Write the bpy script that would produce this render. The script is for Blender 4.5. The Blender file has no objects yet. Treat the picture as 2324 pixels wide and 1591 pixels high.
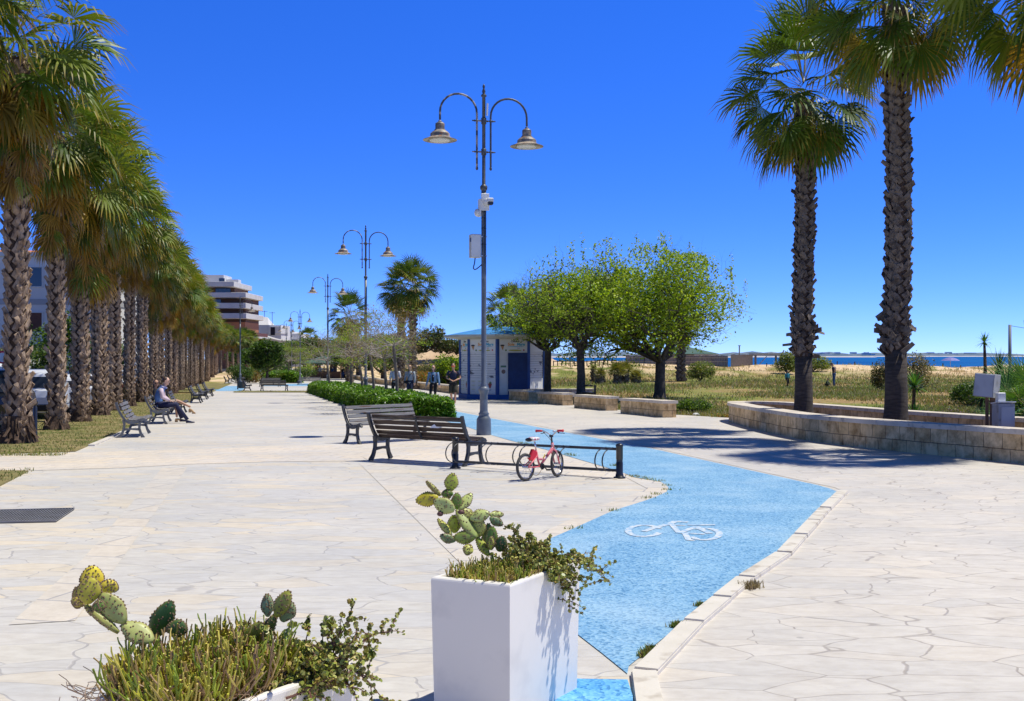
import bpy, bmesh, math, random
import numpy as np
from mathutils import Vector, Matrix, noise
R=math.radians; PI=math.pi
sc=bpy.context.scene; COL=sc.collection
# ---------------------------------------------------------------- camera, sky, sun, exposure
F=2450.0; HZ=806.0; EYE=1.65; SL=0.0135; FLAT=130.0
cam=bpy.data.cameras.new('camera'); co=bpy.data.objects.new('camera',cam); COL.objects.link(co)
co.location=(0,0,EYE); co.rotation_euler=(R(90),0,0)
cam.sensor_width=36; cam.lens=F/2324*36; cam.shift_y=(HZ-795.5)/2324; cam.clip_start=.05; cam.clip_end=30000
sc.camera=co
SUN=Vector((.44,.07,1)).normalized()
w=bpy.data.worlds.new('World'); sc.world=w; w.use_nodes=True
nt=w.node_tree; nt.nodes.clear()
out=nt.nodes.new('ShaderNodeOutputWorld'); bg=nt.nodes.new('ShaderNodeBackground')
sky=nt.nodes.new('ShaderNodeTexSky'); sky.sky_type='NISHITA'; sky.sun_disc=False
sky.sun_elevation=math.asin(SUN.z); sky.sun_rotation=math.atan2(SUN.x,SUN.y)
sky.air_density=1.0; sky.dust_density=0.0; sky.ozone_density=4.0; sky.altitude=0
tc=nt.nodes.new('ShaderNodeTexCoord'); sx=nt.nodes.new('ShaderNodeSeparateXYZ'); cx=nt.nodes.new('ShaderNodeCombineXYZ')
ma=nt.nodes.new('ShaderNodeMath'); ma.operation='MULTIPLY_ADD'; ma.inputs[1].default_value=1.9; ma.inputs[2].default_value=.045
gm=nt.nodes.new('ShaderNodeGamma'); gm.inputs[1].default_value=1.0
hs=nt.nodes.new('ShaderNodeHueSaturation'); hs.inputs['Saturation'].default_value=1.29
tn=nt.nodes.new('ShaderNodeMix'); tn.data_type='RGBA'; tn.blend_type='MULTIPLY'; tn.inputs[0].default_value=1; tn.inputs[7].default_value=(.74,.885,1.62,1)
L=nt.links.new
L(tc.outputs['Generated'],sx.inputs[0]); L(sx.outputs[0],cx.inputs[0]); L(sx.outputs[1],cx.inputs[1]); L(sx.outputs[2],ma.inputs[0]); L(ma.outputs[0],cx.inputs[2])
L(cx.outputs[0],sky.inputs[0]); L(sky.outputs[0],hs.inputs['Color']); L(hs.outputs[0],tn.inputs[6]); L(tn.outputs[2],gm.inputs[0]); 
rz_=nt.nodes.new('ShaderNodeValToRGB'); e_=rz_.color_ramp.elements; e_[0].position=.34; e_[0].color=(1,1,1,1); e_[1].position=.56; e_[1].color=(.60,.33,.17,1); L(sx.outputs[2],rz_.inputs[0])  # darkens and warms the unseen upper sky to cut the fill light
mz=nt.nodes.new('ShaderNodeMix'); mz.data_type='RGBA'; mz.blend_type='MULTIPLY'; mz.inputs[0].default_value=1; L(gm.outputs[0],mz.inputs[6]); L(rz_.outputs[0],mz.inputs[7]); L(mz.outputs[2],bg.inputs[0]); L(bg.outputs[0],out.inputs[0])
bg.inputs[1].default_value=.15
sl=bpy.data.lights.new('sun','SUN'); sl.energy=5.0; sl.angle=R(.53); sl.color=(1,.975,.885)
so=bpy.data.objects.new('sun',sl); COL.objects.link(so); so.rotation_euler=SUN.to_track_quat('Z','Y').to_euler(); so.location=(20,-20,60)
sc.view_settings.view_transform='Standard'; sc.view_settings.look='None'; sc.view_settings.gamma=1; sc.view_settings.use_curve_mapping=False
sc.view_settings.exposure=0.0
# ---------------------------------------------------------------- pixel / ground helpers (pixels of a 2324 wide picture)
def gz(y): return -SL*min(max(y,-20),FLAT)
def G(px,py,dz=0):
    d=(EYE-dz)/((py-HZ)/F-SL)
    if d>FLAT or d<0: d=(EYE-dz+SL*FLAT)*F/(py-HZ)
    return Vector(((px-1162)/F*d,d,gz(d)+dz))
def at(px,py,D): return Vector(((px-1162)/F*D,D,EYE-(py-HZ)/F*D))
def X(px,D): return (px-1162)/F*D
def zpy(py,D): return EYE-(py-HZ)/F*D
rnd=random.Random(7)
# ---------------------------------------------------------------- materials
def mat(name,c,c2=None,scale=4,rough=.7,bump=0,bscale=None,metal=0,spec=.5,detail=4,c3=None,s3=20,coord='Object',stretch=None,fac=(.35,.65)):
    m=bpy.data.materials.new(name); m.use_nodes=True; n=m.node_tree; b=n.nodes['Principled BSDF']; k=n.links.new
    b.inputs['Base Color'].default_value=(*c,1); b.inputs['Roughness'].default_value=rough; b.inputs['Metallic'].default_value=metal
    b.inputs['Specular IOR Level'].default_value=spec
    t=n.nodes.new('ShaderNodeTexCoord'); src=t.outputs[coord]
    if stretch:
        mp=n.nodes.new('ShaderNodeMapping'); mp.inputs['Scale'].default_value=stretch; k(src,mp.inputs[0]); src=mp.outputs[0]
    if c2:
        nz=n.nodes.new('ShaderNodeTexNoise'); nz.inputs['Scale'].default_value=scale; nz.inputs['Detail'].default_value=detail; k(src,nz.inputs['Vector'])
        rp=n.nodes.new('ShaderNodeValToRGB'); rp.color_ramp.elements[0].position=fac[0]; rp.color_ramp.elements[1].position=fac[1]
        rp.color_ramp.elements[0].color=(*c,1); rp.color_ramp.elements[1].color=(*c2,1); k(nz.outputs['Fac'],rp.inputs[0]); last=rp.outputs[0]
        if c3:
            n2=n.nodes.new('ShaderNodeTexNoise'); n2.inputs['Scale'].default_value=s3; n2.inputs['Detail'].default_value=5; k(src,n2.inputs['Vector'])
            r2=n.nodes.new('ShaderNodeValToRGB'); r2.color_ramp.elements[0].position=.55; r2.color_ramp.elements[1].position=.68; k(n2.outputs['Fac'],r2.inputs[0])
            mx=n.nodes.new('ShaderNodeMix'); mx.data_type='RGBA'; mx.inputs[7].default_value=(*c3,1); k(r2.outputs[0],mx.inputs[0]); k(last,mx.inputs[6]); last=mx.outputs[2]
        k(last,b.inputs['Base Color'])
    if bump:
        nb=n.nodes.new('ShaderNodeTexNoise'); nb.inputs['Scale'].default_value=bscale or scale*4; nb.inputs['Detail'].default_value=6; k(src,nb.inputs['Vector'])
        bp=n.nodes.new('ShaderNodeBump'); bp.inputs['Strength'].default_value=bump; bp.inputs['Distance'].default_value=.02; k(nb.outputs['Fac'],bp.inputs['Height']); k(bp.outputs[0],b.inputs['Normal'])
    return m
def foliage(name,rough=.45,trans=.3,tint=(1.0,1.15,.35),spec=.5):
    """leaf material: base colour from the mesh colour attribute Col"""
    m=bpy.data.materials.new(name); m.use_nodes=True; n=m.node_tree; b=n.nodes['Principled BSDF']; k=n.links.new
    a=n.nodes.new('ShaderNodeVertexColor'); a.layer_name='Col'
    k(a.outputs[0],b.inputs['Base Color']); b.inputs['Roughness'].default_value=rough; b.inputs['Specular IOR Level'].default_value=spec
    tr=n.nodes.new('ShaderNodeBsdfTranslucent'); mu=n.nodes.new('ShaderNodeMix'); mu.data_type='RGBA'; mu.blend_type='MULTIPLY'; mu.inputs[0].default_value=1; mu.inputs[7].default_value=(*tint,1)
    k(a.outputs[0],mu.inputs[6]); k(mu.outputs[2],tr.inputs[0])
    ms=n.nodes.new('ShaderNodeMixShader'); ms.inputs[0].default_value=trans; o=n.nodes['Material Output']
    k(b.outputs[0],ms.inputs[1]); k(tr.outputs[0],ms.inputs[2]); k(ms.outputs[0],o.inputs[0])
    return m
# ---------------------------------------------------------------- mesh builder
class MB:
    def __init__(s): s.V=[]; s.F=[]; s.M=[]; s.C=[]; s.n=0; s.col=None; s.m=0
    def add(s,V,Fc,col=None,m=None):
        V=np.asarray(V,float).reshape(-1,3); s.V.append(V)
        s.F+= [tuple(i+s.n for i in f) for f in Fc]; s.M+=[s.m if m is None else m]*len(Fc)
        c=col if col is not None else s.col
        if c is None: c=(.5,.5,.5)
        c=np.asarray(c,float)
        if c.ndim==1: c=np.tile(c[:3],(len(V),1))
        s.C.append(c); s.n+=len(V); return s
    def box(s,c,d,rz=0,rot=None,m=None,col=None,bev=0):
        x,y,z=[k/2 for k in d]; M3=rot if rot is not None else Matrix.Rotation(rz,3,'Z')
        if bev:
            b=bev; P=[]
            for sz in (-1,1):
                for sx,sy in((-1,-1),(1,-1),(1,1),(-1,1)):
                    P.append((sx*(x-b),sy*(y-b),sz*z))
            for zz in(-1,1):
                for sx,sy in((-1,-1),(1,-1),(1,1),(-1,1)): P.append((sx*x,sy*y,zz*(z-b)))
            Fc=[(3,2,1,0),(4,5,6,7)]+[(8+i,8+(i+1)%4,12+(i+1)%4,12+i) for i in range(4)]+[(i,(i+1)%4,8+(i+1)%4,8+i) for i in range(4)]+[(12+i,12+(i+1)%4,4+(i+1)%4,4+i) for i in range(4)]
        else:
            P=[(sx*x,sy*y,sz*z) for sz in(-1,1) for sx,sy in((-1,-1),(1,-1),(1,1),(-1,1))]
            Fc=[(3,2,1,0),(4,5,6,7)]+[(i,(i+1)%4,4+(i+1)%4,4+i) for i in range(4)]
        return s.add([M3@Vector(p)+Vector(c) for p in P],Fc,col,m)
    def tube(s,P,r,seg=8,m=None,col=None,cap=True,flat=None):
        P=[Vector(p) for p in P]; n=len(P)
        if not hasattr(r,'__len__'): r=[r]*n
        T=[(P[min(i+1,n-1)]-P[max(i-1,0)]).normalized() for i in range(n)]
        u=T[0].orthogonal().normalized(); V=[]
        if flat is not None:
            u=Vector(flat); u=(u-T[0]*u.dot(T[0])).normalized()
        for i in range(n):
            u=(u-T[i]*u.dot(T[i])); u=u.normalized() if u.length>1e-6 else T[i].orthogonal().normalized()
            v=T[i].cross(u); ra,rb=(r[i],r[i]) if not hasattr(r[i],'__len__') else r[i]
            for j in range(seg):
                a=2*PI*j/seg; V.append(P[i]+u*math.cos(a)*ra+v*math.sin(a)*rb)
        Fc=[(i*seg+j,i*seg+(j+1)%seg,(i+1)*seg+(j+1)%seg,(i+1)*seg+j) for i in range(n-1) for j in range(seg)]
        if cap: Fc+=[tuple(range(seg-1,-1,-1)),tuple((n-1)*seg+j for j in range(seg))]
        return s.add(V,Fc,col,m)
    def lathe(s,prof,c=(0,0,0),seg=20,m=None,col=None,M3=None,jit=None):
        V=[]; n=len(prof)
        for r,z in prof:
            for j in range(seg):
                a=2*PI*j/seg; rr=r*(1+(jit(a,z) if jit else 0)); p=Vector((rr*math.cos(a),rr*math.sin(a),z))
                if M3: p=M3@p
                V.append(p+Vector(c))
        Fc=[(i*seg+j,i*seg+(j+1)%seg,(i+1)*seg+(j+1)%seg,(i+1)*seg+j) for i in range(n-1) for j in range(seg)]
        Fc+=[tuple(range(seg-1,-1,-1)),tuple((n-1)*seg+j for j in range(seg))]
        return s.add(V,Fc,col,m)
    def prism(s,poly,z0,z1,m=None,col=None,zf=None,X3=None):
        n=len(poly); V=[]
        for zz in(z0,z1):
            for p in poly:
                q=Vector((p[0],p[1],zz+(zf(p[0],p[1]) if zf else 0)))
                if X3 is not None: q=X3@q
                V.append(q)
        Fc=[tuple(range(n-1,-1,-1)),tuple(range(n,2*n))]+[(i,(i+1)%n,n+(i+1)%n,n+i) for i in range(n)]
        return s.add(V,Fc,col,m)
    def ell(s,c,r,seg=10,rings=7,M3=None,m=None,col=None,nz=0):
        V=[];
        for i in range(1,rings):
            t=PI*i/rings
            for j in range(seg):
                a=2*PI*j/seg; p=Vector((r[0]*math.sin(t)*math.cos(a),r[1]*math.sin(t)*math.sin(a),-r[2]*math.cos(t)))
                if nz: p*=1+nz*noise.noise(Vector(c)*3+p*4)
                if M3: p=M3@p
                V.append(p+Vector(c))
        b=Vector((0,0,-r[2])); t_=Vector((0,0,r[2]))
        if M3: b=M3@b; t_=M3@t_
        V+= [b+Vector(c),t_+Vector(c)]; k=(rings-1)*seg
        Fc=[(i*seg+j,i*seg+(j+1)%seg,(i+1)*seg+(j+1)%seg,(i+1)*seg+j) for i in range(rings-2) for j in range(seg)]
        Fc+=[(k,(j+1)%seg,j) for j in range(seg)]+[(k+1,(rings-2)*seg+j,(rings-2)*seg+(j+1)%seg) for j in range(seg)]
        return s.add(V,Fc,col,m)
    def quads(s,Q,col,m=None):
        """Q: (n,4,3) array, col (n,3)"""
        Q=np.asarray(Q); n=len(Q); base=np.arange(n*4).reshape(n,4)
        return s.add(Q.reshape(-1,3),[tuple(r) for r in base.tolist()],np.repeat(col,4,axis=0),m)
    def data(s):
        return np.concatenate(s.V) if s.V else np.zeros((0,3)), s.F, np.concatenate(s.C)
    def mesh(s,name,mats,smooth=False,col=False):
        me=bpy.data.meshes.new(name); V,Fc,C=s.data()
        ln=np.array([len(f) for f in Fc],dtype=np.int32); idx=np.fromiter((i for f in Fc for i in f),dtype=np.int32,count=int(ln.sum()))
        me.vertices.add(len(V)); me.vertices.foreach_set('co',V.astype(np.float32).ravel())
        me.loops.add(len(idx)); me.loops.foreach_set('vertex_index',idx)
        me.polygons.add(len(Fc)); me.polygons.foreach_set('loop_start',np.concatenate(([0],np.cumsum(ln)[:-1])).astype(np.int32))
        me.polygons.foreach_set('loop_total',ln)
        me.polygons.foreach_set('material_index',np.array(s.M,dtype=np.int32))
        me.polygons.foreach_set('use_smooth',np.full(len(Fc),bool(smooth)))
        for k in (mats if isinstance(mats,(list,tuple)) else [mats]): me.materials.append(k)
        if col:
            ca=me.color_attributes.new('Col','FLOAT_COLOR','POINT'); ca.data.foreach_set('color',np.concatenate([C,np.ones((len(C),1))],axis=1).astype(np.float32).ravel())
        me.update(calc_edges=True); me.validate(); return me
    def build(s,name,mats,parent=None,smooth=False,col=False,loc=None,rz=0):
        o=bpy.data.objects.new(name,s.mesh(name,mats,smooth,col)); COL.objects.link(o)
        if parent: o.parent=parent
        if loc is not None: o.location=loc
        if rz: o.rotation_euler=(0,0,rz)
        return o
def link(me,name,parent=None,loc=None,rot=None,scale=None):
    o=bpy.data.objects.new(name,me); COL.objects.link(o)
    if parent: o.parent=parent
    if loc is not None: o.location=loc
    if rot is not None: o.rotation_euler=rot
    if scale is not None: o.scale=scale
    return o
def tag(o,label,cat,group=None):
    o['label']=label; o['category']=cat
    if group: o['group']=group
    return o
def struct(o): o['kind']='structure'; return o
def thing(name,label,cat,loc=(0,0,0),rz=0,group=None,scale=None):
    o=bpy.data.objects.new(name,None); COL.objects.link(o); o.location=loc; o.rotation_euler=(0,0,rz); o.empty_display_size=.2
    if scale: o.scale=(scale,)*3 if not hasattr(scale,'__len__') else scale
    return tag(o,label,cat,group)
def dup(root,loc,rz,label,group=None,scale=None):
    r=root.copy(); COL.objects.link(r); r.location=loc; r.rotation_euler=(0,0,rz); r['label']=label
    if group: r['group']=group
    if scale: r.scale=(scale,)*3 if not hasattr(scale,'__len__') else scale
    for ch in list(root.children):
        c=ch.copy(); COL.objects.link(c); c.parent=r
        for g in list(ch.children):
            d=g.copy(); COL.objects.link(d); d.parent=c
    return r
def catmull(P,k=6):
    P=[Vector(p) for p in P]; Q=[P[0]*2-P[1]]+P+[P[-1]*2-P[-2]]; o=[]
    for i in range(1,len(Q)-2):
        for j in range(k):
            t=j/k; a,b,c,d=Q[i-1],Q[i],Q[i+1],Q[i+2]
            o.append(.5*((2*b)+(c-a)*t+(2*a-5*b+4*c-d)*t*t+(3*b-a-3*c+d)*t**3))
    o.append(P[-1]); return o
def offs(P,d):
    """offset an open 2-D polyline by d to its left"""
    o=[]; n=len(P)
    for i in range(n):
        a=Vector(P[max(i-1,0)][:2]); b=Vector(P[min(i+1,n-1)][:2]); t=(b-a).normalized(); o.append((P[i][0]-t.y*d,P[i][1]+t.x*d))
    return o
# ---------------------------------------------------------------- setting: terrain, paving, path, sea
def sstep(a,b,x): t=min(max((x-a)/(b-a),0),1); return t*t*(3-2*t)
FE=[(13.6,12),(12.6,18),(11.6,22),(10.4,26.5),(9.9,30),(9.0,34.6),(7.3,35.9),(5.8,38.6),(4.95,39.6),(3.6,45.5),(2.2,51.5),(.95,56.8),(1.9,60.5),(1.3,63.5),(-1.2,65),(-3.0,71),(-10.4,103),(-18.2,137),(-24.3,159),(-36,210)]
def fex(y):
    for (xa,ya),(xb,yb) in zip(FE,FE[1:]):
        if ya<=y<=yb: return xa+(xb-xa)*(y-ya)/(yb-ya)
    return FE[0][0]+(12-y)*.3 if y<12 else FE[-1][0]-.23*(y-210)
def field_z(x,y):
    xs=[0,37,60,80,98,108,120,130,142,160,185,260,2000]; zs=[-.3,-.5,-.62,-.7,-.62,-.15,.32,.38,-.3,-2.2,-4.3,-8,-30]
    z=np.interp(y,xs,zs)
    n=noise.noise(Vector((x*.05,y*.06,3)));n2=noise.noise(Vector((x*.22,y*.22,8)))
    amp=sstep(90,118,y)*(1-sstep(150,170,y))
    return z+amp*(n*.7+n2*.28)+.05*n2
def terrain(x,y):
    g=gz(y); d=x-fex(y)
    if d<=0: return g-.02
    k=sstep(0,9,d)
    if x<0: k*=1-sstep(0,40,-x-y*.04) if y>80 else 1
    return (g-.02)*(1-k)+field_z(x,y)*k
def axis(segs):
    o=[segs[0][0]]
    for a,b,s in segs:
        n=max(1,int(round((b-a)/s))); o+= [a+(b-a)*(i+1)/n for i in range(n)]
    return o
xs=axis([(-900,-300,60),(-300,-80,15),(-80,-20,4),(-20,30,1.0),(30,90,2),(90,200,6),(200,900,50)])
ys=axis([(-30,10,5),(10,45,1),(45,150,1.6),(150,230,4),(230,800,40)])
V=[(x,y,terrain(x,y)) for y in ys for x in xs]; nx=len(xs)
Fc=[(j*nx+i,j*nx+i+1,(j+1)*nx+i+1,(j+1)*nx+i) for j in range(len(ys)-1) for i in range(nx-1)]
# field material: dry grass, green patches, sand on the dunes
def field_mat():
    m=bpy.data.materials.new('dry_field'); m.use_nodes=True; n=m.node_tree; b=n.nodes['Principled BSDF']; k=n.links.new; b.inputs['Roughness'].default_value=.95; b.inputs['Specular IOR Level'].default_value=.1
    t=n.nodes.new('ShaderNodeTexCoord')
    def nz(s,d=5,st=None):
        q=n.nodes.new('ShaderNodeTexNoise'); q.inputs['Scale'].default_value=s; q.inputs['Detail'].default_value=d
        if st:
            mp=n.nodes.new('ShaderNodeMapping'); mp.inputs['Scale'].default_value=st; k(t.outputs['Object'],mp.inputs[0]); k(mp.outputs[0],q.inputs['Vector'])
        else: k(t.outputs['Object'],q.inputs['Vector'])
        return q.outputs['Fac']
    def ramp(src,els):
        r=n.nodes.new('ShaderNodeValToRGB'); e=r.color_ramp.elements
        while len(e)<len(els): e.new(.5)
        for q,(p,c) in zip(e,els): q.position=p; q.color=(*c,1)
        k(src,r.inputs[0]); return r.outputs[0]
    g=ramp(nz(.16,6,(1,.55,1)),[(.36,(.15,.20,.04)),(.48,(.25,.26,.08)),(.58,(.36,.26,.13)),(.70,(.42,.30,.17))])
    g2=ramp(nz(6,4),[(.35,(.55,.5,.4)),(.65,(1.25,1.2,1.1))])
    mu=n.nodes.new('ShaderNodeMix'); mu.data_type='RGBA'; mu.blend_type='MULTIPLY'; mu.inputs[0].default_value=1; k(g,mu.inputs[6]); k(g2,mu.inputs[7])
    s=ramp(nz(1.2,5),[(.4,(.60,.43,.25)),(.6,(.74,.56,.36))])
    sp=n.nodes.new('ShaderNodeSeparateXYZ'); k(t.outputs['Object'],sp.inputs[0])
    a=n.nodes.new('ShaderNodeMapRange'); a.inputs[1].default_value=98; a.inputs[2].default_value=112; k(sp.outputs[1],a.inputs[0])
    nn=ramp(nz(.3,6,(1,.5,1)),[(.44,(0,0,0)),(.52,(1,1,1))])
    ml=n.nodes.new('ShaderNodeMath'); ml.operation='MULTIPLY'; k(a.outputs[0],ml.inputs[0]); k(nn,ml.inputs[1])
    mx=n.nodes.new('ShaderNodeMix'); mx.data_type='RGBA'; k(ml.outputs[0],mx.inputs[0]); k(mu.outputs[2],mx.inputs[6]); k(s,mx.inputs[7]); k(mx.outputs[2],b.inputs['Base Color'])
    bp=n.nodes.new('ShaderNodeBump'); bp.inputs['Strength'].default_value=.8; bp.inputs['Distance'].default_value=.08; k(nz(9,5),bp.inputs['Height']); k(bp.outputs[0],b.inputs['Normal'])
    return m
fieldM=field_mat()
g=MB(); g.add(V,Fc); struct(g.build('ground',fieldM,smooth=True))
# sea
def sea_mat():
    m=mat('sea_water',(.0,.075,.28),(.0,.115,.35),scale=.02,rough=.6,stretch=(.3,1,1),spec=.12); n=m.node_tree
    b=n.nodes['Principled BSDF']; t=n.nodes.new('ShaderNodeTexCoord'); q=n.nodes.new('ShaderNodeTexNoise'); q.inputs['Scale'].default_value=.5; q.inputs['Detail'].default_value=6; n.links.new(t.outputs['Object'],q.inputs['Vector'])
    bp=n.nodes.new('ShaderNodeBump'); bp.inputs['Strength'].default_value=1; bp.inputs['Distance'].default_value=.5; n.links.new(q.outputs['Fac'],bp.inputs['Height']); n.links.new(bp.outputs[0],b.inputs['Normal']); return m
s=MB(); s.add([(3.5,150,-3.4),(9000,150,-3.4),(9000,18000,-3.4),(420,18000,-3.4)],[(0,1,2,3)]); struct(s.build('sea',sea_mat()))
# paving materials
def paving_mat(name,sc1,cA,cB,cC,joint,jw=.018,st=(1,1.5,1),warp=.25,var=1.0,brick=None,rz=0):
    m=bpy.data.materials.new(name); m.use_nodes=True; n=m.node_tree; b=n.nodes['Principled BSDF']; k=n.links.new; b.inputs['Roughness'].default_value=.6; b.inputs['Specular IOR Level'].default_value=.35
    t=n.nodes.new('ShaderNodeTexCoord'); mp=n.nodes.new('ShaderNodeMapping'); mp.inputs['Scale'].default_value=st; mp.inputs['Rotation'].default_value=(0,0,rz); k(t.outputs['Object'],mp.inputs[0])
    wn=n.nodes.new('ShaderNodeTexNoise'); wn.inputs['Scale'].default_value=.9; wn.inputs['Detail'].default_value=3; k(mp.outputs[0],wn.inputs['Vector'])
    va=n.nodes.new('ShaderNodeVectorMath'); va.operation='MULTIPLY_ADD'; va.inputs[1].default_value=(warp,)*3; k(wn.outputs['Color'],va.inputs[0]); k(mp.outputs[0],va.inputs[2])
    if brick:
        br=n.nodes.new('ShaderNodeTexBrick'); br.inputs['Scale'].default_value=1; br.inputs['Brick Width'].default_value=brick[0]; br.inputs['Row Height'].default_value=brick[1]; br.inputs['Mortar Size'].default_value=jw*.45
        br.inputs['Color1'].default_value=(*cA,1); br.inputs['Color2'].default_value=(*cB,1); br.inputs['Mortar'].default_value=(*joint,1); br.inputs['Bias'].default_value=-.1; br.inputs['Mortar Smooth'].default_value=.3
        k(mp.outputs[0],br.inputs['Vector']); base=br.outputs['Color']; jf=br.outputs['Fac']
    else:
        v=n.nodes.new('ShaderNodeTexVoronoi'); v.inputs['Scale'].default_value=sc1; k(va.outputs[0],v.inputs['Vector'])
        e=n.nodes.new('ShaderNodeTexVoronoi'); e.feature='DISTANCE_TO_EDGE'; e.inputs['Scale'].default_value=sc1; k(va.outputs[0],e.inputs['Vector'])
        sp=n.nodes.new('ShaderNodeSeparateColor'); k(v.outputs['Color'],sp.inputs[0])
        r=n.nodes.new('ShaderNodeValToRGB'); E=r.color_ramp.elements; E.new(.5); E[0].color=(*cA,1); E[1].color=(*cB,1); E[1].position=.5; E[2].color=(*cC,1); E[2].position=1; k(sp.outputs[0],r.inputs[0])
        jn=n.nodes.new('ShaderNodeTexNoise'); jn.inputs['Scale'].default_value=1.1; jn.inputs['Detail'].default_value=4; k(t.outputs['Object'],jn.inputs['Vector'])
        jr=n.nodes.new('ShaderNodeMapRange'); jr.inputs[1].default_value=.35; jr.inputs[2].default_value=.7; jr.inputs[3].default_value=jw*.7; jr.inputs[4].default_value=jw*2.2; k(jn.outputs['Fac'],jr.inputs[0])
        ls=n.nodes.new('ShaderNodeMath'); ls.operation='DIVIDE'; k(e.outputs['Distance'],ls.inputs[0]); k(jr.outputs[0],ls.inputs[1])
        cl=n.nodes.new('ShaderNodeMapRange'); cl.inputs[1].default_value=.4; cl.inputs[2].default_value=1.2; cl.inputs[3].default_value=1; cl.inputs[4].default_value=0; k(ls.outputs[0],cl.inputs[0])
        mx=n.nodes.new('ShaderNodeMix'); mx.data_type='RGBA'; mx.inputs[7].default_value=(*joint,1); k(cl.outputs[0],mx.inputs[0]); k(r.outputs[0],mx.inputs[6]); base=mx.outputs[2]; jf=cl.outputs[0]
    # broad soiling + fine grain
    a=n.nodes.new('ShaderNodeTexNoise'); a.inputs['Scale'].default_value=.35; a.inputs['Detail'].default_value=8; a.inputs['Roughness'].default_value=.65; k(t.outputs['Object'],a.inputs['Vector'])
    ar=n.nodes.new('ShaderNodeValToRGB'); ar.color_ramp.elements[0].position=.33; ar.color_ramp.elements[0].color=(.86,.86,.875,1); ar.color_ramp.elements[1].position=.62; ar.color_ramp.elements[1].color=(1.04,1.01,.98,1); k(a.outputs['Fac'],ar.inputs[0])
    m1=n.nodes.new('ShaderNodeMix'); m1.data_type='RGBA'; m1.blend_type='MULTIPLY'; m1.inputs[0].default_value=1; k(base,m1.inputs[6]); k(ar.outputs[0],m1.inputs[7])
    f=n.nodes.new('ShaderNodeTexNoise'); f.inputs['Scale'].default_value=9; f.inputs['Detail'].default_value=8; f.inputs['Roughness'].default_value=.7; k(mp.outputs[0],f.inputs['Vector'])
    fr=n.nodes.new('ShaderNodeValToRGB'); fr.color_ramp.elements[0].position=.3; fr.color_ramp.elements[0].color=(.86,.84,.82,1); fr.color_ramp.elements[1].position=.6; fr.color_ramp.elements[1].color=(1.03,1.03,1.03,1); k(f.outputs['Fac'],fr.inputs[0])
    m2=n.nodes.new('ShaderNodeMix'); m2.data_type='RGBA'; m2.blend_type='MULTIPLY'; m2.inputs[0].default_value=1; k(m1.outputs[2],m2.inputs[6]); k(fr.outputs[0],m2.inputs[7])
    # dark chewing-gum spots
    sv=n.nodes.new('ShaderNodeTexVoronoi'); sv.inputs['Scale'].default_value=2.3; k(t.outputs['Object'],sv.inputs['Vector'])
    ss=n.nodes.new('ShaderNodeSeparateColor'); k(sv.outputs['Color'],ss.inputs[0]); gt=n.nodes.new('ShaderNodeMath'); gt.operation='GREATER_THAN'; gt.inputs[1].default_value=.72; k(ss.outputs[1],gt.inputs[0])
    lt=n.nodes.new('ShaderNodeMapRange'); lt.inputs[1].default_value=.045; lt.inputs[2].default_value=.06; lt.inputs[3].default_value=.4; lt.inputs[4].default_value=0; k(sv.outputs['Distance'],lt.inputs[0])
    ml=n.nodes.new('ShaderNodeMath'); ml.operation='MULTIPLY'; k(gt.outputs[0],ml.inputs[0]); k(lt.outputs[0],ml.inputs[1])
    m3=n.nodes.new('ShaderNodeMix'); m3.data_type='RGBA'; m3.inputs[7].default_value=(.2,.19,.18,1); k(ml.outputs[0],m3.inputs[0]); k(m2.outputs[2],m3.inputs[6]); k(m3.outputs[2],b.inputs['Base Color'])
    bp=n.nodes.new('ShaderNodeBump'); bp.inputs['Strength'].default_value=.35; bp.inputs['Distance'].default_value=.01; bp.invert=True; k(jf,bp.inputs['Height']); k(bp.outputs[0],b.inputs['Normal'])
    return m
CR=(.62,.59,.53); GR=(.565,.55,.525); OC=(.66,.59,.475)
pavM=paving_mat('crazy_paving',2.5,CR,GR,OC,(.45,.43,.41),jw=.0105,st=(.65,1.5,1),warp=.4)
pavR=paving_mat('crazy_paving_seaward',2.4,(.645,.605,.545),(.59,.56,.515),(.67,.615,.535),(.42,.38,.34),jw=.0105,st=(.7,1.5,1),warp=.4)
slabM=paving_mat('slab_paving',1,(.66,.61,.54),(.71,.62,.49),CR,(.44,.42,.41),jw=.025,brick=(.62,.42),rz=R(13.5),st=(1,1,1))
bandM=paving_mat('slab_band',1,(.61,.58,.53),(.67,.60,.50),CR,(.42,.40,.39),jw=.03,brick=(1.1,.55),rz=R(13.5),st=(1,1,1))
def clipy(poly,c,up):
    o=[]; n=len(poly)
    for i in range(n):
        a=poly[i]; b=poly[(i+1)%n]; ia=(a[1]>=c)==up or a[1]==c; ib=(b[1]>=c)==up or b[1]==c
        if ia: o.append(a)
        if ia!=ib:
            t=(c-a[1])/(b[1]-a[1]); o.append((a[0]+(b[0]-a[0])*t,c))
    return o
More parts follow.
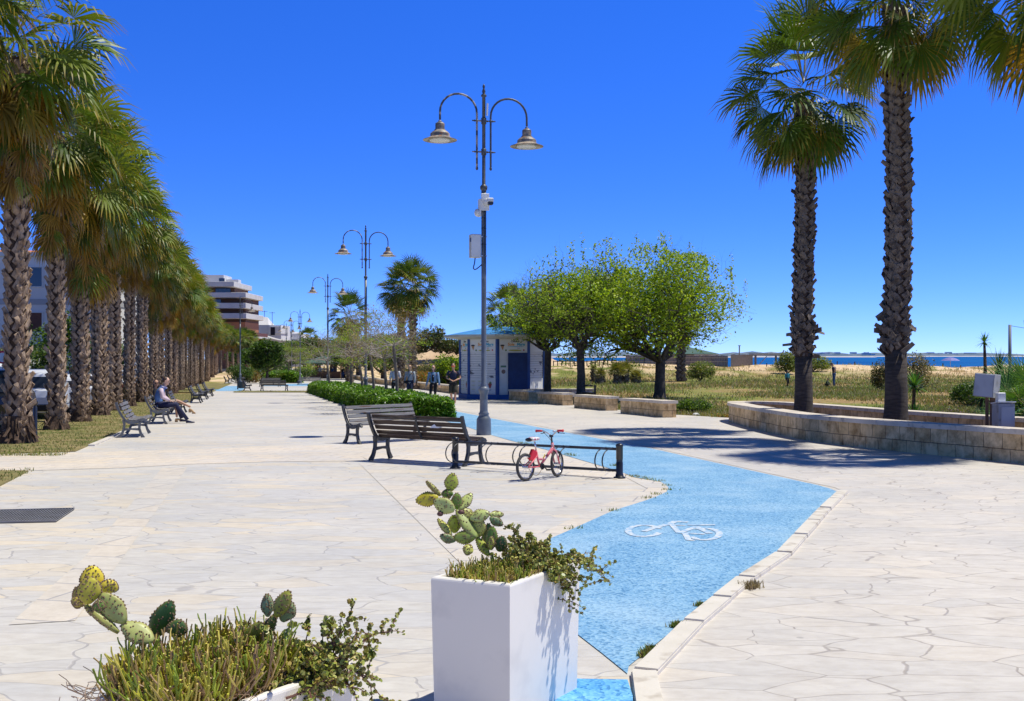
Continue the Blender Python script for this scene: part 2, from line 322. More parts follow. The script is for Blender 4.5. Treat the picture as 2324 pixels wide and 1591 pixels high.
def sheet(name,poly,m,dz,kind=True,thick=0):
    poly=[tuple(p[:2]) for p in poly]; mb=MB()
    for up in(False,True):
        q=clipy(poly,FLAT,up)
        if len(q)<3: continue
        bm=bmesh.new(); vs=[bm.verts.new((x,y,gz(y)+dz)) for x,y in q]
        try: f=bm.faces.new(vs)
        except Exception: bm.free(); continue
        bmesh.ops.triangulate(bm,faces=[f]); bm.normal_update()
        if thick:
            r=bmesh.ops.extrude_face_region(bm,geom=list(bm.faces)); 
            for v in r['geom']:
                if isinstance(v,bmesh.types.BMVert): v.co.z-=thick
            bmesh.ops.recalc_face_normals(bm,faces=list(bm.faces))
        bm.verts.ensure_lookup_table(); bm.verts.index_update()
        fs=[tuple(v.index for v in f.verts) for f in bm.faces]
        if not thick: fs=[f if (Vector(bm.verts[f[1]].co)-bm.verts[f[0]].co).cross(bm.verts[f[2]].co-bm.verts[f[0]].co).z>0 else f[::-1] for f in fs]
        mb.add([v.co.copy() for v in bm.verts],fs); bm.free()
    o=mb.build(name,m)
    return struct(o) if kind else o
def GP(l,dz=0): return [tuple(G(a,b,dz)) for a,b in l]
def xe(y): return -9.6-.23*(y-25.7)
def xr(y): return fex(y)
plaza=[(-30,-8),(16,-8)]+[(x+.25,y) for x,y in FE]+[(-52,275),(-70,275)]+[(xe(y)-1,y) for y in (210,130,21)]+[(-30,21.6)]
sheet('plaza_paving',plaza,pavM,.030)
# blue cycle path outline from its corners on the ground
blue_px=[(1042,937),(1111,951),(1475,1021),(1506,1028),(1696,1071),(1857,1107),(1885,1115),(1900,1122),(1857,1164),(1760,1268),(1671,1326),(1545,1429),(1427,1526),(1424,1544),(1366,1496),(1309,1451),(1150,1325),(1215,1245),(1284,1215),(1391,1166),(1463,1143),(1490,1133),(1513,1122),(1517,1111),(1499,1098),(1440,1088),(1407,1075),(1315,1047),(1239,1024),(1162,1004),(1100,986),(1062,972)]
bw=GP(blue_px); 
far_r=(bw[0][0]-.24*40,bw[0][1]+40); far_l=(bw[-1][0]-.9-.24*43,bw[-1][1]+43)
BP=[far_r]+[tuple(p[:2]) for p in bw]+[(bw[-1][0]-.75,bw[-1][1]+3),far_l]
def blue_mat(name,c1,c2):
    m=mat(name,c1,c2,scale=1.6,rough=.85,spec=.2,detail=6); n=m.node_tree; b=n.nodes['Principled BSDF']; k=n.links.new
    src=b.inputs['Base Color'].links[0].from_socket; t=n.nodes.new('ShaderNodeTexCoord'); v=n.nodes.new('ShaderNodeTexVoronoi'); v.inputs['Scale'].default_value=52; k(t.outputs['Object'],v.inputs['Vector'])
    r=n.nodes.new('ShaderNodeSeparateColor'); k(v.outputs['Color'],r.inputs[0]); rr=n.nodes.new('ShaderNodeValToRGB'); E=rr.color_ramp.elements; E.new(.5); E[0].color=(.42,.56,.66,1);E[1].position=.3;E[1].color=(1,1,1,1);E[2].position=.9;E[2].color=(1.6,1.3,1.12,1); k(r.outputs[0],rr.inputs[0])
    mu=n.nodes.new('ShaderNodeMix'); mu.data_type='RGBA'; mu.blend_type='MULTIPLY'; mu.inputs[0].default_value=1; k(src,mu.inputs[6]); k(rr.outputs[0],mu.inputs[7])
    # pale worn blotches
    w=n.nodes.new('ShaderNodeTexNoise'); w.inputs['Scale'].default_value=.8; w.inputs['Detail'].default_value=7; k(t.outputs['Object'],w.inputs['Vector']); wr=n.nodes.new('ShaderNodeMapRange'); wr.inputs[1].default_value=.48; wr.inputs[2].default_value=.75; wr.inputs[4].default_value=.55; k(w.outputs['Fac'],wr.inputs[0])
    mx=n.nodes.new('ShaderNodeMix'); mx.data_type='RGBA'; mx.inputs[7].default_value=(.38,.53,.66,1); k(wr.outputs[0],mx.inputs[0]); k(mu.outputs[2],mx.inputs[6]); k(mx.outputs[2],b.inputs['Base Color'])
    bp=n.nodes.new('ShaderNodeBump'); bp.inputs['Strength'].default_value=.6; bp.inputs['Distance'].default_value=.006; k(v.outputs['Distance'],bp.inputs['Height']); k(bp.outputs[0],b.inputs['Normal']); return m
blueM=blue_mat('blue_path',(.15,.33,.545),(.19,.38,.585))
sheet('cycle_path',BP,blueM,.036)
sheet('cycle_path_branch',GP([(496,877),(560,877),(548,888.5),(484,888.5)]),blueM,.036)
sheet('cycle_path_crossing',GP([(600,873),(700,871),(700,877),(598,877)]),blueM,.036)
# seaward paving (clearer, warmer stones) right of the kerb and beyond the path
pr=[(16,-8),(.9,-8),(.78,4.9)]+[tuple(G(a,b)[:2]) for a,b in [(1445,1587),(1560,1440),(1685,1335),(1775,1270),(1872,1168),(1918,1123),(1895,1112),(1857,1104),(1696,1068),(1506,1025),(1475,1018),(1111,948)]]+[(-3.6,49),(-3.2,62)]+[(x+.2,y) for x,y in FE[:12][::-1]]
sheet('seaward_paving',pr,pavR,.034)
# slab bands
sheet('slab_band',[tuple(G(a,b)[:2]) for a,b in [(-200,1042),(171,1031),(640,1017),(800,1012),(830,1050),(620,1052),(424,1058),(285,1066),(60,1073),(-200,1080)]],slabM,.034)
sheet('slab_band',[tuple(G(a,b)[:2]) for a,b in [(780,1013),(1035,985),(1150,1002),(1320,1050),(1420,1080),(1400,1093),(1200,1075),(1000,1058),(840,1052)]],slabM,.0345)
sheet('slab_band',[tuple(G(a,b)[:2]) for a,b in [(368,1067),(426,1064),(264,1294),(170,1420),(20,1430),(189,1276)]],bandM,.0342)
sheet('slab_band',[tuple(G(a,b)[:2]) for a,b in [(815,1056),(873,1114),(1030,1272),(1150,1395),(1290,1395),(1160,1272),(985,1114),(905,1060)]],bandM,.0343)
sheet('slab_band',[tuple(G(a,b)[:2]) for a,b in [(1517,1110),(1516,1124),(1391,1168),(1284,1217),(1215,1247),(1185,1235),(1265,1200),(1380,1148),(1470,1115),(1420,1088),(1500,1099)]],bandM,.0345)
# kerb along the path
kerbM=mat('kerb_stone',(.60,.55,.47),(.66,.605,.53),scale=3,rough=.8,bump=.3,c3=(.42,.36,.29),s3=5)
ki=[G(a,b) for a,b in [(1443,1660),(1429,1545),(1545,1429),(1671,1326),(1760,1268),(1857,1164),(1900,1123)]]
ki=[Vector((p.x+.01,p.y,0)) for p in ki]; ki=ki
kb=MB()
pts=[]; 
for a,b in zip(ki,ki[1:]):
    n=max(1,round((b-a).length/1.0)); pts+=[a.lerp(b,i/n) for i in range(n)]
pts.append(ki[-1])
for a,b in zip(pts,pts[1:]):
    t=(b-a).normalized(); q=Vector((t.y,-t.x,0)); j=rnd.uniform(-.006,.006); a2=a+t*.006; b2=b-t*.006
    P=[a2+q*j,a2+q*(.135+j),b2+q*(.135+j),b2+q*j]; h0=.036; h1=.070+rnd.uniform(-.004,.004)
    for k_ in(1,): kb.prism([p[:2] for p in P],-.05,h1-.012,zf=lambda x,y:gz(y)); kb.prism([((p-(P[0]+P[2])/2)*.94+(P[0]+P[2])/2)[:2] for p in P],h1-.0119,h1,zf=lambda x,y:gz(y))
struct(kb.build('path_kerb',kerbM))
# raised blue step at the bottom edge
bs=MB(); bs.prism([tuple(G(a,b)[:2]) for a,b in [(1310,1560),(1424,1562),(1436,1600),(1440,1680),(1240,1690),(1255,1605)]][::-1],.0,.046,zf=lambda x,y:gz(y)); struct(bs.build('blue_step',blue_mat('blue_step_paint',(.07,.30,.66),(.16,.42,.72))))
# bicycle mark on the path
mk=MB(); c=G(1528,1215); ex=Vector((-.235,.0,0))
def sym(u,v): # u: 0..1 left->right in picture, v 0..1 top->bottom, from the painted symbol's bounding quad
    return G(1421+u*215+ (0)*v,1190+v*47)
def mstroke(P,w=.034):
    P=[sym(*p) for p in P]
    for a,b in zip(P,P[1:]):
        t=(b-a); t.z=0; t.normalize(); q=Vector((-t.y,t.x,0)); e=t*w*.35
        z=Vector((0,0,.0405)); mk.add([a-e-q*w+z,b+e-q*w+z,b+e+q*w+z,a-e+q*w+z],[(0,1,2,3)])
def circ(cu,cv,ru,rv,a0=0,a1=360,n=22): return [(cu+ru*math.cos(R(a0+(a1-a0)*i/n)),cv+rv*math.sin(R(a0+(a1-a0)*i/n))) for i in range(n+1)]
mstroke(circ(.19,.5,.17,.28,20,335)); mstroke(circ(.83,.66,.155,.28,-120,150))
mstroke([(.19,.52),(.30,.35),(.47,.14)]); mstroke([(.47,.14),(.56,.60),(.82,.66)],.03); mstroke([(.47,.14),(.52,.03),(.64,.06)]); mstroke([(.44,.2),(.62,.24)],.022)
mstroke([(.56,.60),(.74,.30)]); mstroke([(.66,.22),(.93,.20)],.03); mstroke([(.74,.3),(.88,.62)]); mstroke([(.62,.62),(.66,.95),(.72,.97)],.03)
mkM=mat('road_paint',(.58,.62,.66),(.25,.42,.62),scale=22,rough=.8,fac=(.45,.60),detail=8)
o=mk.build('bicycle_marking',mkM); struct(o)
# asphalt road and car park left of the palms
asM=mat('asphalt',(.045,.047,.05),(.07,.07,.072),scale=3,rough=.9,bump=.3,bscale=60)
sheet('road',[(xe(y)-4.6,y) for y in (5,130,330)]+[(xe(330)-22,330),(xe(5)-26,5)],asM,.034)
lm=MB()
for i in range(16):
    y0=22+i*5.6; a=Vector((xe(y0)-5,y0,0)); 
    for dx in (0,): lm.add([(a.x,a.y,gz(a.y)+.04),(a.x-4.6,a.y-1.1,gz(a.y-1.1)+.04),(a.x-4.6,a.y-.95,gz(a.y-.95)+.04),(a.x,a.y+.15,gz(a.y+.15)+.04)],[(0,3,2,1)])
struct(lm.build('parking_lines',mat('white_line',(.7,.7,.68),rough=.8)))
# lawn strips on the left
lawnM=mat('lawn',(.11,.13,.035),(.30,.23,.11),scale=1.4,rough=.95,bump=.5,bscale=30,c3=(.30,.24,.12),s3=8,spec=.1)
def lawn(poly): return sheet('lawn',poly,lawnM,.055,thick=.05)
def strip(y0,y1,n=6): return [(xe(y0+(y1-y0)*i/n),y0+(y1-y0)*i/n) for i in range(n+1)]+[(xe(y1-(y1-y0)*i/n)-4.4,y1-(y1-y0)*i/n) for i in range(n+1)]
LA=[tuple(G(171,1029)[:2]),tuple(G(200,1016)[:2])]+strip(25.9,72)[:-1]+[tuple(G(-200,1040)[:2])]
lawn(LA); lawn([tuple(G(64,1075)[:2]),tuple(G(0,1109)[:2]),(-7.4,13.6),(-14,13.6),(-14,17.3)]); lawn(strip(77,84,2)); lawn(strip(88,128,3)); lawn([(-42,170),(-27,165),(-38,172.5),(-42,185)])
lk=MB(); E=[Vector(p+(0,)) for p in LA[1:9]]
for a,b in zip(E,E[1:]):
    t=(b-a).normalized(); q=Vector((t.y,-t.x,0))*.13; n=max(1,int((b-a).length/1))
    for i in range(n):
        u=a.lerp(b,i/n)+t*.005; v=a.lerp(b,(i+1)/n)-t*.005; lk.prism([u[:2],(u+q)[:2],(v+q)[:2],v[:2]],-.03,.065,zf=lambda x,y:gz(y))
struct(lk.build('lawn_kerb',kerbM))
sheet('grass_verge',GP([(530,889.5),(770,888),(770,892),(530,892)]),lawnM,.05)
# ---------------------------------------------------------------- grass (uncountable)
gr=np.random.default_rng(3)
leafM=foliage('grass_blades',rough=.7,trans=.25,spec=.2)
def blades(name,P,h,w,cols,parent=None):
    n=len(P); a=gr.uniform(0,2*PI,n); H=h*gr.uniform(.5,1.3,n); W=w*gr.uniform(.6,1.4,n)
    d=np.stack([np.cos(a),np.sin(a),np.zeros(n)],1); le=gr.normal(0,.35,(n,2))*H[:,None]
    tip=P+np.stack([le[:,0],le[:,1],H],1); Q=np.stack([P-d*W[:,None],P+d*W[:,None],tip+d*W[:,None]*.25,tip-d*W[:,None]*.25],1)
    c=cols[gr.integers(0,len(cols),n)]*gr.uniform(.65,1.3,(n,1)); mb=MB(); mb.quads(Q,c); o=mb.build(name,leafM,parent,col=True); return o
def stuff(o,name_label=None,cat=None):
    o['kind']='stuff'; return o
P=[]
while len(P)<26000:
    y=20+ (gr.random()**1.6)*66; x=xe(y)-gr.random()*4.2-.05
    if y<21.6 and not(x<-8): continue
    if 72<y<77: continue
    P.append((x,y,gz(y)+.055))
for i in range(1500): P.append((-7.0-gr.random()*2.5-.2,14.6+gr.random()*2.5,gz(16)+.055)) 
P=np.array([p for p in P if not(p[1]<18 and (p[0]>-7.1-.2*(p[1]-15)))])
o=blades('lawn_grass',P,.034,.007,np.array([(.14,.20,.03),(.24,.27,.06),(.44,.36,.16),(.38,.31,.14),(.34,.25,.12),(.11,.16,.03)])); tag(stuff(o),'short green and straw coloured grass on the strip under the palm row','grass')
P=[];C=[]
while len(P)<60000:
    u=gr.random(); y=27*(125/27)**(u**.8); x=fex(y)+.3+gr.random()*(y*.49-fex(y))
    if x<-1 and y>80: continue
    if y>104 and gr.random()<.75: continue
    if noise.noise(Vector((x*.12,y*.09,5)))+.35*noise.noise(Vector((x*.6,y*.5,2)))<-.18+gr.normal()*.12: continue
    P.append((x,y,terrain(x,y)))
P=np.array(P); h=.10+.10*np.clip((P[:,1]-40)/60,0,1)
nz=np.array([noise.noise(Vector((p[0]*.09,p[1]*.05,1))) for p in P]); 
o=blades('field_grass',P,h,.010+.00022*P[:,1],np.array([(.36,.27,.13),(.42,.33,.18),(.26,.28,.07),(.17,.24,.05),(.36,.22,.13),(.48,.42,.28),(.20,.27,.06)])); tag(stuff(o),'dry straw, reddish and green grass covering the field behind the stone walls','grass')
# tufts along path edges
def tufts(label,pts,n=60,r=.08,h=.05,cols=((.22,.28,.05),(.35,.32,.08),(.42,.33,.15))):
    P=[]
    for (px,py) in pts:
        c=G(px,py)
        for i in range(n): P.append((c.x+gr.normal(0,r),c.y+gr.normal(0,r*.7),c.z+.035))
    return tag(stuff(blades('weeds',np.array(P),h,.005,np.array(cols))),label,'weeds')
tufts('green weeds growing along the edge of the blue path beside the paved corner',[(1517,1108),(1515,1118),(1500,1098),(1490,1128),(1470,1137),(1450,1088),(1462,1091),(1475,1094),(1435,1086),(1391,1166),(1300,1208)],26,.05,.032)
tufts('weeds in the joint between blue path and kerb',[(1470,1497),(1462,1503),(1478,1490),(1535,1437),(1540,1433),(1590,1388)],110,.018,.03,((.25,.24,.06),(.35,.27,.12),(.2,.28,.05)))
tufts('dry weed tuft in the kerb crack on the pale paving',[(1702,1347),(1708,1344)],120,.03,.05,((.42,.33,.22),(.35,.25,.15)))
tufts('weeds along the far edge of the promenade crossing',[(540+i*9,890) for i in range(26)],50,.35,.12)
tufts('small dry weeds by the path edge behind the bicycle rack',[(1185,1009),(1195,1012),(1205,1014),(1290,1036),(1300,1039),(1395,1062)],40,.05,.04)
# ---------------------------------------------------------------- palms
palmM=foliage('palm_leaf',rough=.45,trans=.25,tint=(1.2,1.1,.25),spec=.35)
barkM=mat('palm_boots',(.19,.115,.065),(.46,.33,.22),scale=5,rough=.85,bump=.5,bscale=40,c3=(.09,.06,.045),s3=9,fac=(.3,.62))
barkD=mat('palm_fibre',(.055,.032,.02),(.13,.08,.05),scale=14,rough=.95,bump=1,bscale=50)
barkG=mat('palm_bark_ringed',(.05,.037,.028),(.10,.078,.06),scale=4,rough=.95,bump=.9,bscale=30,stretch=(1,1,5))
def fan_leaf(mb,o,d,up,pet,rad,cg,ct,droop,nseg=22,spread=205,fold=.25,rr=random,petw=.018,roll=.45):
    """fan leaf: origin o, direction d of the petiole, up normal"""
    d=d.normalized(); s=d.cross(up).normalized(); s=Matrix.Rotation(rr.gauss(0,roll),3,d)@s; u=s.cross(d).normalized()
    # petiole
    p=[]; q=o.copy(); dd=d.copy()
    for i in range(5):
        p.append(q.copy()); q=q+dd*pet/4; dd=(dd+Vector((0,0,-.10*droop))).normalized()
    hub=p[-1]; side=s*petw
    V=[];
    for i,k in enumerate(p): f=1-.5*i/4; V+=[k-side*f,k+side*f,k+u*petw*.5*f]
    Fq=[]
    for i in range(4):
        a=i*3; b=a+3; Fq+=[(a,a+1,b+1,b),(a+1,a+2,b+2,b+1),(a+2,a,b,b+2)]
    mb.add(V,Fq,col=np.array([.34,.30,.10])*rr.uniform(.7,1.1))
    d=dd; s=d.cross(u).normalized(); u=s.cross(d).normalized()
    Q=[];CC=[]
    for i in range(nseg):
        t=(i/(nseg-1)-.5)*2; a=R(spread/2)*t; dr=(d*math.cos(a)+s*math.sin(a)+u*fold*abs(math.sin(a))).normalized()
        ln=rad*(1-.30*abs(t)**2.5)*rr.uniform(.9,1.06); k1=hub+dr*ln*.42; w=ln*R(spread)/nseg*.42*.92
        ws=(-d*math.sin(a)+s*math.cos(a)); n_=dr.cross(ws)
        g1=dr+Vector((0,0,-.42*droop*rr.uniform(.7,1.3))); g1.normalize(); k2=k1+g1*ln*.30
        g2=g1+Vector((rr.gauss(0,.10),rr.gauss(0,.10),-1.05*droop*rr.uniform(.6,1.4))); g2.normalize(); k3=k2+g2*ln*.33
        z=n_*w*.25*(1 if i%2 else -1)
        q0=[hub,hub,k1+ws*w*.5+z,k1-ws*w*.5-z]; q1=[k1-ws*w*.5-z,k1+ws*w*.5+z,k2+ws*w*.36,k2-ws*w*.36]; q2=[k2-ws*w*.36,k2+ws*w*.36,k3+ws*w*.05,k3-ws*w*.05]
        b=rr.uniform(.8,1.2); A=np.array(cg)*b; T=np.array(ct)*b; Mx=A*.55+T*.45
        V=[hub,k1-ws*w*.5-z,k1+ws*w*.5+z,k2+ws*w*.34,k2-ws*w*.34,k3]
        mb.add(V,[(0,1,2),(1,4,3,2),(4,5,3)],col=np.array([A,A,A,A*.7+Mx*.3,A*.7+Mx*.3,T]))
GREENS=[(.075,.14,.012),(.10,.17,.015),(.055,.10,.012),(.15,.21,.02),(.19,.25,.03)]
ORG=[(.55,.27,.02),(.45,.24,.03),(.34,.20,.04),(.58,.36,.06)]
def crown(seed,n=62,rad=1.15,pet=1.25,nseg=22,low=-70,old=.4):
    rr=random.Random(seed); mb=MB()
    for i in range(n):
        f=(i+.5)/n; el=85-(85-low)*f**.85+rr.uniform(-7,7); az=i*137.5+rr.uniform(-14,14)
        d=Vector((math.cos(R(az))*math.cos(R(el)),math.sin(R(az))*math.cos(R(el)),math.sin(R(el))))
        up=Vector((0,0,1)) if abs(el)<75 else Vector((math.cos(R(az)),math.sin(R(az)),.1))*-1
        o=Vector((0,0,.55-.55*f))+d*.12
        cg=GREENS[rr.randrange(len(GREENS))]; tipb=rr.random()
        ct=np.array(ORG[rr.randrange(4)])*.9 if (f>.18 and tipb<.6+.4*f) else np.array(cg)*1.2
        if f>.8 and rr.random()<old: cg=tuple(np.array(ORG[rr.randrange(4)])*.55+np.array(cg)*.4)
        fan_leaf(mb,o,d,up,pet*rr.uniform(.75,1.1)*(1-.15*f),rad*rr.uniform(.85,1.12),cg,ct,droop=.45+.8*f*rr.uniform(.7,1.2),nseg=nseg,rr=rr)
    return mb
def skirt(seed,depth=2.2,n=44,rad=.85):
    rr=random.Random(seed+99); mb=MB()
    for i in range(n):
        f=i/n; az=rr.uniform(0,360); z=-.2-depth*f*.8; el=-62-18*f+rr.uniform(-10,10)
        d=Vector((math.cos(R(az))*math.cos(R(el)),math.sin(R(az))*math.cos(R(el)),math.sin(R(el))))
        o=Vector((0,0,z))+Vector((math.cos(R(az)),math.sin(R(az)),0))*(.15+.1*rr.random())
        k=rr.random(); cg=np.array(ORG[rr.randrange(4)])*.75 if k<.38+.35*f else np.array(GREENS[rr.randrange(5)])*1.1
        fan_leaf(mb,o,d,Vector((math.cos(R(az)),math.sin(R(az)),0)),.35*rr.uniform(.6,1.3),rad*rr.uniform(.7,1.15),cg,np.array(ORG[rr.randrange(4)])*.9,droop=.55,nseg=15,spread=130,rr=rr)
    return mb
def trunk(seed,h,r0=.24,r1=.2,dz=.135,nb=8,boot=.30,smooth0=.0,flare=1.25,lean=0):
    """leaf-base lattice: every boot is a curved wedge standing off the stem"""
    rr=random.Random(seed); mb=MB(); n=22
    def rad(z): return (r1+(r0-r1)*(1-z/h))*(1+(flare-1)*math.exp(-z/.45))
    def ctr(z): return Vector((lean*math.sin(z*.7+seed),lean*math.cos(z*.5+seed)-lean,0))
    P=[];Rr=[]
    for i in range(n+1):
        z=h*i/n; P.append(ctr(z)+Vector((0,0,z))); Rr.append(rad(z)*.92)
    mb.tube(P,Rr,seg=14,m=1)
    z=smooth0+.1; k=0
    while z<h-.05:
        for j in range(nb):
            a=2*PI*(j+.5*(k%2))/nb+rr.uniform(-.12,.12); r=rad(z)*.93; sgn=1 if (j+k)%2 else -1
            tilt=R(rr.uniform(24,46))*sgn; L_=boot*rr.uniform(.75,1.2); wd=2*PI*r/nb*rr.uniform(.78,1.1)
            rd=Vector((math.cos(a),math.sin(a),0)); tg=Vector((-math.sin(a),math.cos(a),0)); upv=(Vector((0,0,1))*math.cos(tilt)+tg*math.sin(tilt)); sd=(tg*math.cos(tilt)-Vector((0,0,1))*math.sin(tilt))
            ou=rr.uniform(.16,.42) if rr.random()<.9 else rr.uniform(.5,.9); c=ctr(z)+rd*r+Vector((0,0,z+rr.uniform(-.04,.04))); th=.022
            b0=c-sd*wd*.5; b1=c+sd*wd*.5; dv=(upv+rd*ou).normalized(); t0=b0+dv*L_*.95+sd*wd*.14; t1=b1+dv*L_*.85-sd*wd*.10; mid=c+dv*L_*.5+rd*.03
            V=[b0,b1,t1,t0,b0+rd*th,b1+rd*th,t1+rd*th,t0+rd*th,c+rd*(th+.02)+dv*L_*.1,mid+rd*.02]
            mb.add(V,[(3,2,1,0),(4,5,8),(5,6,9,8),(6,7,9),(7,4,8,9),(0,1,5,4),(1,2,6,5),(2,3,7,6),(3,0,4,7)],m=0)
        z+=dz; k+=1
    return mb
def rootmass(seed,r=.42,h=.55,spk=30):
    rr=random.Random(seed); mb=MB()
    mb.lathe([(r*1.25,0),(r*1.18,h*.25),(r*.95,h*.6),(r*.82,h)],seg=18,jit=lambda a,z:.10*math.sin(7*a+z*9)+.05*math.sin(17*a+seed))
    for i in range(spk):
        a=rr.uniform(0,2*PI); z=rr.uniform(.1,h*1.1); d=Vector((math.cos(a),math.sin(a),0)); c=d*r*.85+Vector((0,0,z)); t=Vector((-d.y,d.x,0)); 
        e=c+d*rr.uniform(.08,.26)+Vector((0,0,-z*rr.uniform(.5,1.0))); wv=rr.uniform(.02,.06); mb.add([c-t*wv,c+t*wv,e+t*wv*.8,e-t*wv*.8,c+d*.04],[(0,1,2,3),(0,4,1),(0,3,4),(1,4,2)])
    for i in range(90):
        a=rr.uniform(0,2*PI); z=rr.uniform(.0,h*1.1); d=Vector((math.cos(a),math.sin(a),0)); c=d*r*.95+Vector((0,0,z)); t=Vector((-d.y,d.x,rr.uniform(-.6,.6))); e=c+t*rr.uniform(.06,.2)+d*rr.uniform(.02,.10); mb.add([c,c+Vector((0,0,.012)),e],[(0,1,2)])
    return mb
crowns=[crown(s,n=58,nseg=20).mesh('palm_crown',palmM,col=True) for s in (1,2,3,4)]
skirts=[skirt(s,depth=3.1,n=64).mesh('palm_skirt',palmM,col=True) for s in (1,2,3)]
TH=8.1
trunks=[trunk(s,TH,r0=.225,r1=.20).mesh('palm_trunk',[barkM,barkD]) for s in (1,2,3)]
roots=[rootmass(s,r=.27,h=.40,spk=12).mesh('palm_roots',barkD) for s in (1,2)]
bigroot=rootmass(9,r=.32,h=.62,spk=40)
GRP='fan palms in the row along the left side of the promenade'
YP=[18.7,23.6,28.8,33.3,37.9,42.3,47.3,53.2,59.6,64.5,69.5,74.5,79.5,84.5,89.5,94.5,100,105,110,116,121,127,133,139,145,151,157,163,169,176,183,190,197,205,212,220,228,236,244,252,260]
ORD=['first','second','third','fourth','fifth','sixth','seventh','eighth','ninth','tenth']
def palm_row_label(i):
    special={0:'fan palm at the left photo edge, only its hanging fronds in view',1:'fan palm with a torn fibrous root base, nearest on the lawn',2:'fan palm with a thick dark trunk, standing left of the white hatchback',3:'fan palm with a pale sunlit trunk, third in the row from the near lawn corner',4:'fan palm whose trunk rises behind the nearest empty bench',5:'fan palm with a slim trunk, fifth in the row from the near lawn corner'}
    if i in special: return special[i]
    if i<=10: return 'fan palm behind the seated couple, %s in the row from the near end'%ORD[i-1] if i<8 else 'fan palm beside the middle benches, %s in the row from the near end'%ORD[i-1]
    return None
for i,y in enumerate(YP):
    x=-10.9-.248*(y-23.6)+(rnd.uniform(-.25,.25) if i>8 else (0,.10,.06,0,0,0,0,0,0)[i])+max(0,y-200)*.13; z=gz(y)+.03
    lab=palm_row_label(i); grp=GRP
    if lab is None: lab='fan palm in the far stretch of the palm row, beyond the tenth trunk'; grp='far fan palms of the palm row'
    big=i in(0,); hs=rnd.uniform(.89,1.01)*(1 if y<150 else .88); 
    if i==1: hs=1.04
    if i==2: hs=.97
    t=thing('fan_palm',lab,'palm tree',(x,y,z),rnd.uniform(0,6.28),grp)
    wk=rnd.uniform(.72,.88); t.rotation_euler=(rnd.uniform(-.018,.018),rnd.uniform(-.018,.018),t.rotation_euler[2])
    a=link(trunks[i%3],'trunk',t,scale=(wk,wk,hs))
    top=TH*hs
    link(crowns[(i*3+i//4)%4],'crown',t,(0,0,top+.0),rot=(rnd.uniform(-.12,.12),rnd.uniform(-.12,.12),rnd.uniform(0,6.28)),scale=(rnd.uniform(.85,1.12),)*3)
    link(skirts[(i+1)%3],'dead_fronds',t,(0,0,top+.1),rot=(0,0,rnd.uniform(0,6.28)),scale=(rnd.uniform(.85,1.12),rnd.uniform(.85,1.12),rnd.uniform(.78,1.12)))
    if i==1: bigroot.build('root_base',[barkD],t)
    else: link(roots[i%2],'root_base',t,rot=(0,0,rnd.uniform(0,6)))
# three tall palms in the oval planter
barkS=mat('palm_boots_shaded',(.085,.062,.045),(.21,.165,.125),scale=5,rough=.9,bump=.5,bscale=40,c3=(.06,.045,.035),s3=9,fac=(.3,.62))  # darker copy of the row's boot colour, trunk shade put into the colour
def tallpalm(label,x,y,h,seed,r0,cs,nleaf,low=-62,rad=1.2):
    t=thing('fan_palm',label,'palm tree',(x,y,gz(y)+.25),0,'tall fan palms in the oval stone planter')
    zb=1.75
    # smooth ringed foot
    m=MB(); m.lathe([(r0*1.32,0),(r0*1.22,.12),(r0*1.1,.5),(r0*1.02,1.0),(r0*1.0,zb+.1)],seg=22,jit=lambda a,z:.02*math.sin(5*a+z*3)+.012*math.sin(60*z)); m.build('trunk_foot',barkG,t,smooth=True)
    rr=random.Random(seed); jb=trunk(seed,h-zb,r0=r0*.95,r1=r0*.8,dz=.11,nb=8,boot=.22,flare=1.05,lean=.05)
    jb.V=[v+np.array([0,0,zb]) for v in jb.V]
    for k in range(34):
        z=zb+rr.uniform(-.15,.85)+(0 if k%3 else .3); a=rr.uniform(0,2*PI); d=Vector((math.cos(a),math.sin(a),0)); tt=Vector((-d.y,d.x,0)); c=d*r0*.9+Vector((0,0,z)); s_=rr.choice((-1,1)); dr=(d*rr.uniform(.35,.9)+tt*s_*rr.uniform(.2,.9)+Vector((0,0,rr.uniform(-.5,.6)))).normalized(); ln=rr.uniform(.16,.36); wv=rr.uniform(.04,.08); u=dr.cross(d).normalized()*wv
        e=c+dr*ln; jb.add([c-u,c+u,e+u*.7,e-u*.8,c-u+d*.03,c+u+d*.03,e+u*.7+d*.02,e-u*.8+d*.02],[(3,2,1,0),(4,5,6,7),(0,1,5,4),(1,2,6,5),(2,3,7,6),(3,0,4,7)])
    jb.build('trunk',[barkS,barkD],t)
    cr=crown(cs,n=nleaf,nseg=24,low=low,rad=rad,pet=1.4,old=.25).build('crown',palmM,t,col=True,loc=(0,0,h))
    sk=skirt(cs,depth=.8,n=10,rad=.8).build('dead_fronds',palmM,t,col=True,loc=(0,0,h+.15))
    return t
tallpalm('tall fan palm in the oval planter, its whole crown in view',7.75,28.7,8.55,11,.225,21,50)
tallpalm('thicker fan palm in the oval planter, its crown cut off by the photo top',8.75,24.6,9.65,12,.24,22,52,low=-62,rad=1.2)
tallpalm('fan palm at the right photo edge, only hanging fronds in view',10.3,20.6,8.9,13,.22,23,54,low=-62,rad=1.2)
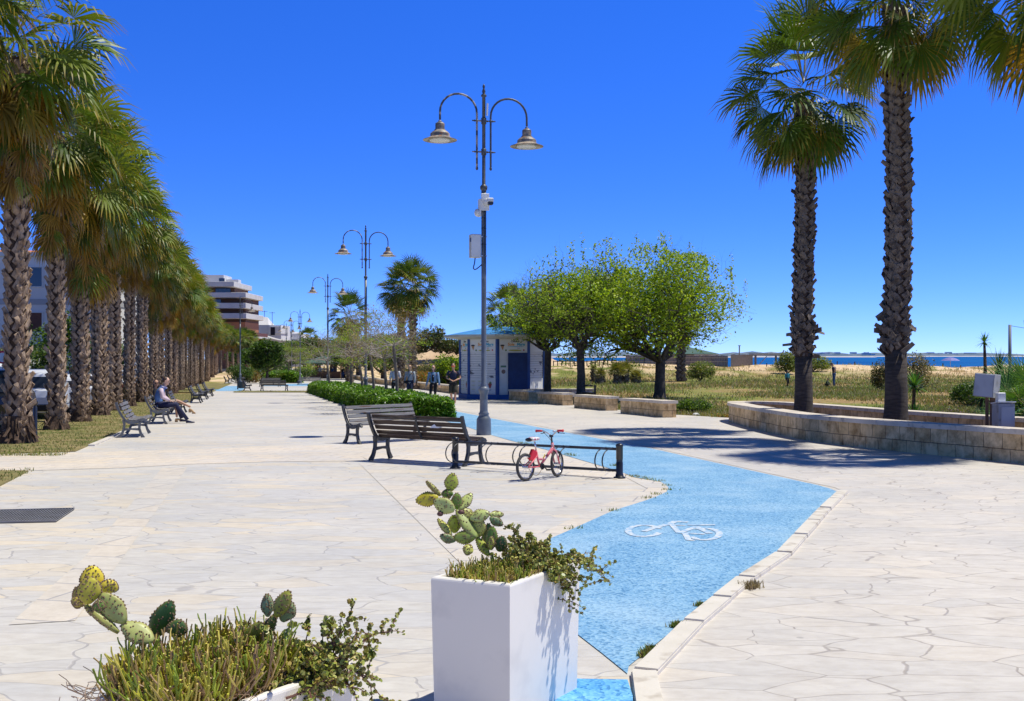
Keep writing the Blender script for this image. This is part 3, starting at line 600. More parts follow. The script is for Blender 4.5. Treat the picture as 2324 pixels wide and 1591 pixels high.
# smaller palms elsewhere
def midpalm(name,label,px,D,top_py,seed,r=.17,cr=1,n=46,grp=None,zb=None,sk=True):
    x=X(px,D); z0=gz(D) if zb is None else zb; h=zpy(top_py,D)-z0
    t=thing(name,label,'palm tree',(x,D,z0),rnd.uniform(0,6),grp)
    trunk(seed,h,r0=r*1.15,r1=r,dz=.2,nb=7,boot=.3).build('trunk',[barkS,barkD],t)
    link(crowns[seed%3],'crown',t,(0,0,h),rot=(0,0,rnd.uniform(0,6)),scale=(cr,)*3)
    if sk: link(skirts[seed%3],'dead_fronds',t,(0,0,h),scale=(cr*.7,cr*.7,cr*.4))
    return t
midpalm('fan_palm','left palm of the twin fan palms beyond the hedge trees',910,92,672,4,.23,1.08,grp='twin fan palms')
midpalm('fan_palm','right palm of the twin fan palms beyond the hedge trees, taller crown',937,90,662,5,.25,1.15,grp='twin fan palms')
midpalm('fan_palm','dark fan palm left of the twin palms, showing above the bare hedge trees',793,120,727,6,.3,1.25)
midpalm('fan_palm','small fan palm far off beside the orange roofed house',700,210,772,7,.3,1.0)
midpalm('feather_palm','palm with fine fronds rising behind the kiosk roof',1152,78,722,9,.25,.95,sk=False)
mp_=midpalm('palm_tree','palm trunk rising into the right side of the big green tree',1545,94,745,8,.30,.9,zb=terrain(X(1545,94),94),sk=False)
# low fan palms on the field
for k,(px,py,s_,hh,lab) in enumerate([(1362,867,.55,.7,'small fan palm on the field right of the black bin'),(1401,871,.8,.95,'stout low fan palm, leftmost of the dense pair on the field'),(1418,870,.8,1.05,'slim low fan palm leaning right beside the stout one on the field'),(1443,866,.62,.5,'short fan palm left of the big green tree trunk'),(1347,864,.28,1.1,'thin dark palm stump close to the black bin')]):
    D=86+k; x=X(px,D); z=terrain(x,D); t=thing('low_fan_palm',lab,'palm tree',(x,D,z),k,'low fan palms on the field')
    trunk(20+k,hh,r0=.3 if k!=4 else .18,r1=.26 if k!=4 else .18,dz=.16,nb=7,boot=.26).build('trunk',[barkS,barkD],t)
    rr=random.Random(k+50); mb=MB()
    for i in range(30):
        f=i/30; el=80-95*f; az=i*137.5; d=Vector((math.cos(R(az))*math.cos(R(el)),math.sin(R(az))*math.cos(R(el)),math.sin(R(el))))
        fan_leaf(mb,Vector((0,0,0)),d,Vector((0,0,1)),.5,.75,(.20,.22,.05) if i%2 else (.27,.25,.07),(.40,.32,.10),droop=.3,nseg=13,rr=rr)
    o=mb.build('crown',palmM,t,col=True,loc=(0,0,hh)); o.scale=(s_,)*3
# ---------------------------------------------------------------- street lamps
metalM=mat('lamp_paint',(.10,.115,.135),(.15,.165,.185),scale=3,rough=.42,spec=.5,bump=.05,c3=(.20,.22,.24),s3=4)
metalT=mat('lamp_paint_worn',(.05,.055,.065),(.09,.10,.115),scale=6,rough=.45,spec=.5)
peelM=mat('peeling_paint',(.055,.06,.07),(.36,.34,.32),scale=5,rough=.6,fac=(.47,.55),detail=5)
shadeM=mat('rusted_enamel',(.44,.36,.27),(.13,.13,.13),scale=4,rough=.5,fac=(.42,.56),c3=(.30,.13,.05),s3=11)
shadeI=mat('shade_inside',(.72,.62,.46),(.60,.46,.30),scale=8,rough=.5)
lensM=mat('lamp_lens',(.62,.63,.62),rough=.25)
def lamp(label,loc,rz,single=False):
    t=thing('street_lamp',label,'street lamp',loc,rz,'tall curved arm street lamps')
    p=MB(); p.lathe([(.185,0),(.185,.05),(.178,.42),(.15,.47),(.13,.50),(.12,.53),(.135,.56),(.105,.60),(.098,.64),(.096,1.05),(.105,1.08),(.128,1.14),(.128,1.19),(.10,1.22),(.075,1.25),(.085,1.28),(.064,1.31),(.062,3.6),(.062,6.10)],seg=24)
    p.build('column',metalM,t,smooth=True)
    q=MB(); q.lathe([(.062,6.09),(.09,6.13),(.095,6.19),(.06,6.23),(.045,6.25),(.042,8.42),(.07,8.43),(.07,8.46),(.03,8.50),(.045,8.55),(.03,8.60),(.02,8.63),(.035,8.67),(.02,8.72),(.0,8.74)],seg=16)
    for z in (7.05,7.82): q.lathe([(.04,z-.09),(.065,z-.07),(.065,z+.07),(.04,z+.09)],seg=14)
    q.build('upper_pole',metalT,t,smooth=True)
    for s in ((1,) if single else (-1,1)):
        a=MB(); x0=.175*s; x1=1.10*s; r=abs(x1-x0)/2; cx_=(x0+x1)/2; zt=8.0 if s<0 else 7.94
        P=[(x0,0,6.68),(x0,0,7.2),(x0,0,zt-.35),(x0,0,zt-.05)]+[(cx_-s*r*math.cos(PI*i/14),0,zt+r*math.sin(PI*i/14)) for i in range(15)]+[(x1,0,zt-.10),(x1,0,zt-.20)]
        a.tube(P,[.026]*(len(P)),seg=10); a.ell((x0,0,6.64),(.035,.035,.05),8,6)
        for z in (7.05,7.82):
            a.tube([(0,0,z),(x0+.12*s,0,z)],[.016,.016],seg=8)
            for u,rr_ in ((.09,.03),(.175,.045),(.23,.028),(.29,.012)): a.ell((u*s,0,z),(rr_*.8,rr_,rr_),8,5)
        a.lathe([(.035,zt-.22),(.045,zt-.24),(.045,zt-.28),(.02,zt-.30)],c=(x1,0,0),seg=12)
        a.build('lamp_arm',peelM if s<0 else metalT,t,smooth=True)
        z=zt-.26; b=MB(); b.lathe([(.06,z),(.105,z-.03),(.115,z-.045),(.115,z-.18),(.135,z-.185),(.135,z-.205),(.15,z-.215),(.20,z-.25),(.238,z-.29),(.24,z-.36),(.243,z-.362),(.32,z-.405),(.42,z-.44),(.42,z-.448),(.30,z-.42),(.22,z-.40)],c=(x1,0,0),seg=28)
        sh=b.build('lamp_shade',shadeM,t,smooth=False)
        l_=MB(); l_.lathe([(.26,z-.405),(.26,z-.455),(.24,z-.47),(.20,z-.48),(.0,z-.485)],c=(x1,0,0),seg=22); l_.build('lamp_lens',[lensM],sh,smooth=True)
    return t
la=R(13.5)
B1=G(1098,990)
L1=lamp('nearest street lamp, two shades, standing behind the slatted benches with a camera on its pole',B1,la)
src=list(L1.children)
def lampx(label,px,D,single=False):
    loc=(X(px,D),D,gz(D)+.03)
    if single: return lamp(label,loc,la,True)
    return dup(L1,loc,la+rnd.uniform(-.03,.03),label)
lampx('second street lamp along the promenade, rising behind the long green hedge',830,53.1)
lampx('third street lamp along the promenade, left of the second one',744,80)
lampx('fourth street lamp, beside the small far hedge',681,127)
lampx('fifth street lamp, seen just left of the fourth and smaller',662,159)
lampx('smallest street lamp of the row, left of the fifth',650,180)
lampx('single armed street lamp beside the litter bin at the blue paved patch',545,104,True)
lampx('street lamp beyond the car park, its shade between the two nearest palm trunks',41,97,True)
# things fixed to the first lamp
def loc1(dx,dy,z): 
    v=Matrix.Rotation(la,3,'Z')@Vector((dx,dy,0)); return (B1.x+v.x,B1.y+v.y,B1.z+z)
whiteP=mat('white_plastic',(.74,.74,.73),(.66,.66,.64),scale=4,rough=.4)
greyBox=mat('grey_cabinet',(.55,.55,.54),(.47,.47,.47),scale=3,rough=.45,c3=(.40,.40,.39),s3=3)
blackM=mat('black_plastic',(.015,.015,.017),rough=.25)
t=thing('security_camera','white dome camera facing the viewer, mounted under the collar of the nearest lamp','camera',loc1(.02,-.075,5.62),la)
m=MB(); m.box((0,0,.18),(.20,.05,.42),bev=.01); m.build('mounting_box',whiteP,t)
m=MB(); m.ell((.04,-.09,.17),(.10,.11,.10),14,9); m.box((.085,-.16,.20),(.15,.16,.12),bev=.02); m.build('housing',whiteP,t,smooth=False)
m=MB(); m.box((.085,-.20,.125),(.13,.12,.09),bev=.02); m.build('lens_cover',blackM,t)
t=thing('security_camera','white dome camera facing left, on the left side of the nearest lamp pole','camera',loc1(-.085,.0,5.42),la+R(90))
m=MB(); m.box((0,.02,.24),(.16,.05,.44),bev=.01); m.build('mounting_box',whiteP,t)
m=MB(); m.ell((0,.08,.12),(.08,.075,.10),12,8); m.build('housing',whiteP,t,smooth=True)
t=thing('junction_box','grey metal box strapped to the left of the nearest lamp pole','box',loc1(-.22,0,4.42),la+R(8))
m=MB(); m.box((0,0,.29),(.24,.22,.58),bev=.01); m.build('box_body',greyBox,t)
m=MB(); m.box((-.02,-.115,.29),(.24,.008,.55),rot=Matrix.Rotation(0,3,'Z')); m.build('door',whiteP,t)
m=MB(); m.box((-.123,-.01,.44),(.006,.09,.10)); m.build('side_label',mat('blue_label',(.05,.08,.2),rough=.5),t)
m=MB(); 
for z in (.05,.53): m.box((.20,0,z),(.17,.15,.03))
m.build('strap',mat('steel',(.45,.46,.47),rough=.35,metal=.7),t)
m=MB(); m.tube(catmull([(0,0,0),(-.02,-.02,-.12),(-.05,-.02,-.26),(.02,-.02,-.28),(.16,-.05,-.16),(.20,-.07,-.10)]),.014,seg=6); m.build('cable',blackM,t,smooth=True)
m=MB(); m.tube([loc1(.015,-.066,4.3),loc1(.02,-.068,5.6)],.012,seg=6)
for z in (4.75,5.15,5.4,5.55): m.lathe([(.066,z),(.066,z+.02)],c=(B1.x,B1.y,B1.z),seg=14)
tag(m.build('power_cable',blackM),'black cable with ties running up the nearest lamp pole to the camera','cable')
t=tag(MB().tube([loc1(.07,-.05,7.95),loc1(.08,-.06,8.25)],.022,seg=8).build('antenna_unit',whiteP),'small white sensor strapped near the top of the nearest lamp','sensor')
# ---------------------------------------------------------------- benches
ironB=mat('cast_iron',(.022,.024,.028),(.045,.048,.055),scale=8,rough=.45,bump=.1)
ironG=mat('cast_iron_grey',(.12,.125,.13),(.17,.175,.18),scale=5,rough=.55,bump=.1)
woodD=mat('bench_wood_brown',(.028,.015,.009),(.055,.03,.018),scale=3,rough=.55,stretch=(1,14,14),bump=.3,c3=(.16,.12,.08),s3=2)
woodG=mat('bench_wood_weathered',(.12,.117,.12),(.20,.195,.198),scale=3,rough=.7,stretch=(1.2,14,14),bump=.4,c3=(.10,.05,.035),s3=2.2)
woodK=mat('bench_wood_dark',(.05,.047,.047),(.10,.095,.095),scale=3,rough=.6,stretch=(1,14,14),bump=.3)
BACK=[(-.385,.84),(-.345,.74),(-.29,.62),(-.235,.52),(-.17,.445)]; SEAT=[(-.09,.415),(.01,.415),(.11,.435),(.20,.455),(.27,.44)]
def ribbon(mb,P,w,x0,x1):
    """bar following a (y,z) polyline, width per point, between x0 and x1"""
    n=len(P); V=[]
    w=[w]*n if not hasattr(w,'__len__') else w
    for i,(y,z) in enumerate(P):
        a=Vector(P[max(i-1,0)]);b=Vector(P[min(i+1,n-1)]); t=(b-a).normalized(); q=Vector((-t.y,t.x))*w[i]/2
        for xx in(x0,x1): V+= [(xx,y+q.x,z+q.y),(xx,y-q.x,z-q.y)]
    Fq=[]
    for i in range(n-1):
        a=4*i;b=a+4; Fq+=[(a,b,b+1,a+1),(a+2,a+3,b+3,b+2),(a,a+2,b+2,b),(a+1,b+1,b+3,a+3)]
    Fq+=[(0,1,3,2),(4*n-4,4*n-2,4*n-1,4*n-3)]; mb.add(V,Fq)
def bench(label,loc,rz,wood,iron,L_=1.85,grp='cast iron and slat benches on the promenade'):
    t=thing('park_bench',label,'bench',loc,rz,grp); h=L_/2
    for s in(-1,1):
        m=MB(); x0=s*h-.025; x1=s*h+.025
        ribbon(m,[(-.405,.855),(-.372,.74),(-.315,.61),(-.265,.52),(-.20,.43),(-.12,.375),(-.02,.365),(.08,.385),(.18,.425),(.245,.425),(.285,.39)],[.05,.055,.05,.05,.06,.07,.065,.06,.06,.055,.04],x0,x1)
        ribbon(m,[(-.235,.44),(-.215,.33),(-.225,.22),(-.27,.10),(-.345,.0)],[.06,.055,.055,.06,.085],x0,x1)
        ribbon(m,[(.155,.41),(.125,.32),(.125,.22),(.155,.11),(.215,.0)],[.06,.055,.055,.06,.085],x0,x1)
        ribbon(m,[(-.22,.205),(-.05,.215),(.13,.205)],[.06,.04,.06],x0,x1)
        m.build('side_frame',iron,t)
    m=MB()
    for k,(y,z) in enumerate([(-.362,.80),(-.322,.705),(-.276,.61),(-.225,.52),(-.165,.445)]):
        rot=Matrix.Rotation(-R([66,66,62,58,48][k]),3,'X'); m.box((rnd.uniform(-.004,.004),y+.045,z-.012),(L_-.03,.028,.075) if 0 else (L_-.03,.075,.028),rot=Matrix.Rotation(-R([68,66,62,56,44][k]),3,'X'),bev=.004)
    m.build('backrest',wood,t)
    m=MB()
    for k,(y,z,a) in enumerate([(-.08,.42,-8),(.005,.418,2),(.09,.43,10),(.17,.452,12),(.245,.452,-18)]): m.box((rnd.uniform(-.004,.004),y,z),(L_-.03,.072,.028),rot=Matrix.Rotation(R(a),3,'X'),bev=.004)
    m.build('seat',wood,t)
    m=MB(); ribbon(m,[(-.365,.80),(-.33,.70),(-.285,.60),(-.235,.51),(-.17,.43)],.012,-.02,.02); m.build('back_strap',iron,t)
    m=MB(); m.tube([(-h,-.375,.775),(h,-.375,.775)],.008,seg=6); m.build('tie_rod',iron,t)
    return t
def bat(px1,py1,px2,py2): 
    a=G(px1,py1);b=G(px2,py2); return a,b
a1=G(837,1049.6); a2=G(1060,1063.5); fd=Vector((.53,.85,0)); c=(a1+a2)/2+fd*.34
bench('dark brown bench seen from behind with white paper in its back, by the bicycle rack',(c.x,c.y,gz(c.y)+.03),R(-33.5),woodD,ironB,L_=2.05)
fa=-46; lp=Vector((-3.45,23.55)); al=Vector((math.cos(R(45)),math.sin(R(45)))); c=lp+al*.96
bench('weathered grey bench with peeling slats in front of the hedge end',(c.x,c.y,gz(c.y)+.03),R(225),woodG,ironB,L_=1.92)
g_='benches along the palm lawn facing the promenade'
frz=R(-90+13.5)
def lb(label,px,py,wood=woodK,iron=ironB,L_=1.7):
    p=G(px,py); v=Vector((-.235,.972,0)); f=Vector((.972,.235,0)); c=p+v*(L_/2)+f*.0
    return bench(label,(c.x,c.y,gz(c.y)+.03),frz,wood,iron,L_,g_)
b0=lb('nearest empty slatted bench with grey side frames at the lawn corner',304,996,woodG,ironG,1.62)
b1=lb('bench with grey side frames on which the couple sits',361,965.2,woodG,ironG,1.7)
def lbd(label,px,py,src=None):
    p=G(px,py); v=Vector((-.235,.972,0)); c=p+v*.85
    return (dup(LB3,(c.x,c.y,gz(c.y)+.03),frz,label) )
LB3=lb('dark bench mostly hidden behind the seated couple',403,942.5)
lbd('dark bench in the middle group, nearest of its three',446,916.5)
lbd('dark bench in the middle group, second of three',461,908)
lbd('dark bench in the middle group, farthest, by the lawn path',474,901)
for i,(px,D) in enumerate([(516,127),(523,137),(530,146),(537,156)]):
    dup(LB3,(X(px,D),D,gz(D)+.03),frz,'dark bench beyond the blue patch, %s of four in file'%['nearest','second','third','farthest'][i])
c=G(563,887.3); dup(LB3,(c.x,c.y,gz(c.y)+.03),frz,'dark bench seen end on beside the round litter bin')
c=G(623,888); dup(LB3,(c.x,c.y,gz(c.y)+.03),R(-8),'dark bench seen from behind, alone in the promenade middle',scale=(1.15,1,1))
c=G(612,878.5); bench('pale bench facing the viewer just behind the dark one in the promenade middle',(c.x,c.y,gz(c.y)+.03),R(172),woodG,ironB)
c=G(701,874.5); bench('pale bench before the small far hedge, its right end hidden by the long hedge',(c.x,c.y,gz(c.y)+.03),R(176),woodG,ironB,2.3)
# paper on the bench back
t=MB(); pp=[(980,966.5),(987,962),(1008,964.5),(1000,971.5),(975,971)]
Q=[at(a,b,18.45) for a,b in pp]; t.add(Q+[q+Vector((.004,.006,.001)) for q in Q],[(0,1,2,3,4),(9,8,7,6,5),(0,5,6,1),(1,6,7,2),(2,7,8,3),(3,8,9,4),(4,9,5,0)]); tag(t.build('paper_sheet',mat('paper',(.8,.8,.79),rough=.8)),'torn white sheet of paper tucked in the back slats of the brown bench','paper')
# ---------------------------------------------------------------- bicycle rack
blk=mat('rack_black_paint',(.012,.013,.015),(.025,.026,.03),scale=6,rough=.32,spec=.6)
ra=G(1033.5,1067.2); rb=G(1406,1090); ra.z=gz(ra.y)+.03; rb.z=gz(rb.y)+.03
t=thing('bicycle_rack','long black bicycle rack with hoop pairs between two bollard posts','bicycle rack',ra,0)
for p,nm in ((ra,'post'),(rb,'post')):
    m=MB(); k=.052; m.lathe([(k*1.75,0),(k*1.75,.018),(k*1.2,.03),(k*1.1,.065),(k,.075),(k,.24),(k*.86,.247),(k,.255),(k*.86,.262),(k*1.0,.27),(k*.86,.277),(k,.285),(k,.47),(k*1.12,.48),(k*1.14,.497),(k*.8,.515),(0,.525)],seg=24); m.build('post',blk,t,smooth=True,loc=p-ra)
dirv=(rb-ra); ln=dirv.length; du=dirv.normalized(); pn=Vector((du.y,-du.x,0)).normalized()
if pn.y>0: pn=-pn
for z in (.435,.115):
    m=MB(); rot=du.to_track_quat('X','Z').to_matrix(); m.box(dirv/2+Vector((0,0,z)),(ln-.08,.03,.04),rot=rot,bev=.003); m.build('rail',blk,t)
for f in (.037,.256,.463,.697,.942):
    for o_ in (-.032,.032):
        m=MB(); b=du*(ln*f+o_*1.9)+Vector((0,0,0)); P=[]
        for i in range(17):
            a=PI*i/16; P.append(b+pn*(.03+.31*math.sin(a)**.8)+Vector((0,0,.275+.17*math.cos(a))))
        P=[b+Vector((0,0,.455))]+P+[b+Vector((0,0,.095))]
        m.tube(P,[(.012,.006)]*len(P),seg=8,flat=tuple(du)); m.build('hoop',blk,t,smooth=True)
# ---------------------------------------------------------------- child's bicycle
pink=mat('pink_frame',(.62,.07,.09),(.72,.20,.22),scale=9,rough=.35,c3=(.80,.55,.52),s3=12)
redM=mat('red_grip',(.60,.02,.03),rough=.45); rub=mat('tyre',(.035,.033,.032),(.07,.065,.06),scale=20,rough=.85); chrome=mat('chrome',(.62,.62,.63),rough=.25,metal=.85); gold=mat('brown_cable',(.16,.09,.04),rough=.5)
wr=G(1193.6,1096.8); wf=G(1265.4,1087.9); hd=(wf-wr); hd.z=0; wb=hd.length; yaw=math.atan2(hd.y,hd.x)
t=thing('childs_bicycle',"small red and pink children's bicycle parked with its front wheel in the rack",'bicycle',(wr.x,wr.y,gz(wr.y)+.03),yaw)
t.rotation_euler=(R(-3),0,yaw)
rw=.203; SX=lambda x,z,y=0:Vector((x,y,z))
def wheel(cx_,st=0):
    W=MB(); n=30; M3=Matrix.Rotation(st,3,'Z')
    P=[M3@Vector((rw-.022,0,0)) if 0 else M3@Vector(((rw-.022)*math.cos(2*PI*i/n),0,(rw-.022)*math.sin(2*PI*i/n))) for i in range(n+1)]
    W.tube([p+Vector((cx_,0,rw)) for p in P],.022,seg=8,cap=False); o=W.build('wheel',rub,t,smooth=True)
    r_=MB(); P=[M3@Vector(((rw-.042)*math.cos(2*PI*i/n),0,(rw-.042)*math.sin(2*PI*i/n)))+Vector((cx_,0,rw)) for i in range(n+1)]; r_.tube(P,.009,seg=6,cap=False); r_.build('rim',chrome,o,smooth=True)
    s=MB()
    for i in range(14):
        a=2*PI*i/14; s.tube([M3@Vector((.015*math.cos(a+1),(.02 if i%2 else -.02),.015*math.sin(a+1)))+Vector((cx_,0,rw)),M3@Vector(((rw-.045)*math.cos(a),0,(rw-.045)*math.sin(a)))+Vector((cx_,0,rw))],.0013,seg=3)
    s.tube([M3@Vector((0,-.05,0))+Vector((cx_,0,rw)),M3@Vector((0,.05,0))+Vector((cx_,0,rw))],.016,seg=8); s.build('spokes',chrome,o)
wheel(0); wheel(wb,R(12))
hx=wb-.10
m=MB(); m.tube([SX(hx,.52),SX(hx+.02,.43)],.022,seg=10); m.tube(catmull([SX(hx+.015,.455),SX(hx-.10,.36),SX(hx-.20,.295),SX(.30,.30)]),.019,seg=10); m.tube([SX(hx+.01,.43),SX(.34,.20)],.018,seg=10); m.tube([SX(.26,.43),SX(.29,.30),SX(.33,.185)],.016,seg=10)
for s in(-.045,.045): m.tube([SX(0,rw,s),SX(.12,.27,s*.9),SX(.27,.36,s*.4)],.010,seg=8); m.tube([SX(0,rw,s),SX(.16,.19,s*.9),SX(.32,.19,s*.5)],.010,seg=8)
m.build('frame',pink,t,smooth=True)
m=MB()
for s in(-.045,.045): m.tube([SX(hx+.02,.42,s*.35),SX(hx+.035,.385,s),SX(hx+.06,.32,s*1.02),SX(wb,rw,s*1.05)],.012,seg=8)
m.tube([SX(hx+.03,.395,-.045),SX(hx+.03,.405,0),SX(hx+.03,.395,.045)],.013,seg=8)
m.build('fork',pink,t,smooth=True)
m=MB(); m.tube([SX(hx,.52),SX(hx-.012,.62)],.014,seg=8); m.box((hx-.012,0,.62),(.05,.04,.035)); m.build('stem',blackM,t)
hb=[SX(hx-.05,.70,.23),SX(hx-.035,.70,.15),SX(hx-.01,.665,.07),SX(hx,.625,.0),SX(hx-.01,.665,-.07),SX(hx-.035,.70,-.15),SX(hx-.05,.70,-.23)]
m=MB(); m.tube(catmull(hb,4),.010,seg=8); m.ell((hx-.01,-.05,.69),(.018,.018,.018),8,6); m.build('handlebar',chrome,t,smooth=True)
for s in(1,-1):
    m=MB(); m.tube([SX(hx-.036,.70,s*.15),SX(hx-.05,.70,s*.25)],[.017,.017],seg=10); m.tube([SX(hx-.05,.70,s*.25),SX(hx-.051,.70,s*.258)],[.023,.023],seg=10); m.build('grip',redM,t,smooth=True)
    m=MB(); m.tube([SX(hx-.03,.695,s*.135),SX(hx+.0,.665,s*.14)],.012,seg=6); m.tube([SX(hx+.0,.665,s*.14),SX(hx+.03,.66,s*.19),SX(hx+.02,.655,s*.23)],.005,seg=5); m.build('brake_lever',blackM,t)
m=MB(); m.tube([SX(.262,.42),SX(.235,.56)],.012,seg=8); m.build('seat_post',chrome,t,smooth=True)
m=MB(); m.ell((.18,0,.60),(.075,.075,.035),14,8); m.ell((.27,0,.60),(.085,.035,.028),12,8); m.build('saddle',mat('saddle_white_pink',(.72,.70,.66),(.55,.05,.16),scale=14,rough=.4,fac=(.5,.56)),t,smooth=True)
m=MB(); m.ell((.10,0,.595),(.028,.07,.03),8,6); m.build('saddle_back',blackM,t,smooth=True)
m=MB(); m.box((.17,.0,.36),(.10,.055,.16),rot=Matrix.Rotation(R(35),3,'Y')); m.build('chain_guard',redM,t)
m=MB(); m.lathe([(.045,-.008),(.05,0),(.045,.008)],c=(.335,-.045,.19),seg=16,M3=Matrix.Rotation(R(90),3,'X')); m.tube([SX(.335,.19,.06),SX(.335,.19,-.065)],.012,seg=8); m.tube([SX(.335,.19,-.065),SX(.40,.14,-.075)],.008,seg=6); m.box((.41,-.11,.135),(.07,.06,.02)); m.tube([SX(.335,.19,.065),SX(.27,.24,.075)],.008,seg=6); m.box((.26,.11,.245),(.07,.06,.02)); m.build('crank_and_pedals',blackM,t)
m=MB(); m.tube(catmull([SX(.02,.20,-.04),SX(.08,.11,-.05),SX(.20,.07,-.05),SX(.30,.14,-.05),SX(.33,.20,-.05)]),.004,seg=5); m.tube(catmull([SX(hx+.01,.66,.14),SX(hx+.10,.55,.10),SX(hx+.09,.45,.03),SX(hx+.04,.40,0)]),.004,seg=5); m.build('brake_cable',gold,t,smooth=True)
m=MB(); m.box((.42,-.018,.33),(.07,.006,.022),rot=Matrix.Rotation(R(-48),3,'Y')); m.build('frame_sticker',mat('yellow_sticker',(.75,.55,.04),(.05,.04,.02),scale=60,rough=.5,fac=(.52,.56)),t)
# ---------------------------------------------------------------- stone walls
def ashlar(name,cA,cB,bw=.42,rh=.28):
    m=bpy.data.materials.new(name); m.use_nodes=True; n=m.node_tree; b=n.nodes['Principled BSDF']; k=n.links.new; b.inputs['Roughness'].default_value=.9; b.inputs['Specular IOR Level'].default_value=.2
    a=n.nodes.new('ShaderNodeUVMap'); a.uv_map='UV'
    br=n.nodes.new('ShaderNodeTexBrick'); br.inputs['Scale'].default_value=1; br.inputs['Brick Width'].default_value=bw; br.inputs['Row Height'].default_value=rh; br.inputs['Mortar Size'].default_value=.008; br.inputs['Mortar Smooth'].default_value=.6; br.inputs['Color1'].default_value=(*cA,1); br.inputs['Color2'].default_value=(*cB,1); br.inputs['Mortar'].default_value=(.28,.20,.12,1); br.offset=.45
    w=n.nodes.new('ShaderNodeTexNoise'); w.inputs['Scale'].default_value=2.2; w.inputs['Detail'].default_value=4; k(a.outputs[0],w.inputs['Vector']); vm=n.nodes.new('ShaderNodeVectorMath'); vm.operation='MULTIPLY_ADD'; vm.inputs[1].default_value=(.11,.035,0); k(w.outputs['Color'],vm.inputs[0]); k(a.outputs[0],vm.inputs[2]); k(vm.outputs[0],br.inputs['Vector'])
    t=n.nodes.new('ShaderNodeTexCoord'); q=n.nodes.new('ShaderNodeTexNoise'); q.inputs['Scale'].default_value=3.5; q.inputs['Detail'].default_value=8; q.inputs['Roughness'].default_value=.7; k(t.outputs['Object'],q.inputs['Vector']); r=n.nodes.new('ShaderNodeValToRGB'); r.color_ramp.elements[0].position=.33; r.color_ramp.elements[0].color=(.45,.37,.28,1); r.color_ramp.elements[1].position=.58; r.color_ramp.elements[1].color=(1.08,1.05,1.0,1); k(q.outputs['Fac'],r.inputs[0])
    mu=n.nodes.new('ShaderNodeMix'); mu.data_type='RGBA'; mu.blend_type='MULTIPLY'; mu.inputs[0].default_value=1; k(br.outputs['Color'],mu.inputs[6]); k(r.outputs[0],mu.inputs[7]); k(mu.outputs[2],b.inputs['Base Color'])
    bp=n.nodes.new('ShaderNodeBump'); bp.inputs['Strength'].default_value=.9; bp.inputs['Distance'].default_value=.03; bp.invert=True; k(br.outputs['Fac'],bp.inputs['Height']); b2=n.nodes.new('ShaderNodeBump'); b2.inputs['Strength'].default_value=.5; b2.inputs['Distance'].default_value=.02; k(q.outputs['Fac'],b2.inputs['Height']); k(bp.outputs[0],b2.inputs['Normal']); k(b2.outputs[0],b.inputs['Normal'])
    return m
wallM=ashlar('tufa_blocks',(.66,.47,.24),(.80,.61,.35)); capM=mat('cap_stone',(.60,.51,.40),(.70,.61,.49),scale=2.5,rough=.8,bump=.3,c3=(.40,.35,.29),s3=6)
def wallmesh(poly,zt,name,m,parent,closed=True,zb=-.1,origin=(0,0)):
    """solid of a closed outline following the ground, with UVs running along the outline"""
    n=len(poly); me=bpy.data.meshes.new(name); bm=bmesh.new(); uv=bm.loops.layers.uv.new('UV'); ox,oy=origin
    B=[bm.verts.new((x-ox,y-oy,gz(y)+zb-gz(oy))) for x,y in poly]; T=[bm.verts.new((x-ox,y-oy,gz(y)+zt-gz(oy))) for x,y in poly]; s=0
    for i in range(n):
        j=(i+1)%n; d=math.dist(poly[i],poly[j]); f=bm.faces.new((B[i],B[j],T[j],T[i]))
        for lp,(u,v) in zip(f.loops,((s,zb),(s+d,zb),(s+d,zt),(s,zt))): lp[uv].uv=(u,v)
        s+=d
    ft=bm.faces.new(T)
    bmesh.ops.triangulate(bm,faces=[ft]); bmesh.ops.recalc_face_normals(bm,faces=bm.faces); bm.to_mesh(me); bm.free(); me.materials.append(m)
    return link(me,name,parent,(0,0,0))
wl=['short stone bench wall with slab top, farthest and touching the kiosk','second short stone bench wall from the kiosk','third short stone bench wall from the kiosk, before the tree with the bin','short stone bench wall nearest the viewer, with a sunlit right end']
wc=[(( -.16,57.7),(.85,54.6)),((1.23,51.8),(2.29,48.7)),((2.63,45.7),(3.7,42.5)),((4.02,40.0),(5.08,36.4))]
for (p,q),l in zip(wc,wl):
    q=Vector(q);p=Vector(p); d=(p-q).normalized(); s=Vector((d.y,-d.x))
    if s.x<0: s=-s
    o=(p+q)/2; t=thing('stone_bench_wall',l,'wall',(o.x,o.y,gz(o.y)),0,'short stone bench walls edging the field')
    bow=.10; pts=[]
    for i in range(7): f=i/6; pts.append(q.lerp(p,f)-s*bow*math.sin(PI*f)*-1)
    wallmesh([tuple(k) for k in pts]+[tuple(k+s*.5) for k in pts[::-1]],.50,'block_wall',wallM,t,origin=o)
    m=MB(); P=[k-d*.0 for k in pts]; P[0]=P[0]-d*.05; P[-1]=P[-1]+d*.05
    for i in range(0,6,2):
        A,Bm,Cc=P[i],P[i+1],P[i+2]; e=d*.004
        m.prism([((k-o).x,(k-o).y) for k in (A-s*.05+e,Bm-s*.05,Cc-s*.05-e,Cc+s*.55-e,Bm+s*.55,A+s*.55+e)],.505,.60+rnd.uniform(-.004,.004),zf=lambda x,y,oy=o.y:gz(y+oy)-gz(oy))
    m.build('cap_slab',capM,t)
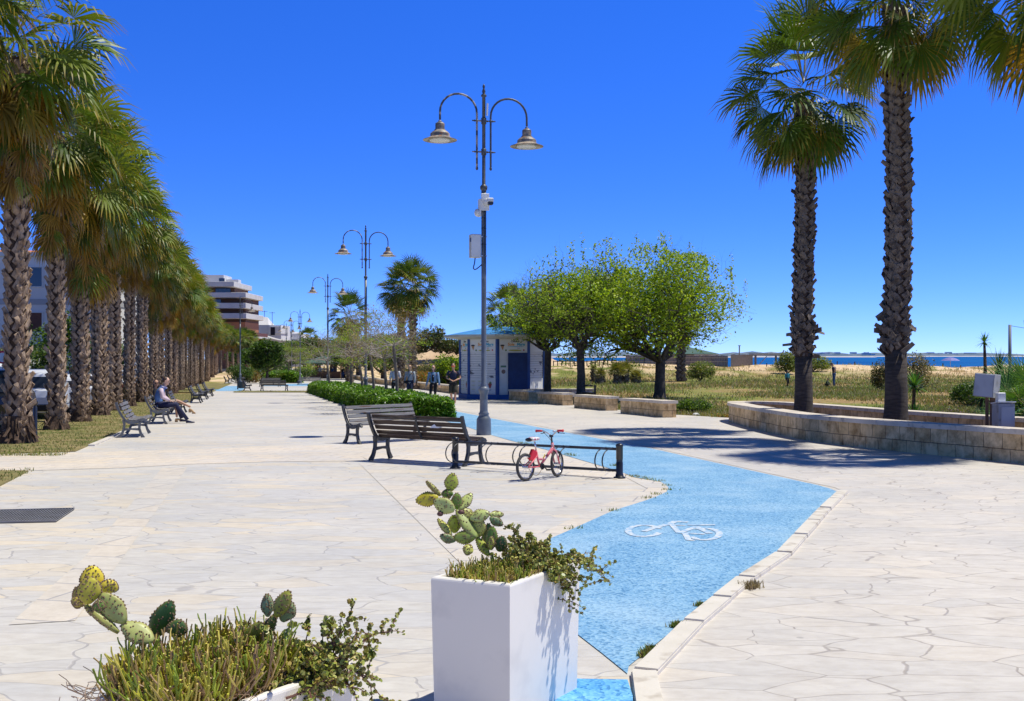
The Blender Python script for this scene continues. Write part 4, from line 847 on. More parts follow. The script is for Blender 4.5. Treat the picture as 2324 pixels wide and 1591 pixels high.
# oval planter wall
fo=[(9.7,16.3),(8.8,18.5),(8.4,19.5),(7.8,20.9),(7.2,22.7),(6.7,25.1),(6.62,28.5),(6.68,32.0),(6.85,34.1),(7.35,35.2),(8.2,35.2),(9.0,34.0),(9.7,30.5),(10.15,27.5),(10.9,24.3),(11.7,21.5),(12.6,18.5),(13.4,15.8)]
fo=[tuple(p[:2]) for p in catmull([p+(0,) for p in fo],5)]
fi=offs(fo,-.42)
t=thing('planter_wall','long curved oval planter wall of yellow stone blocks with a pale slab top','planter wall',(8,26,gz(26)),0)
wallmesh(fo+fi[::-1],.53,'block_wall',wallM,t,origin=(8,26))
m=MB(); co_=offs(fo,.05); ci_=offs(fo,-.47); k=0
while k<len(fo)-1:
    e=min(k+3,len(fo)-1); A=[Vector(p) for p in co_[k:e+1]]; Bq=[Vector(p) for p in ci_[k:e+1]][::-1]
    A[0]=A[0].lerp(A[1],.012); A[-1]=A[-1].lerp(A[-2],.012); Bq[-1]=Bq[-1].lerp(Bq[-2],.012); Bq[0]=Bq[0].lerp(Bq[1],.012)
    m.prism([(p.x-8,p.y-26) for p in A+Bq][::-1],.535,.625+rnd.uniform(-.004,.003),zf=lambda x,y:gz(y+26)-gz(26)); k=e
m.build('cap_slab',capM,t)
soil=MB(); 
ins=offs(fo,-.40); V_=[(x-8,y-26,gz(y)-gz(26)+.22) for x,y in ins]; 
me=bpy.data.meshes.new('soil'); bm=bmesh.new(); f=bm.faces.new([bm.verts.new(v) for v in V_]); bmesh.ops.triangulate(bm,faces=[f]); bm.to_mesh(me); bm.free(); me.materials.append(mat('soil',(.10,.07,.045),(.20,.15,.09),scale=5,rough=1,bump=.5)); link(me,'soil',t)
# far low wall left of the kiosk
t=thing('low_stone_wall','long low stone wall running away behind the walking people','wall',(-12,108,gz(108)),0)
fw=[(-3.2,69.5),(-6.8,86),(-10.6,103),(-14.6,120),(-18.4,137),(-24.5,160)]
wallmesh(fw+[(x+.45,y+.1) for x,y in fw[::-1]],.50,'block_wall',wallM,t,origin=(-12,108))
m=MB()
for (a,b) in zip(fw,fw[1:]): m.prism([(a[0]+11.95,a[1]-107.98),(b[0]+11.95,b[1]-108.02),(b[0]+12.5,b[1]-108.02),(a[0]+12.5,a[1]-107.98)][::-1],.505,.60,zf=lambda x,y:gz(y+108)-gz(108))
m.build('cap_slab',capM,t)
t=thing('low_stone_wall','broken low wall piece with a white slab beside the right side of the kiosk','wall',(2.6,59.5,gz(59.5)),R(8))
m=MB(); m.box((0,0,.25),(3.6,.5,.5),bev=.02); m.build('block_wall',mat('white_plaster_flaking',(.62,.6,.56),(.45,.38,.30),scale=3,rough=.9,fac=(.5,.56)),t); m=MB(); m.box((0,0,.55),(3.8,.65,.10),bev=.01); m.build('cap_slab',capM,t)
# ---------------------------------------------------------------- kiosk
kx,ky=X(1139,61),61.0; kz=gz(59)+.03
t=thing('kiosk','white octagonal wooden ice cream kiosk with blue posts, blue door and blue roof','kiosk',(kx,ky,kz),0)
whiteW=mat('kiosk_white_paint',(.78,.75,.69),(.70,.67,.61),scale=2,rough=.6); blueP=mat('kiosk_blue_paint',(.012,.055,.22),(.02,.08,.28),scale=4,rough=.5)
peel=mat('kiosk_boards_peeling',(.78,.75,.69),(.12,.12,.13),scale=1.6,rough=.65,fac=(.60,.612),detail=7,stretch=(1,1,3.2))
blueR=mat('kiosk_roof_felt',(.035,.20,.50),(.05,.26,.58),scale=3,rough=.8); signW=mat('sign_board',(.76,.74,.68),rough=.5)
cB0=mat('gap_shade_paint',(.44,.43,.41),rough=.8); KR=2.34; ang=[-95.4+45*i for i in range(8)]; vt=[Vector((KR*math.cos(R(a)),KR*math.sin(R(a)),0)) for a in ang]
WH=3.3
m=MB(); m.prism([(p.x*1.06,p.y*1.06) for p in vt],-.05,.26); m.build('plinth',mat('plinth_blue',(.015,.10,.33),rough=.6),t)
for i in range(8):
    a,b=vt[i],vt[(i+1)%8]; d=(b-a).normalized(); nrm=Vector((d.y,-d.x,0)); L_=(b-a).length; mid=(a+b)/2; rz=math.atan2(d.y,d.x)
    vis=i in(0,7,6,1)
    m=MB(); m.box(tuple(mid-nrm*.05+Vector((0,0,(WH+.26)/2))),(L_,.06,WH-.26),rz=rz); w_=m.build('wall',whiteW,t)
    z=.30
    m=MB(); z=1.18
    bk=MB(); bk.box(tuple(mid-nrm*.012+Vector((0,0,1.86))),(L_-.16,.01,1.36),rz=rz)
    if i!=0: bk.build('shutter_gap_shade',cB0,w_)  # sheet behind the boards, its darker colour painted in as the gap shadow
    k=0
    while z<2.52: m.box(tuple(mid-nrm*(.005)+Vector((0,0,z+.06))),(L_-.16,.022,.102),rot=Matrix.Rotation(rz,3,'Z')@Matrix.Rotation(R(-15),3,'X')); z+=.128
    if i!=0: m.build('shutter_boards',peel,w_)
    m=MB(); m.box(tuple(a+Vector((0,0,WH/2+.13))),(.15,.15,WH-.14),rz=rz+R(22.5)-PI/4+PI/4); m.build('corner_post',blueP,t)
    m=MB(); m.box(tuple(mid+nrm*.01+Vector((0,0,2.93))),(L_-.17,.03,.70),rz=rz); m.build('sign_panel',signW,w_)
    if i!=0: m=MB(); m.box(tuple(mid+nrm*.008+Vector((0,0,.72))),(L_-.17,.03,.84),rz=rz); m.build('lower_panel',signW,w_)
# door on the face right of the front post
a,b=vt[0],vt[1]; d=(b-a).normalized(); nrm=Vector((d.y,-d.x,0)); rz=math.atan2(d.y,d.x)
doorM=mat('door_blue',(.008,.028,.12),(.012,.04,.16),scale=4,rough=.45)
m=MB(); c=a+d*1.17; m.box(tuple(c+nrm*.02+Vector((0,0,1.40))),(1.13,.05,2.28),rz=rz); dr=m.build('door',doorM,t)
m=MB(); 
for zz in (.85,1.95): m.box(tuple(c+nrm*.05+Vector((0,0,zz))),(.85,.02,.75),rz=rz,bev=.006)
m.build('door_panel',doorM,dr)
m=MB(); z=.3
while z<2.5: m.box(tuple(a+d*.34+nrm*.0+Vector((0,0,z+.1))),(.46,.03,.245),rz=rz); z+=.25
m.build('boards',whiteW,t)
m=MB(); m.box(tuple(a+d*.33+nrm*.025+Vector((0,0,1.55))),(.33,.012,.62),rz=rz); ps=m.build('poster',signW,t)
m=MB(); m.box(tuple(a+d*.33+nrm*.034+Vector((0,0,1.80))),(.31,.006,.10),rz=rz); m.build('poster_header',mat('teal',(.03,.16,.18),(.2,.3,.1),scale=9,rough=.5),ps)
m=MB(); M3=Matrix.Rotation(rz,3,'Z')@Matrix.Rotation(R(90),3,'X'); m.lathe([(.115,0),(.115,.008)],c=tuple(a+d*.33+nrm*.042+Vector((0,0,1.52))),seg=20,M3=M3); m.build('poster_disc',mat('brown_disc',(.12,.07,.05),(.3,.2,.15),scale=20,rough=.5),ps)
# roof
def octo(r,z): return [Vector((r*math.cos(R(a_)),r*math.sin(R(a_)),z)) for a_ in ang]
m=MB(); A=octo(3.32,WH+.12);B_=octo(3.32,WH+.23);C_=octo(2.34,WH-.02); V=A+B_+C_
m.add(V,[(i,(i+1)%8,8+(i+1)%8,8+i) for i in range(8)]+[(16+i,16+(i+1)%8,(i+1)%8,i) for i in range(8)]+[tuple(16+i for i in range(7,-1,-1))]); m.build('eave',mat('eave_cream',(.60,.58,.50),(.5,.47,.40),scale=2,rough=.7),t)
m=MB(); V=octo(3.25,WH+.235)+octo(1.2,WH+.62)+octo(.35,WH+.72)+[Vector((0,0,WH+.74))]
m.add(V,[(i,(i+1)%8,8+(i+1)%8,8+i) for i in range(8)]+[(8+i,8+(i+1)%8,16+(i+1)%8,16+i) for i in range(8)]+[(16+i,16+(i+1)%8,24) for i in range(8)]); m.build('roof',blueR,t)
# lettering and pictures on the signs
def text(s,size,c,d,nrm,name,m_,parent,ext=.004,bold=0,off=(0,0),slant=0):
    cu=bpy.data.curves.new('t','FONT'); cu.body=s; cu.size=size; cu.align_x='CENTER'; cu.align_y='CENTER'; cu.extrude=ext; cu.shear=slant; cu.offset=bold; o=bpy.data.objects.new('t',cu); COL.objects.link(o)
    dg=bpy.context.evaluated_depsgraph_get(); me=bpy.data.meshes.new_from_object(o.evaluated_get(dg)); bpy.data.objects.remove(o); me.materials.clear(); me.materials.append(m_)
    up=Vector((0,0,1)); M=Matrix((d,up,nrm)).transposed().to_4x4(); M.translation=Vector(c)+d*off[0]+up*off[1]; me.transform(M); me.name=name; return link(me,name,parent)
cB=mat('ink_dark',(.03,.025,.03),rough=.5); cO=mat('ink_orange',(.75,.32,.03),rough=.5); cT=mat('ink_teal',(.05,.38,.55),rough=.5); cG=mat('ink_olive',(.45,.42,.06),rough=.5); cCone=mat('ink_cone',(.6,.33,.12),(.45,.22,.08),scale=40,rough=.5); cIce=mat('ink_icecream',(.75,.74,.72),rough=.5); cRed=mat('ink_red',(.45,.06,.05),rough=.5); cGrey=mat('ink_grey',(.35,.36,.4),rough=.5); cGreen=mat('ink_green',(.08,.18,.05),(.2,.3,.08),scale=30,rough=.5)
def disc(r,c,d,nrm,name,m_,parent,sx=1,sz=1,n=18,pts=None):
    mb=MB(); P=pts or [(r*sx*math.cos(2*PI*i/n),r*sz*math.sin(2*PI*i/n)) for i in range(n)]; V=[Vector(c)+d*x+Vector((0,0,z))+nrm*k for k in(0,.004) for x,z in P]; n=len(P)
    mb.add(V,[tuple(range(n,2*n)),tuple(range(n-1,-1,-1))]+[(i,(i+1)%n,n+(i+1)%n,n+i) for i in range(n)]); return mb.build(name,m_,parent)
for fi_ in (7,0,6):
    a,b=vt[fi_],vt[(fi_+1)%8]; d=(b-a).normalized(); nrm=Vector((d.y,-d.x,0)); mid=(a+b)/2+nrm*.028; z0=2.93
    sp=[o for o in bpy.data.objects if o.name.startswith('sign_panel')][{6:6,7:7,0:0}[fi_]]
    P=t
    disc(.13,mid-d*.62+Vector((0,0,z0+.14)),d,nrm,'sign_picture',cIce,P,pts=None,sx=1.15,sz=.85)
    disc(.13,mid-d*.62+Vector((0,0,z0+.02))+nrm*.003,d,nrm,'sign_picture',cB,P,sx=.95,sz=.3)
    disc(0,mid-d*.62+Vector((0,0,z0))+nrm*.002,d,nrm,'sign_picture',cCone,P,pts=[(-.10,-.01),(.02,-.26),(.10,-.01)])
    text('Chiosco',.15,mid,d,nrm,'lettering',cB,P,bold=.004,off=(.1,z0+.24),slant=.2)
    text('Sole',.22,mid,d,nrm,'lettering',cO,P,bold=.006,off=(-.13,z0+.07),slant=.1)
    text('Mare',.22,mid,d,nrm,'lettering',cT,P,bold=.006,off=(.43,z0+.07),slant=.1)
    disc(.3,mid+d*.15+Vector((0,0,z0-.045)),d,nrm,'sign_swoosh',cT,P,sx=1.6,sz=.05)
    disc(.2,mid+d*.1+Vector((0,0,z0-.25)),d,nrm,'sign_band',cG,P,sx=1.9,sz=.22)
    disc(.05,mid-d*.42+Vector((0,0,z0-.25)),d,nrm,'sign_picture',cGreen,P); disc(.045,mid+d*.6+Vector((0,0,z0-.24)),d,nrm,'sign_picture',cRed,P)
    text('Cafe',.08,mid,d,nrm,'lettering',cRed,P,off=(.3,z0-.13))
    if fi_==0: continue
    # price list below
    q=mid; z0=.72
    for j in(0,1):
        for r_ in range(3):
            disc(.1,q-d*(.60-.42*j)+Vector((0,0,z0+.27-.22*r_)),d,nrm,'menu_heading',cG,P,sx=1.4,sz=.14)
            for s_ in range(2): disc(.1,q-d*(.60-.42*j)+Vector((0,0,z0+.21-.055*s_-.22*r_)),d,nrm,'menu_line',cGrey,P,sx=1.3,sz=.06)
    disc(0,q+d*.45+Vector((0,0,z0)),d,nrm,'menu_picture',cRed,P,pts=[(-.12,.12),(-.03,-.12),(.03,-.12),(.12,.12),(0,.2)]); disc(.07,q+d*.47+Vector((0,0,z0+.18)),d,nrm,'menu_picture',cGreen,P); disc(.1,q+d*.45+Vector((0,0,z0-.2)),d,nrm,'menu_picture',cGrey,P,sx=1,sz=.3)
# ---------------------------------------------------------------- leafy things
leaf=foliage('tree_leaf',rough=.5,trans=.42,tint=(1.15,1.2,.25)); twig=mat('bark',(.11,.09,.07),(.20,.165,.13),scale=6,rough=.95,bump=.6,bscale=30); twigP=mat('bark_pale',(.26,.22,.18),(.38,.33,.28),scale=6,rough=.95,bump=.5,bscale=30); darkbark=mat('bark_dark',(.045,.035,.03),(.09,.075,.06),scale=6,rough=.95,bump=.6,bscale=30)
def leafcloud(P,size,cols,rng,asp=.55,up=.3,var=.35):
    """P (n,3): small four-cornered leaves, pointed, random facing"""
    n=len(P); nrm=rng.normal(0,1,(n,3)); nrm[:,2]=np.abs(nrm[:,2])+up; nrm/=np.linalg.norm(nrm,axis=1)[:,None]
    r=rng.normal(0,1,(n,3)); a=np.cross(nrm,r); a/=np.linalg.norm(a,axis=1)[:,None]; b=np.cross(nrm,a); s=size*rng.uniform(.6,1.35,(n,1))
    Q=np.stack([P-a*s*.5,P+b*s*asp*.5+nrm*s*.06,P+a*s*.5,P-b*s*asp*.5+nrm*s*.06],1)
    c=np.asarray(cols)[rng.integers(0,len(cols),n)]*rng.uniform(1-var,1+var,(n,1)); return Q,c
def grow(rr,mb,p,d,ln,r,lvl,tips,spreadv=.5,kids=(3,4),grav=0,seg=3,taper=.6,shrink=.68,kink=.15,minl=0,upb=.1):
    P=[p.copy()];Rr=[r]; q=p.copy(); dd=d.copy()
    for i in range(seg):
        dd=(dd+Vector((rr.gauss(0,kink),rr.gauss(0,kink),rr.gauss(0,kink)*.6+upb*.3-grav))).normalized(); q=q+dd*ln/seg; P.append(q.copy()); Rr.append(r*(1-(1-taper)*(i+1)/seg))
    mb.tube(P,Rr,seg=6 if lvl>2 else (5 if lvl>1 else 3),cap=False)
    tips.append((q.copy(),dd.copy(),lvl))
    if lvl<=minl: return
    for k in range(rr.randint(*kids)):
        a=rr.uniform(0,2*PI); s=dd.orthogonal().normalized(); s=Matrix.Rotation(a,3,dd)@s
        nd=(dd*(1-spreadv*.5)+s*spreadv*rr.uniform(.6,1.2)+Vector((0,0,upb))).normalized(); f=rr.uniform(.55,1) if k else 1
        st=P[-1] if k<2 else P[max(1,len(P)-2)]
        grow(rr,mb,st,nd,ln*shrink*rr.uniform(.8,1.2),r*taper*(.85 if k==0 else .65),lvl-1,tips,spreadv,kids,grav,seg,taper,shrink,kink,minl,upb)
LG=[(.23,.35,.015),(.30,.42,.02),(.38,.48,.03),(.15,.25,.015),(.42,.50,.04)]
DG=[(.045,.10,.018),(.07,.14,.022),(.09,.17,.025),(.035,.075,.015),(.13,.20,.035)]
# big green tree
def big_tree(label,px,D,z0,trunk_h,r,lean,seed,rx,ry,cz,rz_,cx0,nl=30000,lsize=.13,lo=-.35):
    rr=random.Random(seed); rng=np.random.default_rng(seed); x=X(px,D); t=thing('leafy_tree',label,'tree',(x,D,z0),0,None)
    b=MB(); tips=[]; P=[Vector((0,0,-.1)),Vector((.02,0,trunk_h*.5)),Vector((lean,0,trunk_h))]; b.tube(P,[r*1.25,r,r*.95],seg=12,cap=False)
    b.lathe([(r*1.7,-.1),(r*1.35,.1),(r*1.15,.35)],seg=12,jit=lambda a,z:.12*math.sin(5*a))
    b.build('trunk',darkbark,t,smooth=True)
    b=MB(); cc=Vector((cx0,0,cz)); base=Vector((lean,0,trunk_h-.1)); pts=[]
    nb=17
    for i in range(nb):
        az=2*PI*i/nb+rr.uniform(-.2,.2); el=R(rr.choice((16,30,48,66))+rr.uniform(-8,8)); d=Vector((math.cos(az)*math.cos(el),math.sin(az)*math.cos(el),math.sin(el)))
        # walk to the crown shell
        s=0.15; q=base.copy(); tgt=cc+Vector((d.x*rx,d.y*ry,(d.z*1.15+lo)*rz_))*.86; n=7; path=[q.copy()]
        for k in range(1,n+1):
            f=k/n; q=base.lerp(tgt,f)+Vector((rr.gauss(0,.16),rr.gauss(0,.16),rr.gauss(0,.13)+.5*math.sin(PI*f)*(1-d.z)*.5)); path.append(q.copy())
        rad=[r*.42*(1-.88*(k/n)) for k in range(n+1)]; b.tube(path,rad,seg=6,cap=False)
        for k in range(2,n+1):
            for j in range(3 if k<n else 4):
                dd=(path[k]-path[k-1]).normalized(); s_=dd.orthogonal().normalized(); s_=Matrix.Rotation(rr.uniform(0,2*PI),3,dd)@s_; nd=(dd*.6+s_*.9+Vector((0,0,.15))).normalized(); tl=[]
                grow(rr,b,path[k],nd,rr.uniform(.75,1.15)*rx*.20,rad[k]*.55+.008,2,tl,.8,(2,3),0,3,.55,.75,.22,0,.12); pts+=tl
    b.build('branches',darkbark,t,smooth=True)
    # leaves in clusters round twig tips, kept inside the lumpy crown outline
    T=np.array([tuple(p) for p,_,l in pts if l<=2]); T=T[rng.random(len(T))<.55]; k=rng.integers(0,len(T),nl); L_=T[k]+np.clip(rng.normal(0,.17*rx/5,(nl,3)),-.36,.36)
    # upright shoots on top
    sh=[]
    for i in range(60):
        a=rng.uniform(0,2*PI); e=math.sqrt(rng.uniform(0,1)); p=cc+Vector((rx*e*math.cos(a),ry*e*math.sin(a),rz_*math.sqrt(max(0,1-e*e))*.95)); hh=rng.uniform(.3,.95)
        for j in range(26): sh.append((p.x+rng.normal(0,.07),p.y+rng.normal(0,.07),p.z-.3+hh*j/26*1.4))
    v=(L_-np.array(tuple(cc)))/np.array([rx,ry,rz_]); dist=np.linalg.norm(v,axis=1); nzv=np.array([noise.noise(Vector(tuple(p*2.2))) for p in v]); keep=(dist<.97+.22*nzv)&(L_[:,2]>trunk_h-.3+.0*L_[:,0])
    L_=L_[keep]; L_=np.concatenate([L_,np.array(sh)])
    Q,c=leafcloud(L_,lsize,LG,rng); m=MB(); m.quads(Q,c); m.build('crown',leaf,t,col=True); return t
big_tree('big round green tree with a dark forked trunk behind the nearest bench wall',1497,55,-.63,2.0,.26,.05,5,6.0,4.9,4.5,3.5,-1.25,nl=46000,lsize=.15,lo=-.5)
big_tree('smaller green tree beside the kiosk, its boughs over the kiosk door',1242,58.5,gz(58),2.75,.19,.05,6,3.1,2.8,4.1,1.9,-.3,nl=15000,lsize=.13,lo=-.1)
big_tree('green tree with a straight pale trunk next to the black bin',1318,53,-.55,2.5,.2,-.03,8,3.5,2.9,4.2,2.0,-.2,nl=17000,lsize=.13,lo=-.1)
# hedges
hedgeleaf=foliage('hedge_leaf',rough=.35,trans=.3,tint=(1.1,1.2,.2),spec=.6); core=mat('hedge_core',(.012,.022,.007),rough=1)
def hedge(label,quad,h,n,size,cols,bumps=0,seed=1,grp=None):
    """quad: near-left, near-right, far-right, far-left in x,y; leaves on a lumpy shell"""
    rng=np.random.default_rng(seed); A,B_,C_,D_=[np.array(q,float) for q in quad]; c0=(A+B_+C_+D_)/4; z0=gz(c0[1])
    t=thing('hedge',label,'hedge',(c0[0],c0[1],z0),0,grp)
    ln=np.linalg.norm(D_-A)
    def pos(u,v,w): # u across, v along, w up
        p=(A*(1-u)+B_*u)*(1-v)+(D_*(1-u)+C_*u)*v; k=1+.10*math.sin(v*ln*1.9+seed)+.09*noise.noise(Vector((u*3,v*ln*.8,seed)))
        q=(p-((A+B_)/2*(1-v)+(D_+C_)/2*v))*(k-.10*w)+((A+B_)/2*(1-v)+(D_+C_)/2*v); hh=h*(1+.14*noise.noise(Vector((u*2,v*ln*.5,seed+4)))-.16*abs(2*u-1)**3); return q[0]-c0[0],q[1]-c0[1],gz(q[1])-z0+w*hh
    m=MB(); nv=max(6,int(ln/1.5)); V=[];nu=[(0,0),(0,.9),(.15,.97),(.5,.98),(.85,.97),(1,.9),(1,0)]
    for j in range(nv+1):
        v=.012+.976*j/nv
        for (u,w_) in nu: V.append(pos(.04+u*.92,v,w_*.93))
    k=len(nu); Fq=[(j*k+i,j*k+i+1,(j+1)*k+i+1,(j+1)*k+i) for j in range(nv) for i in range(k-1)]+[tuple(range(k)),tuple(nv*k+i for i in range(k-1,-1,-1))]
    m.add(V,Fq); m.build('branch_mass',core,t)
    P=[]
    for i in range(n):
        s=rng.random()
        if s<.5: P.append(pos(rng.random(),rng.random()**1.0,1+rng.normal(0,.045)))
        elif s<.72: P.append(pos(0+rng.normal(0,.014),rng.random(),rng.random()**.8))
        elif s<.86: P.append(pos(1+rng.normal(0,.014),rng.random(),rng.random()**.8))
        elif s<.985: P.append(pos(rng.random(),0+rng.normal(0,.12/ln*1.2),rng.random()**.8))
        else: P.append(pos(rng.random(),1,rng.random()))
    Q,c=leafcloud(np.array(P),size,cols,rng,asp=.42,up=.5,var=.4); m=MB(); m.quads(Q,c); m.build('foliage',hedgeleaf,t,col=True); return t
HG=[(.08,.20,.010),(.13,.28,.015),(.19,.35,.02),(.055,.13,.010),(.24,.38,.03)]
hedge('long clipped green hedge running from the grey bench toward the far promenade',[(-4.5,36.6),(-1.95,35.6),(-11.6,75),(-14.6,77)],.78,52000,.14,HG,seed=2)
hedge('small dark clipped hedge round the fourth street lamp',[(-30.2,132),(-25.3,130),(-28.5,144),(-33,146)],1.25,9000,.3,HG,seed=5)
# bare umbrella shaped trees in the hedge
podleaf=foliage('feather_leaf',rough=.6,trans=.4,tint=(1.2,1.2,.3))
def umb(label,px,D,seed,h=2.6,rx=2.1,lean=(0,0),nl=900,n2=1500,leafy=.5):
    rr=random.Random(seed); rng=np.random.default_rng(seed); x=X(px,D); t=thing('bare_tree',label,'tree',(x,D,gz(D)),0,'small spreading trees growing out of the long hedge')
    b=MB(); top=Vector((lean[0],lean[1],h*.72)); b.tube([Vector((0,0,-.1)),top*.5+Vector((.04,0,0)),top],[.075,.065,.055],seg=9,cap=False); b.build('trunk',twig,t,smooth=True)
    b=MB(); tips=[]
    for i in range(11):
        az=2*PI*i/11+rr.uniform(-.3,.3); el=R(rr.uniform(12,42)); d=Vector((math.cos(az)*math.cos(el),math.sin(az)*math.cos(el),math.sin(el))); grow(rr,b,top,d,rx*.50,.026,3,tips,.75,(2,4),0,4,.6,.66,.28,0,.04)
    b.build('branches',twigP,t,smooth=True)
    T=np.array([tuple(p) for p,_,l in tips if l<=1]); k=rng.integers(0,len(T),n2); P=T[k]+rng.normal(0,.13,(n2,3)); pods=[(.32,.22,.10),(.26,.17,.08),(.38,.28,.15),(.20,.13,.07)]
    Q,c=leafcloud(P,.085,pods,rng,asp=.25); m=MB(); m.quads(Q,c)
    cl=T[rng.integers(0,len(T),max(3,int(14*leafy)))]; k=rng.integers(0,len(cl),nl); P=cl[k]+rng.normal(0,1,(nl,3))*np.array([.25,.25,.09]); Q,c=leafcloud(P,.10,[(.30,.36,.03),(.22,.32,.03),(.14,.24,.03)],rng,asp=.4,up=1); m.quads(Q,c); m.build('crown',podleaf,t,col=True); return t
for k,(px,D,h,rx,le,lf,lab) in enumerate([(903,39.5,3.5,1.8,(-.16,0),.6,'bare spreading tree nearest in the hedge, in front of the white shirted walker'),(877,43.5,2.9,1.7,(-.12,.1),.7,'slim bare spreading tree second in the hedge, left of the nearest'),(851,47,3.3,2.0,(-.22,0),.4,'bare spreading tree with a leaning trunk, third in the hedge'),(826,52.5,3.3,2.0,(-.3,.1),.5,'bare spreading tree with the thickest leaning trunk, fourth in the hedge'),(797,59,3.2,2.2,(-.05,0),1.1,'spreading tree with green tufts and an upright trunk, fifth in the hedge'),(750,68,3.1,2.5,(-.25,0),.35,'bare brownish spreading tree at the far left end of the hedge')]):
    umb(lab,px,D,30+k,h,rx,le,leafy=lf,n2=1700 if k!=4 else 900,nl=700 if k<4 else 1100)
for k,(px,D) in enumerate([(655,131),(671,138)]):
    o=umb('yellow green spreading tree over the small far hedge, '+['left one','right one'][k],px,D,60+k,3.6,2.9,(0,0),nl=3500,n2=900,leafy=2.2); o['group']='yellow green trees over the far hedge'
o=umb('bare twiggy tree reaching over the kiosk roof from behind',1178,65,70,4.3,2.9,(-.2,0),nl=500,n2=500,leafy=.8); o['group']='bare tree behind the kiosk'
# generic broadleaf and shrubs
def blob_tree(name,label,px,D,z0,base_h,w,h,cols,n,size,seed,cat='tree',grp=None,shape=1.0,trunk_r=None,bark=darkbark,lobes=9,depth=None):
    rng=np.random.default_rng(seed); rr=random.Random(seed); x=px if abs(px)<130 and px!=int(px) else X(px,D); t=thing(name,label,cat,(x,D,z0),0,grp)
    dp=depth or w*.8
    b=MB(); tips=[]; r=trunk_r or max(.04,w*.035)
    if base_h>0: b.tube([Vector((0,0,-.1)),Vector((.03*w*.2,0,base_h))],[r*1.2,r],seg=8,cap=False)
    for i in range(7):
        az=2*PI*i/7; d=Vector((math.cos(az)*.8,math.sin(az)*.8,rr.uniform(.3,1.2))).normalized(); grow(rr,b,Vector((0,0,base_h)),d,h*.42,r*.5,2,tips,.6,(2,3),0,3,.6,.7,.2,0,.1)
    b.build('trunk' if base_h>0 else 'stems',bark,t,smooth=True)
    L_=[];c0=np.array([0,0,base_h+h/2]); 
    for i in range(lobes*3):
        a=rng.uniform(0,2*PI); e=rng.uniform(-.75,.95); q=math.sqrt(max(0,1-e*e)); c=c0+np.array([w/2*q*math.cos(a)*.66,dp/2*q*math.sin(a)*.66,h/2*e*.7]); k=n//(lobes*3); v=rng.normal(0,1,(k,3)); v/=np.linalg.norm(v,axis=1)[:,None]; s=rng.uniform(.17,.30); v*=np.array([w,dp,h])*s*rng.uniform(.55,1.08,(k,1)); L_.append(c+v)
    L_=np.concatenate(L_); L_=L_[L_[:,2]>base_h*.75]
    Q,c=leafcloud(L_,size,cols,rng,var=.4); m=MB(); m.quads(Q,c); m.build('crown' if cat=='tree' else 'foliage',leaf,t,col=True); return t
OL=[(.10,.11,.05),(.15,.15,.07),(.20,.19,.09),(.07,.08,.035)]
YG=[(.20,.24,.05),(.28,.28,.07),(.15,.18,.04)]
def gx(px,D): return X(px,D)
blob_tree('broadleaf_tree','dense dark round tree beyond the pair of benches, left of the bare trees',606,128,gz(128),1.4,4.4,3.7,DG,9000,.30,1)
blob_tree('broadleaf_tree','dark tree between the dense round tree and the fourth lamp',655,165,gz(165),1.6,6.5,3.9,DG,7000,.34,2)
blob_tree('broadleaf_tree','dark green tree right of the fourth lamp, behind the far walkers',700,172,gz(172),1.6,7.0,4.4,DG,7000,.34,3)
blob_tree('broadleaf_tree','dark tree behind the green roofed gazebo',752,178,gz(178),1.6,8.5,4.6,DG,6000,.36,4)
blob_tree('broadleaf_tree','dark tree behind the trunks of the bare hedge trees',812,150,gz(150),1.4,8,4.4,DG,7000,.32,5)
blob_tree('broadleaf_tree','dark tree below the twin palms',868,128,gz(128),1.2,6.5,4.6,DG,7000,.28,6)
blob_tree('broadleaf_tree','bright green tree on the left side of the kiosk',1022,86,gz(86),.2,3.4,2.5,LG[:3]+DG[2:4],7000,.2,7)
blob_tree('shrub','grey green olive shrub between the twin palms and the kiosk',985,112,gz(112),0,4.6,2.5,OL,5000,.2,8,cat='shrub')
blob_tree('shrub','dusty olive shrub left of the denim jacket walker',945,122,gz(122),0,5,2.2,OL,4500,.2,9,cat='shrub')
for k,(px,D,w_,h_,c_,l_) in enumerate([(590,140,3.4,2.6,YG,'spiky yellow brown shrub below the dense round tree'),(546,125,3.0,2.3,DG,'dark shrub at the foot of the palm row beyond the bin'),(566,132,2.6,1.6,[(.30,.16,.06),(.2,.2,.05)],'low rusty shrub right of the far palm trunks'),(628,143,4,2.6,DG,'dark shrub behind the promenade benches'),(690,150,3.4,1.9,DG,'low dark shrub behind the fourth lamp'),(905,118,2.5,1.6,YG,'yellow shrub behind the white shirted walker'),(1012,98,3.2,1.3,[(.42,.17,.03),(.10,.15,.03),(.30,.16,.03)],'orange flowering shrub behind the man in shorts'),(958,106,5,1.5,[(.42,.16,.03),(.12,.17,.03),(.25,.15,.04)],'orange flowering shrub behind the denim jacket walker'),(965,114,3.2,1.6,YG+DG[2:3],'yellow green shrub above the orange flowers')]):
    blob_tree('shrub',l_,px,D,gz(D),0,w_,h_,c_,3200,.18,20+k,cat='shrub',grp='shrubs beyond the promenade')
# far treeline closing the promenade
for k,px in enumerate([570,598,625,655,690,722,760,800,838,872]):
    blob_tree('broadleaf_tree','dark far tree in the tree line closing the promenade',px,232+5*(k%3),gz(200),1.2,11,3.6+.5*(k%3),DG,2600,.6,70+k,grp='far trees closing the promenade')
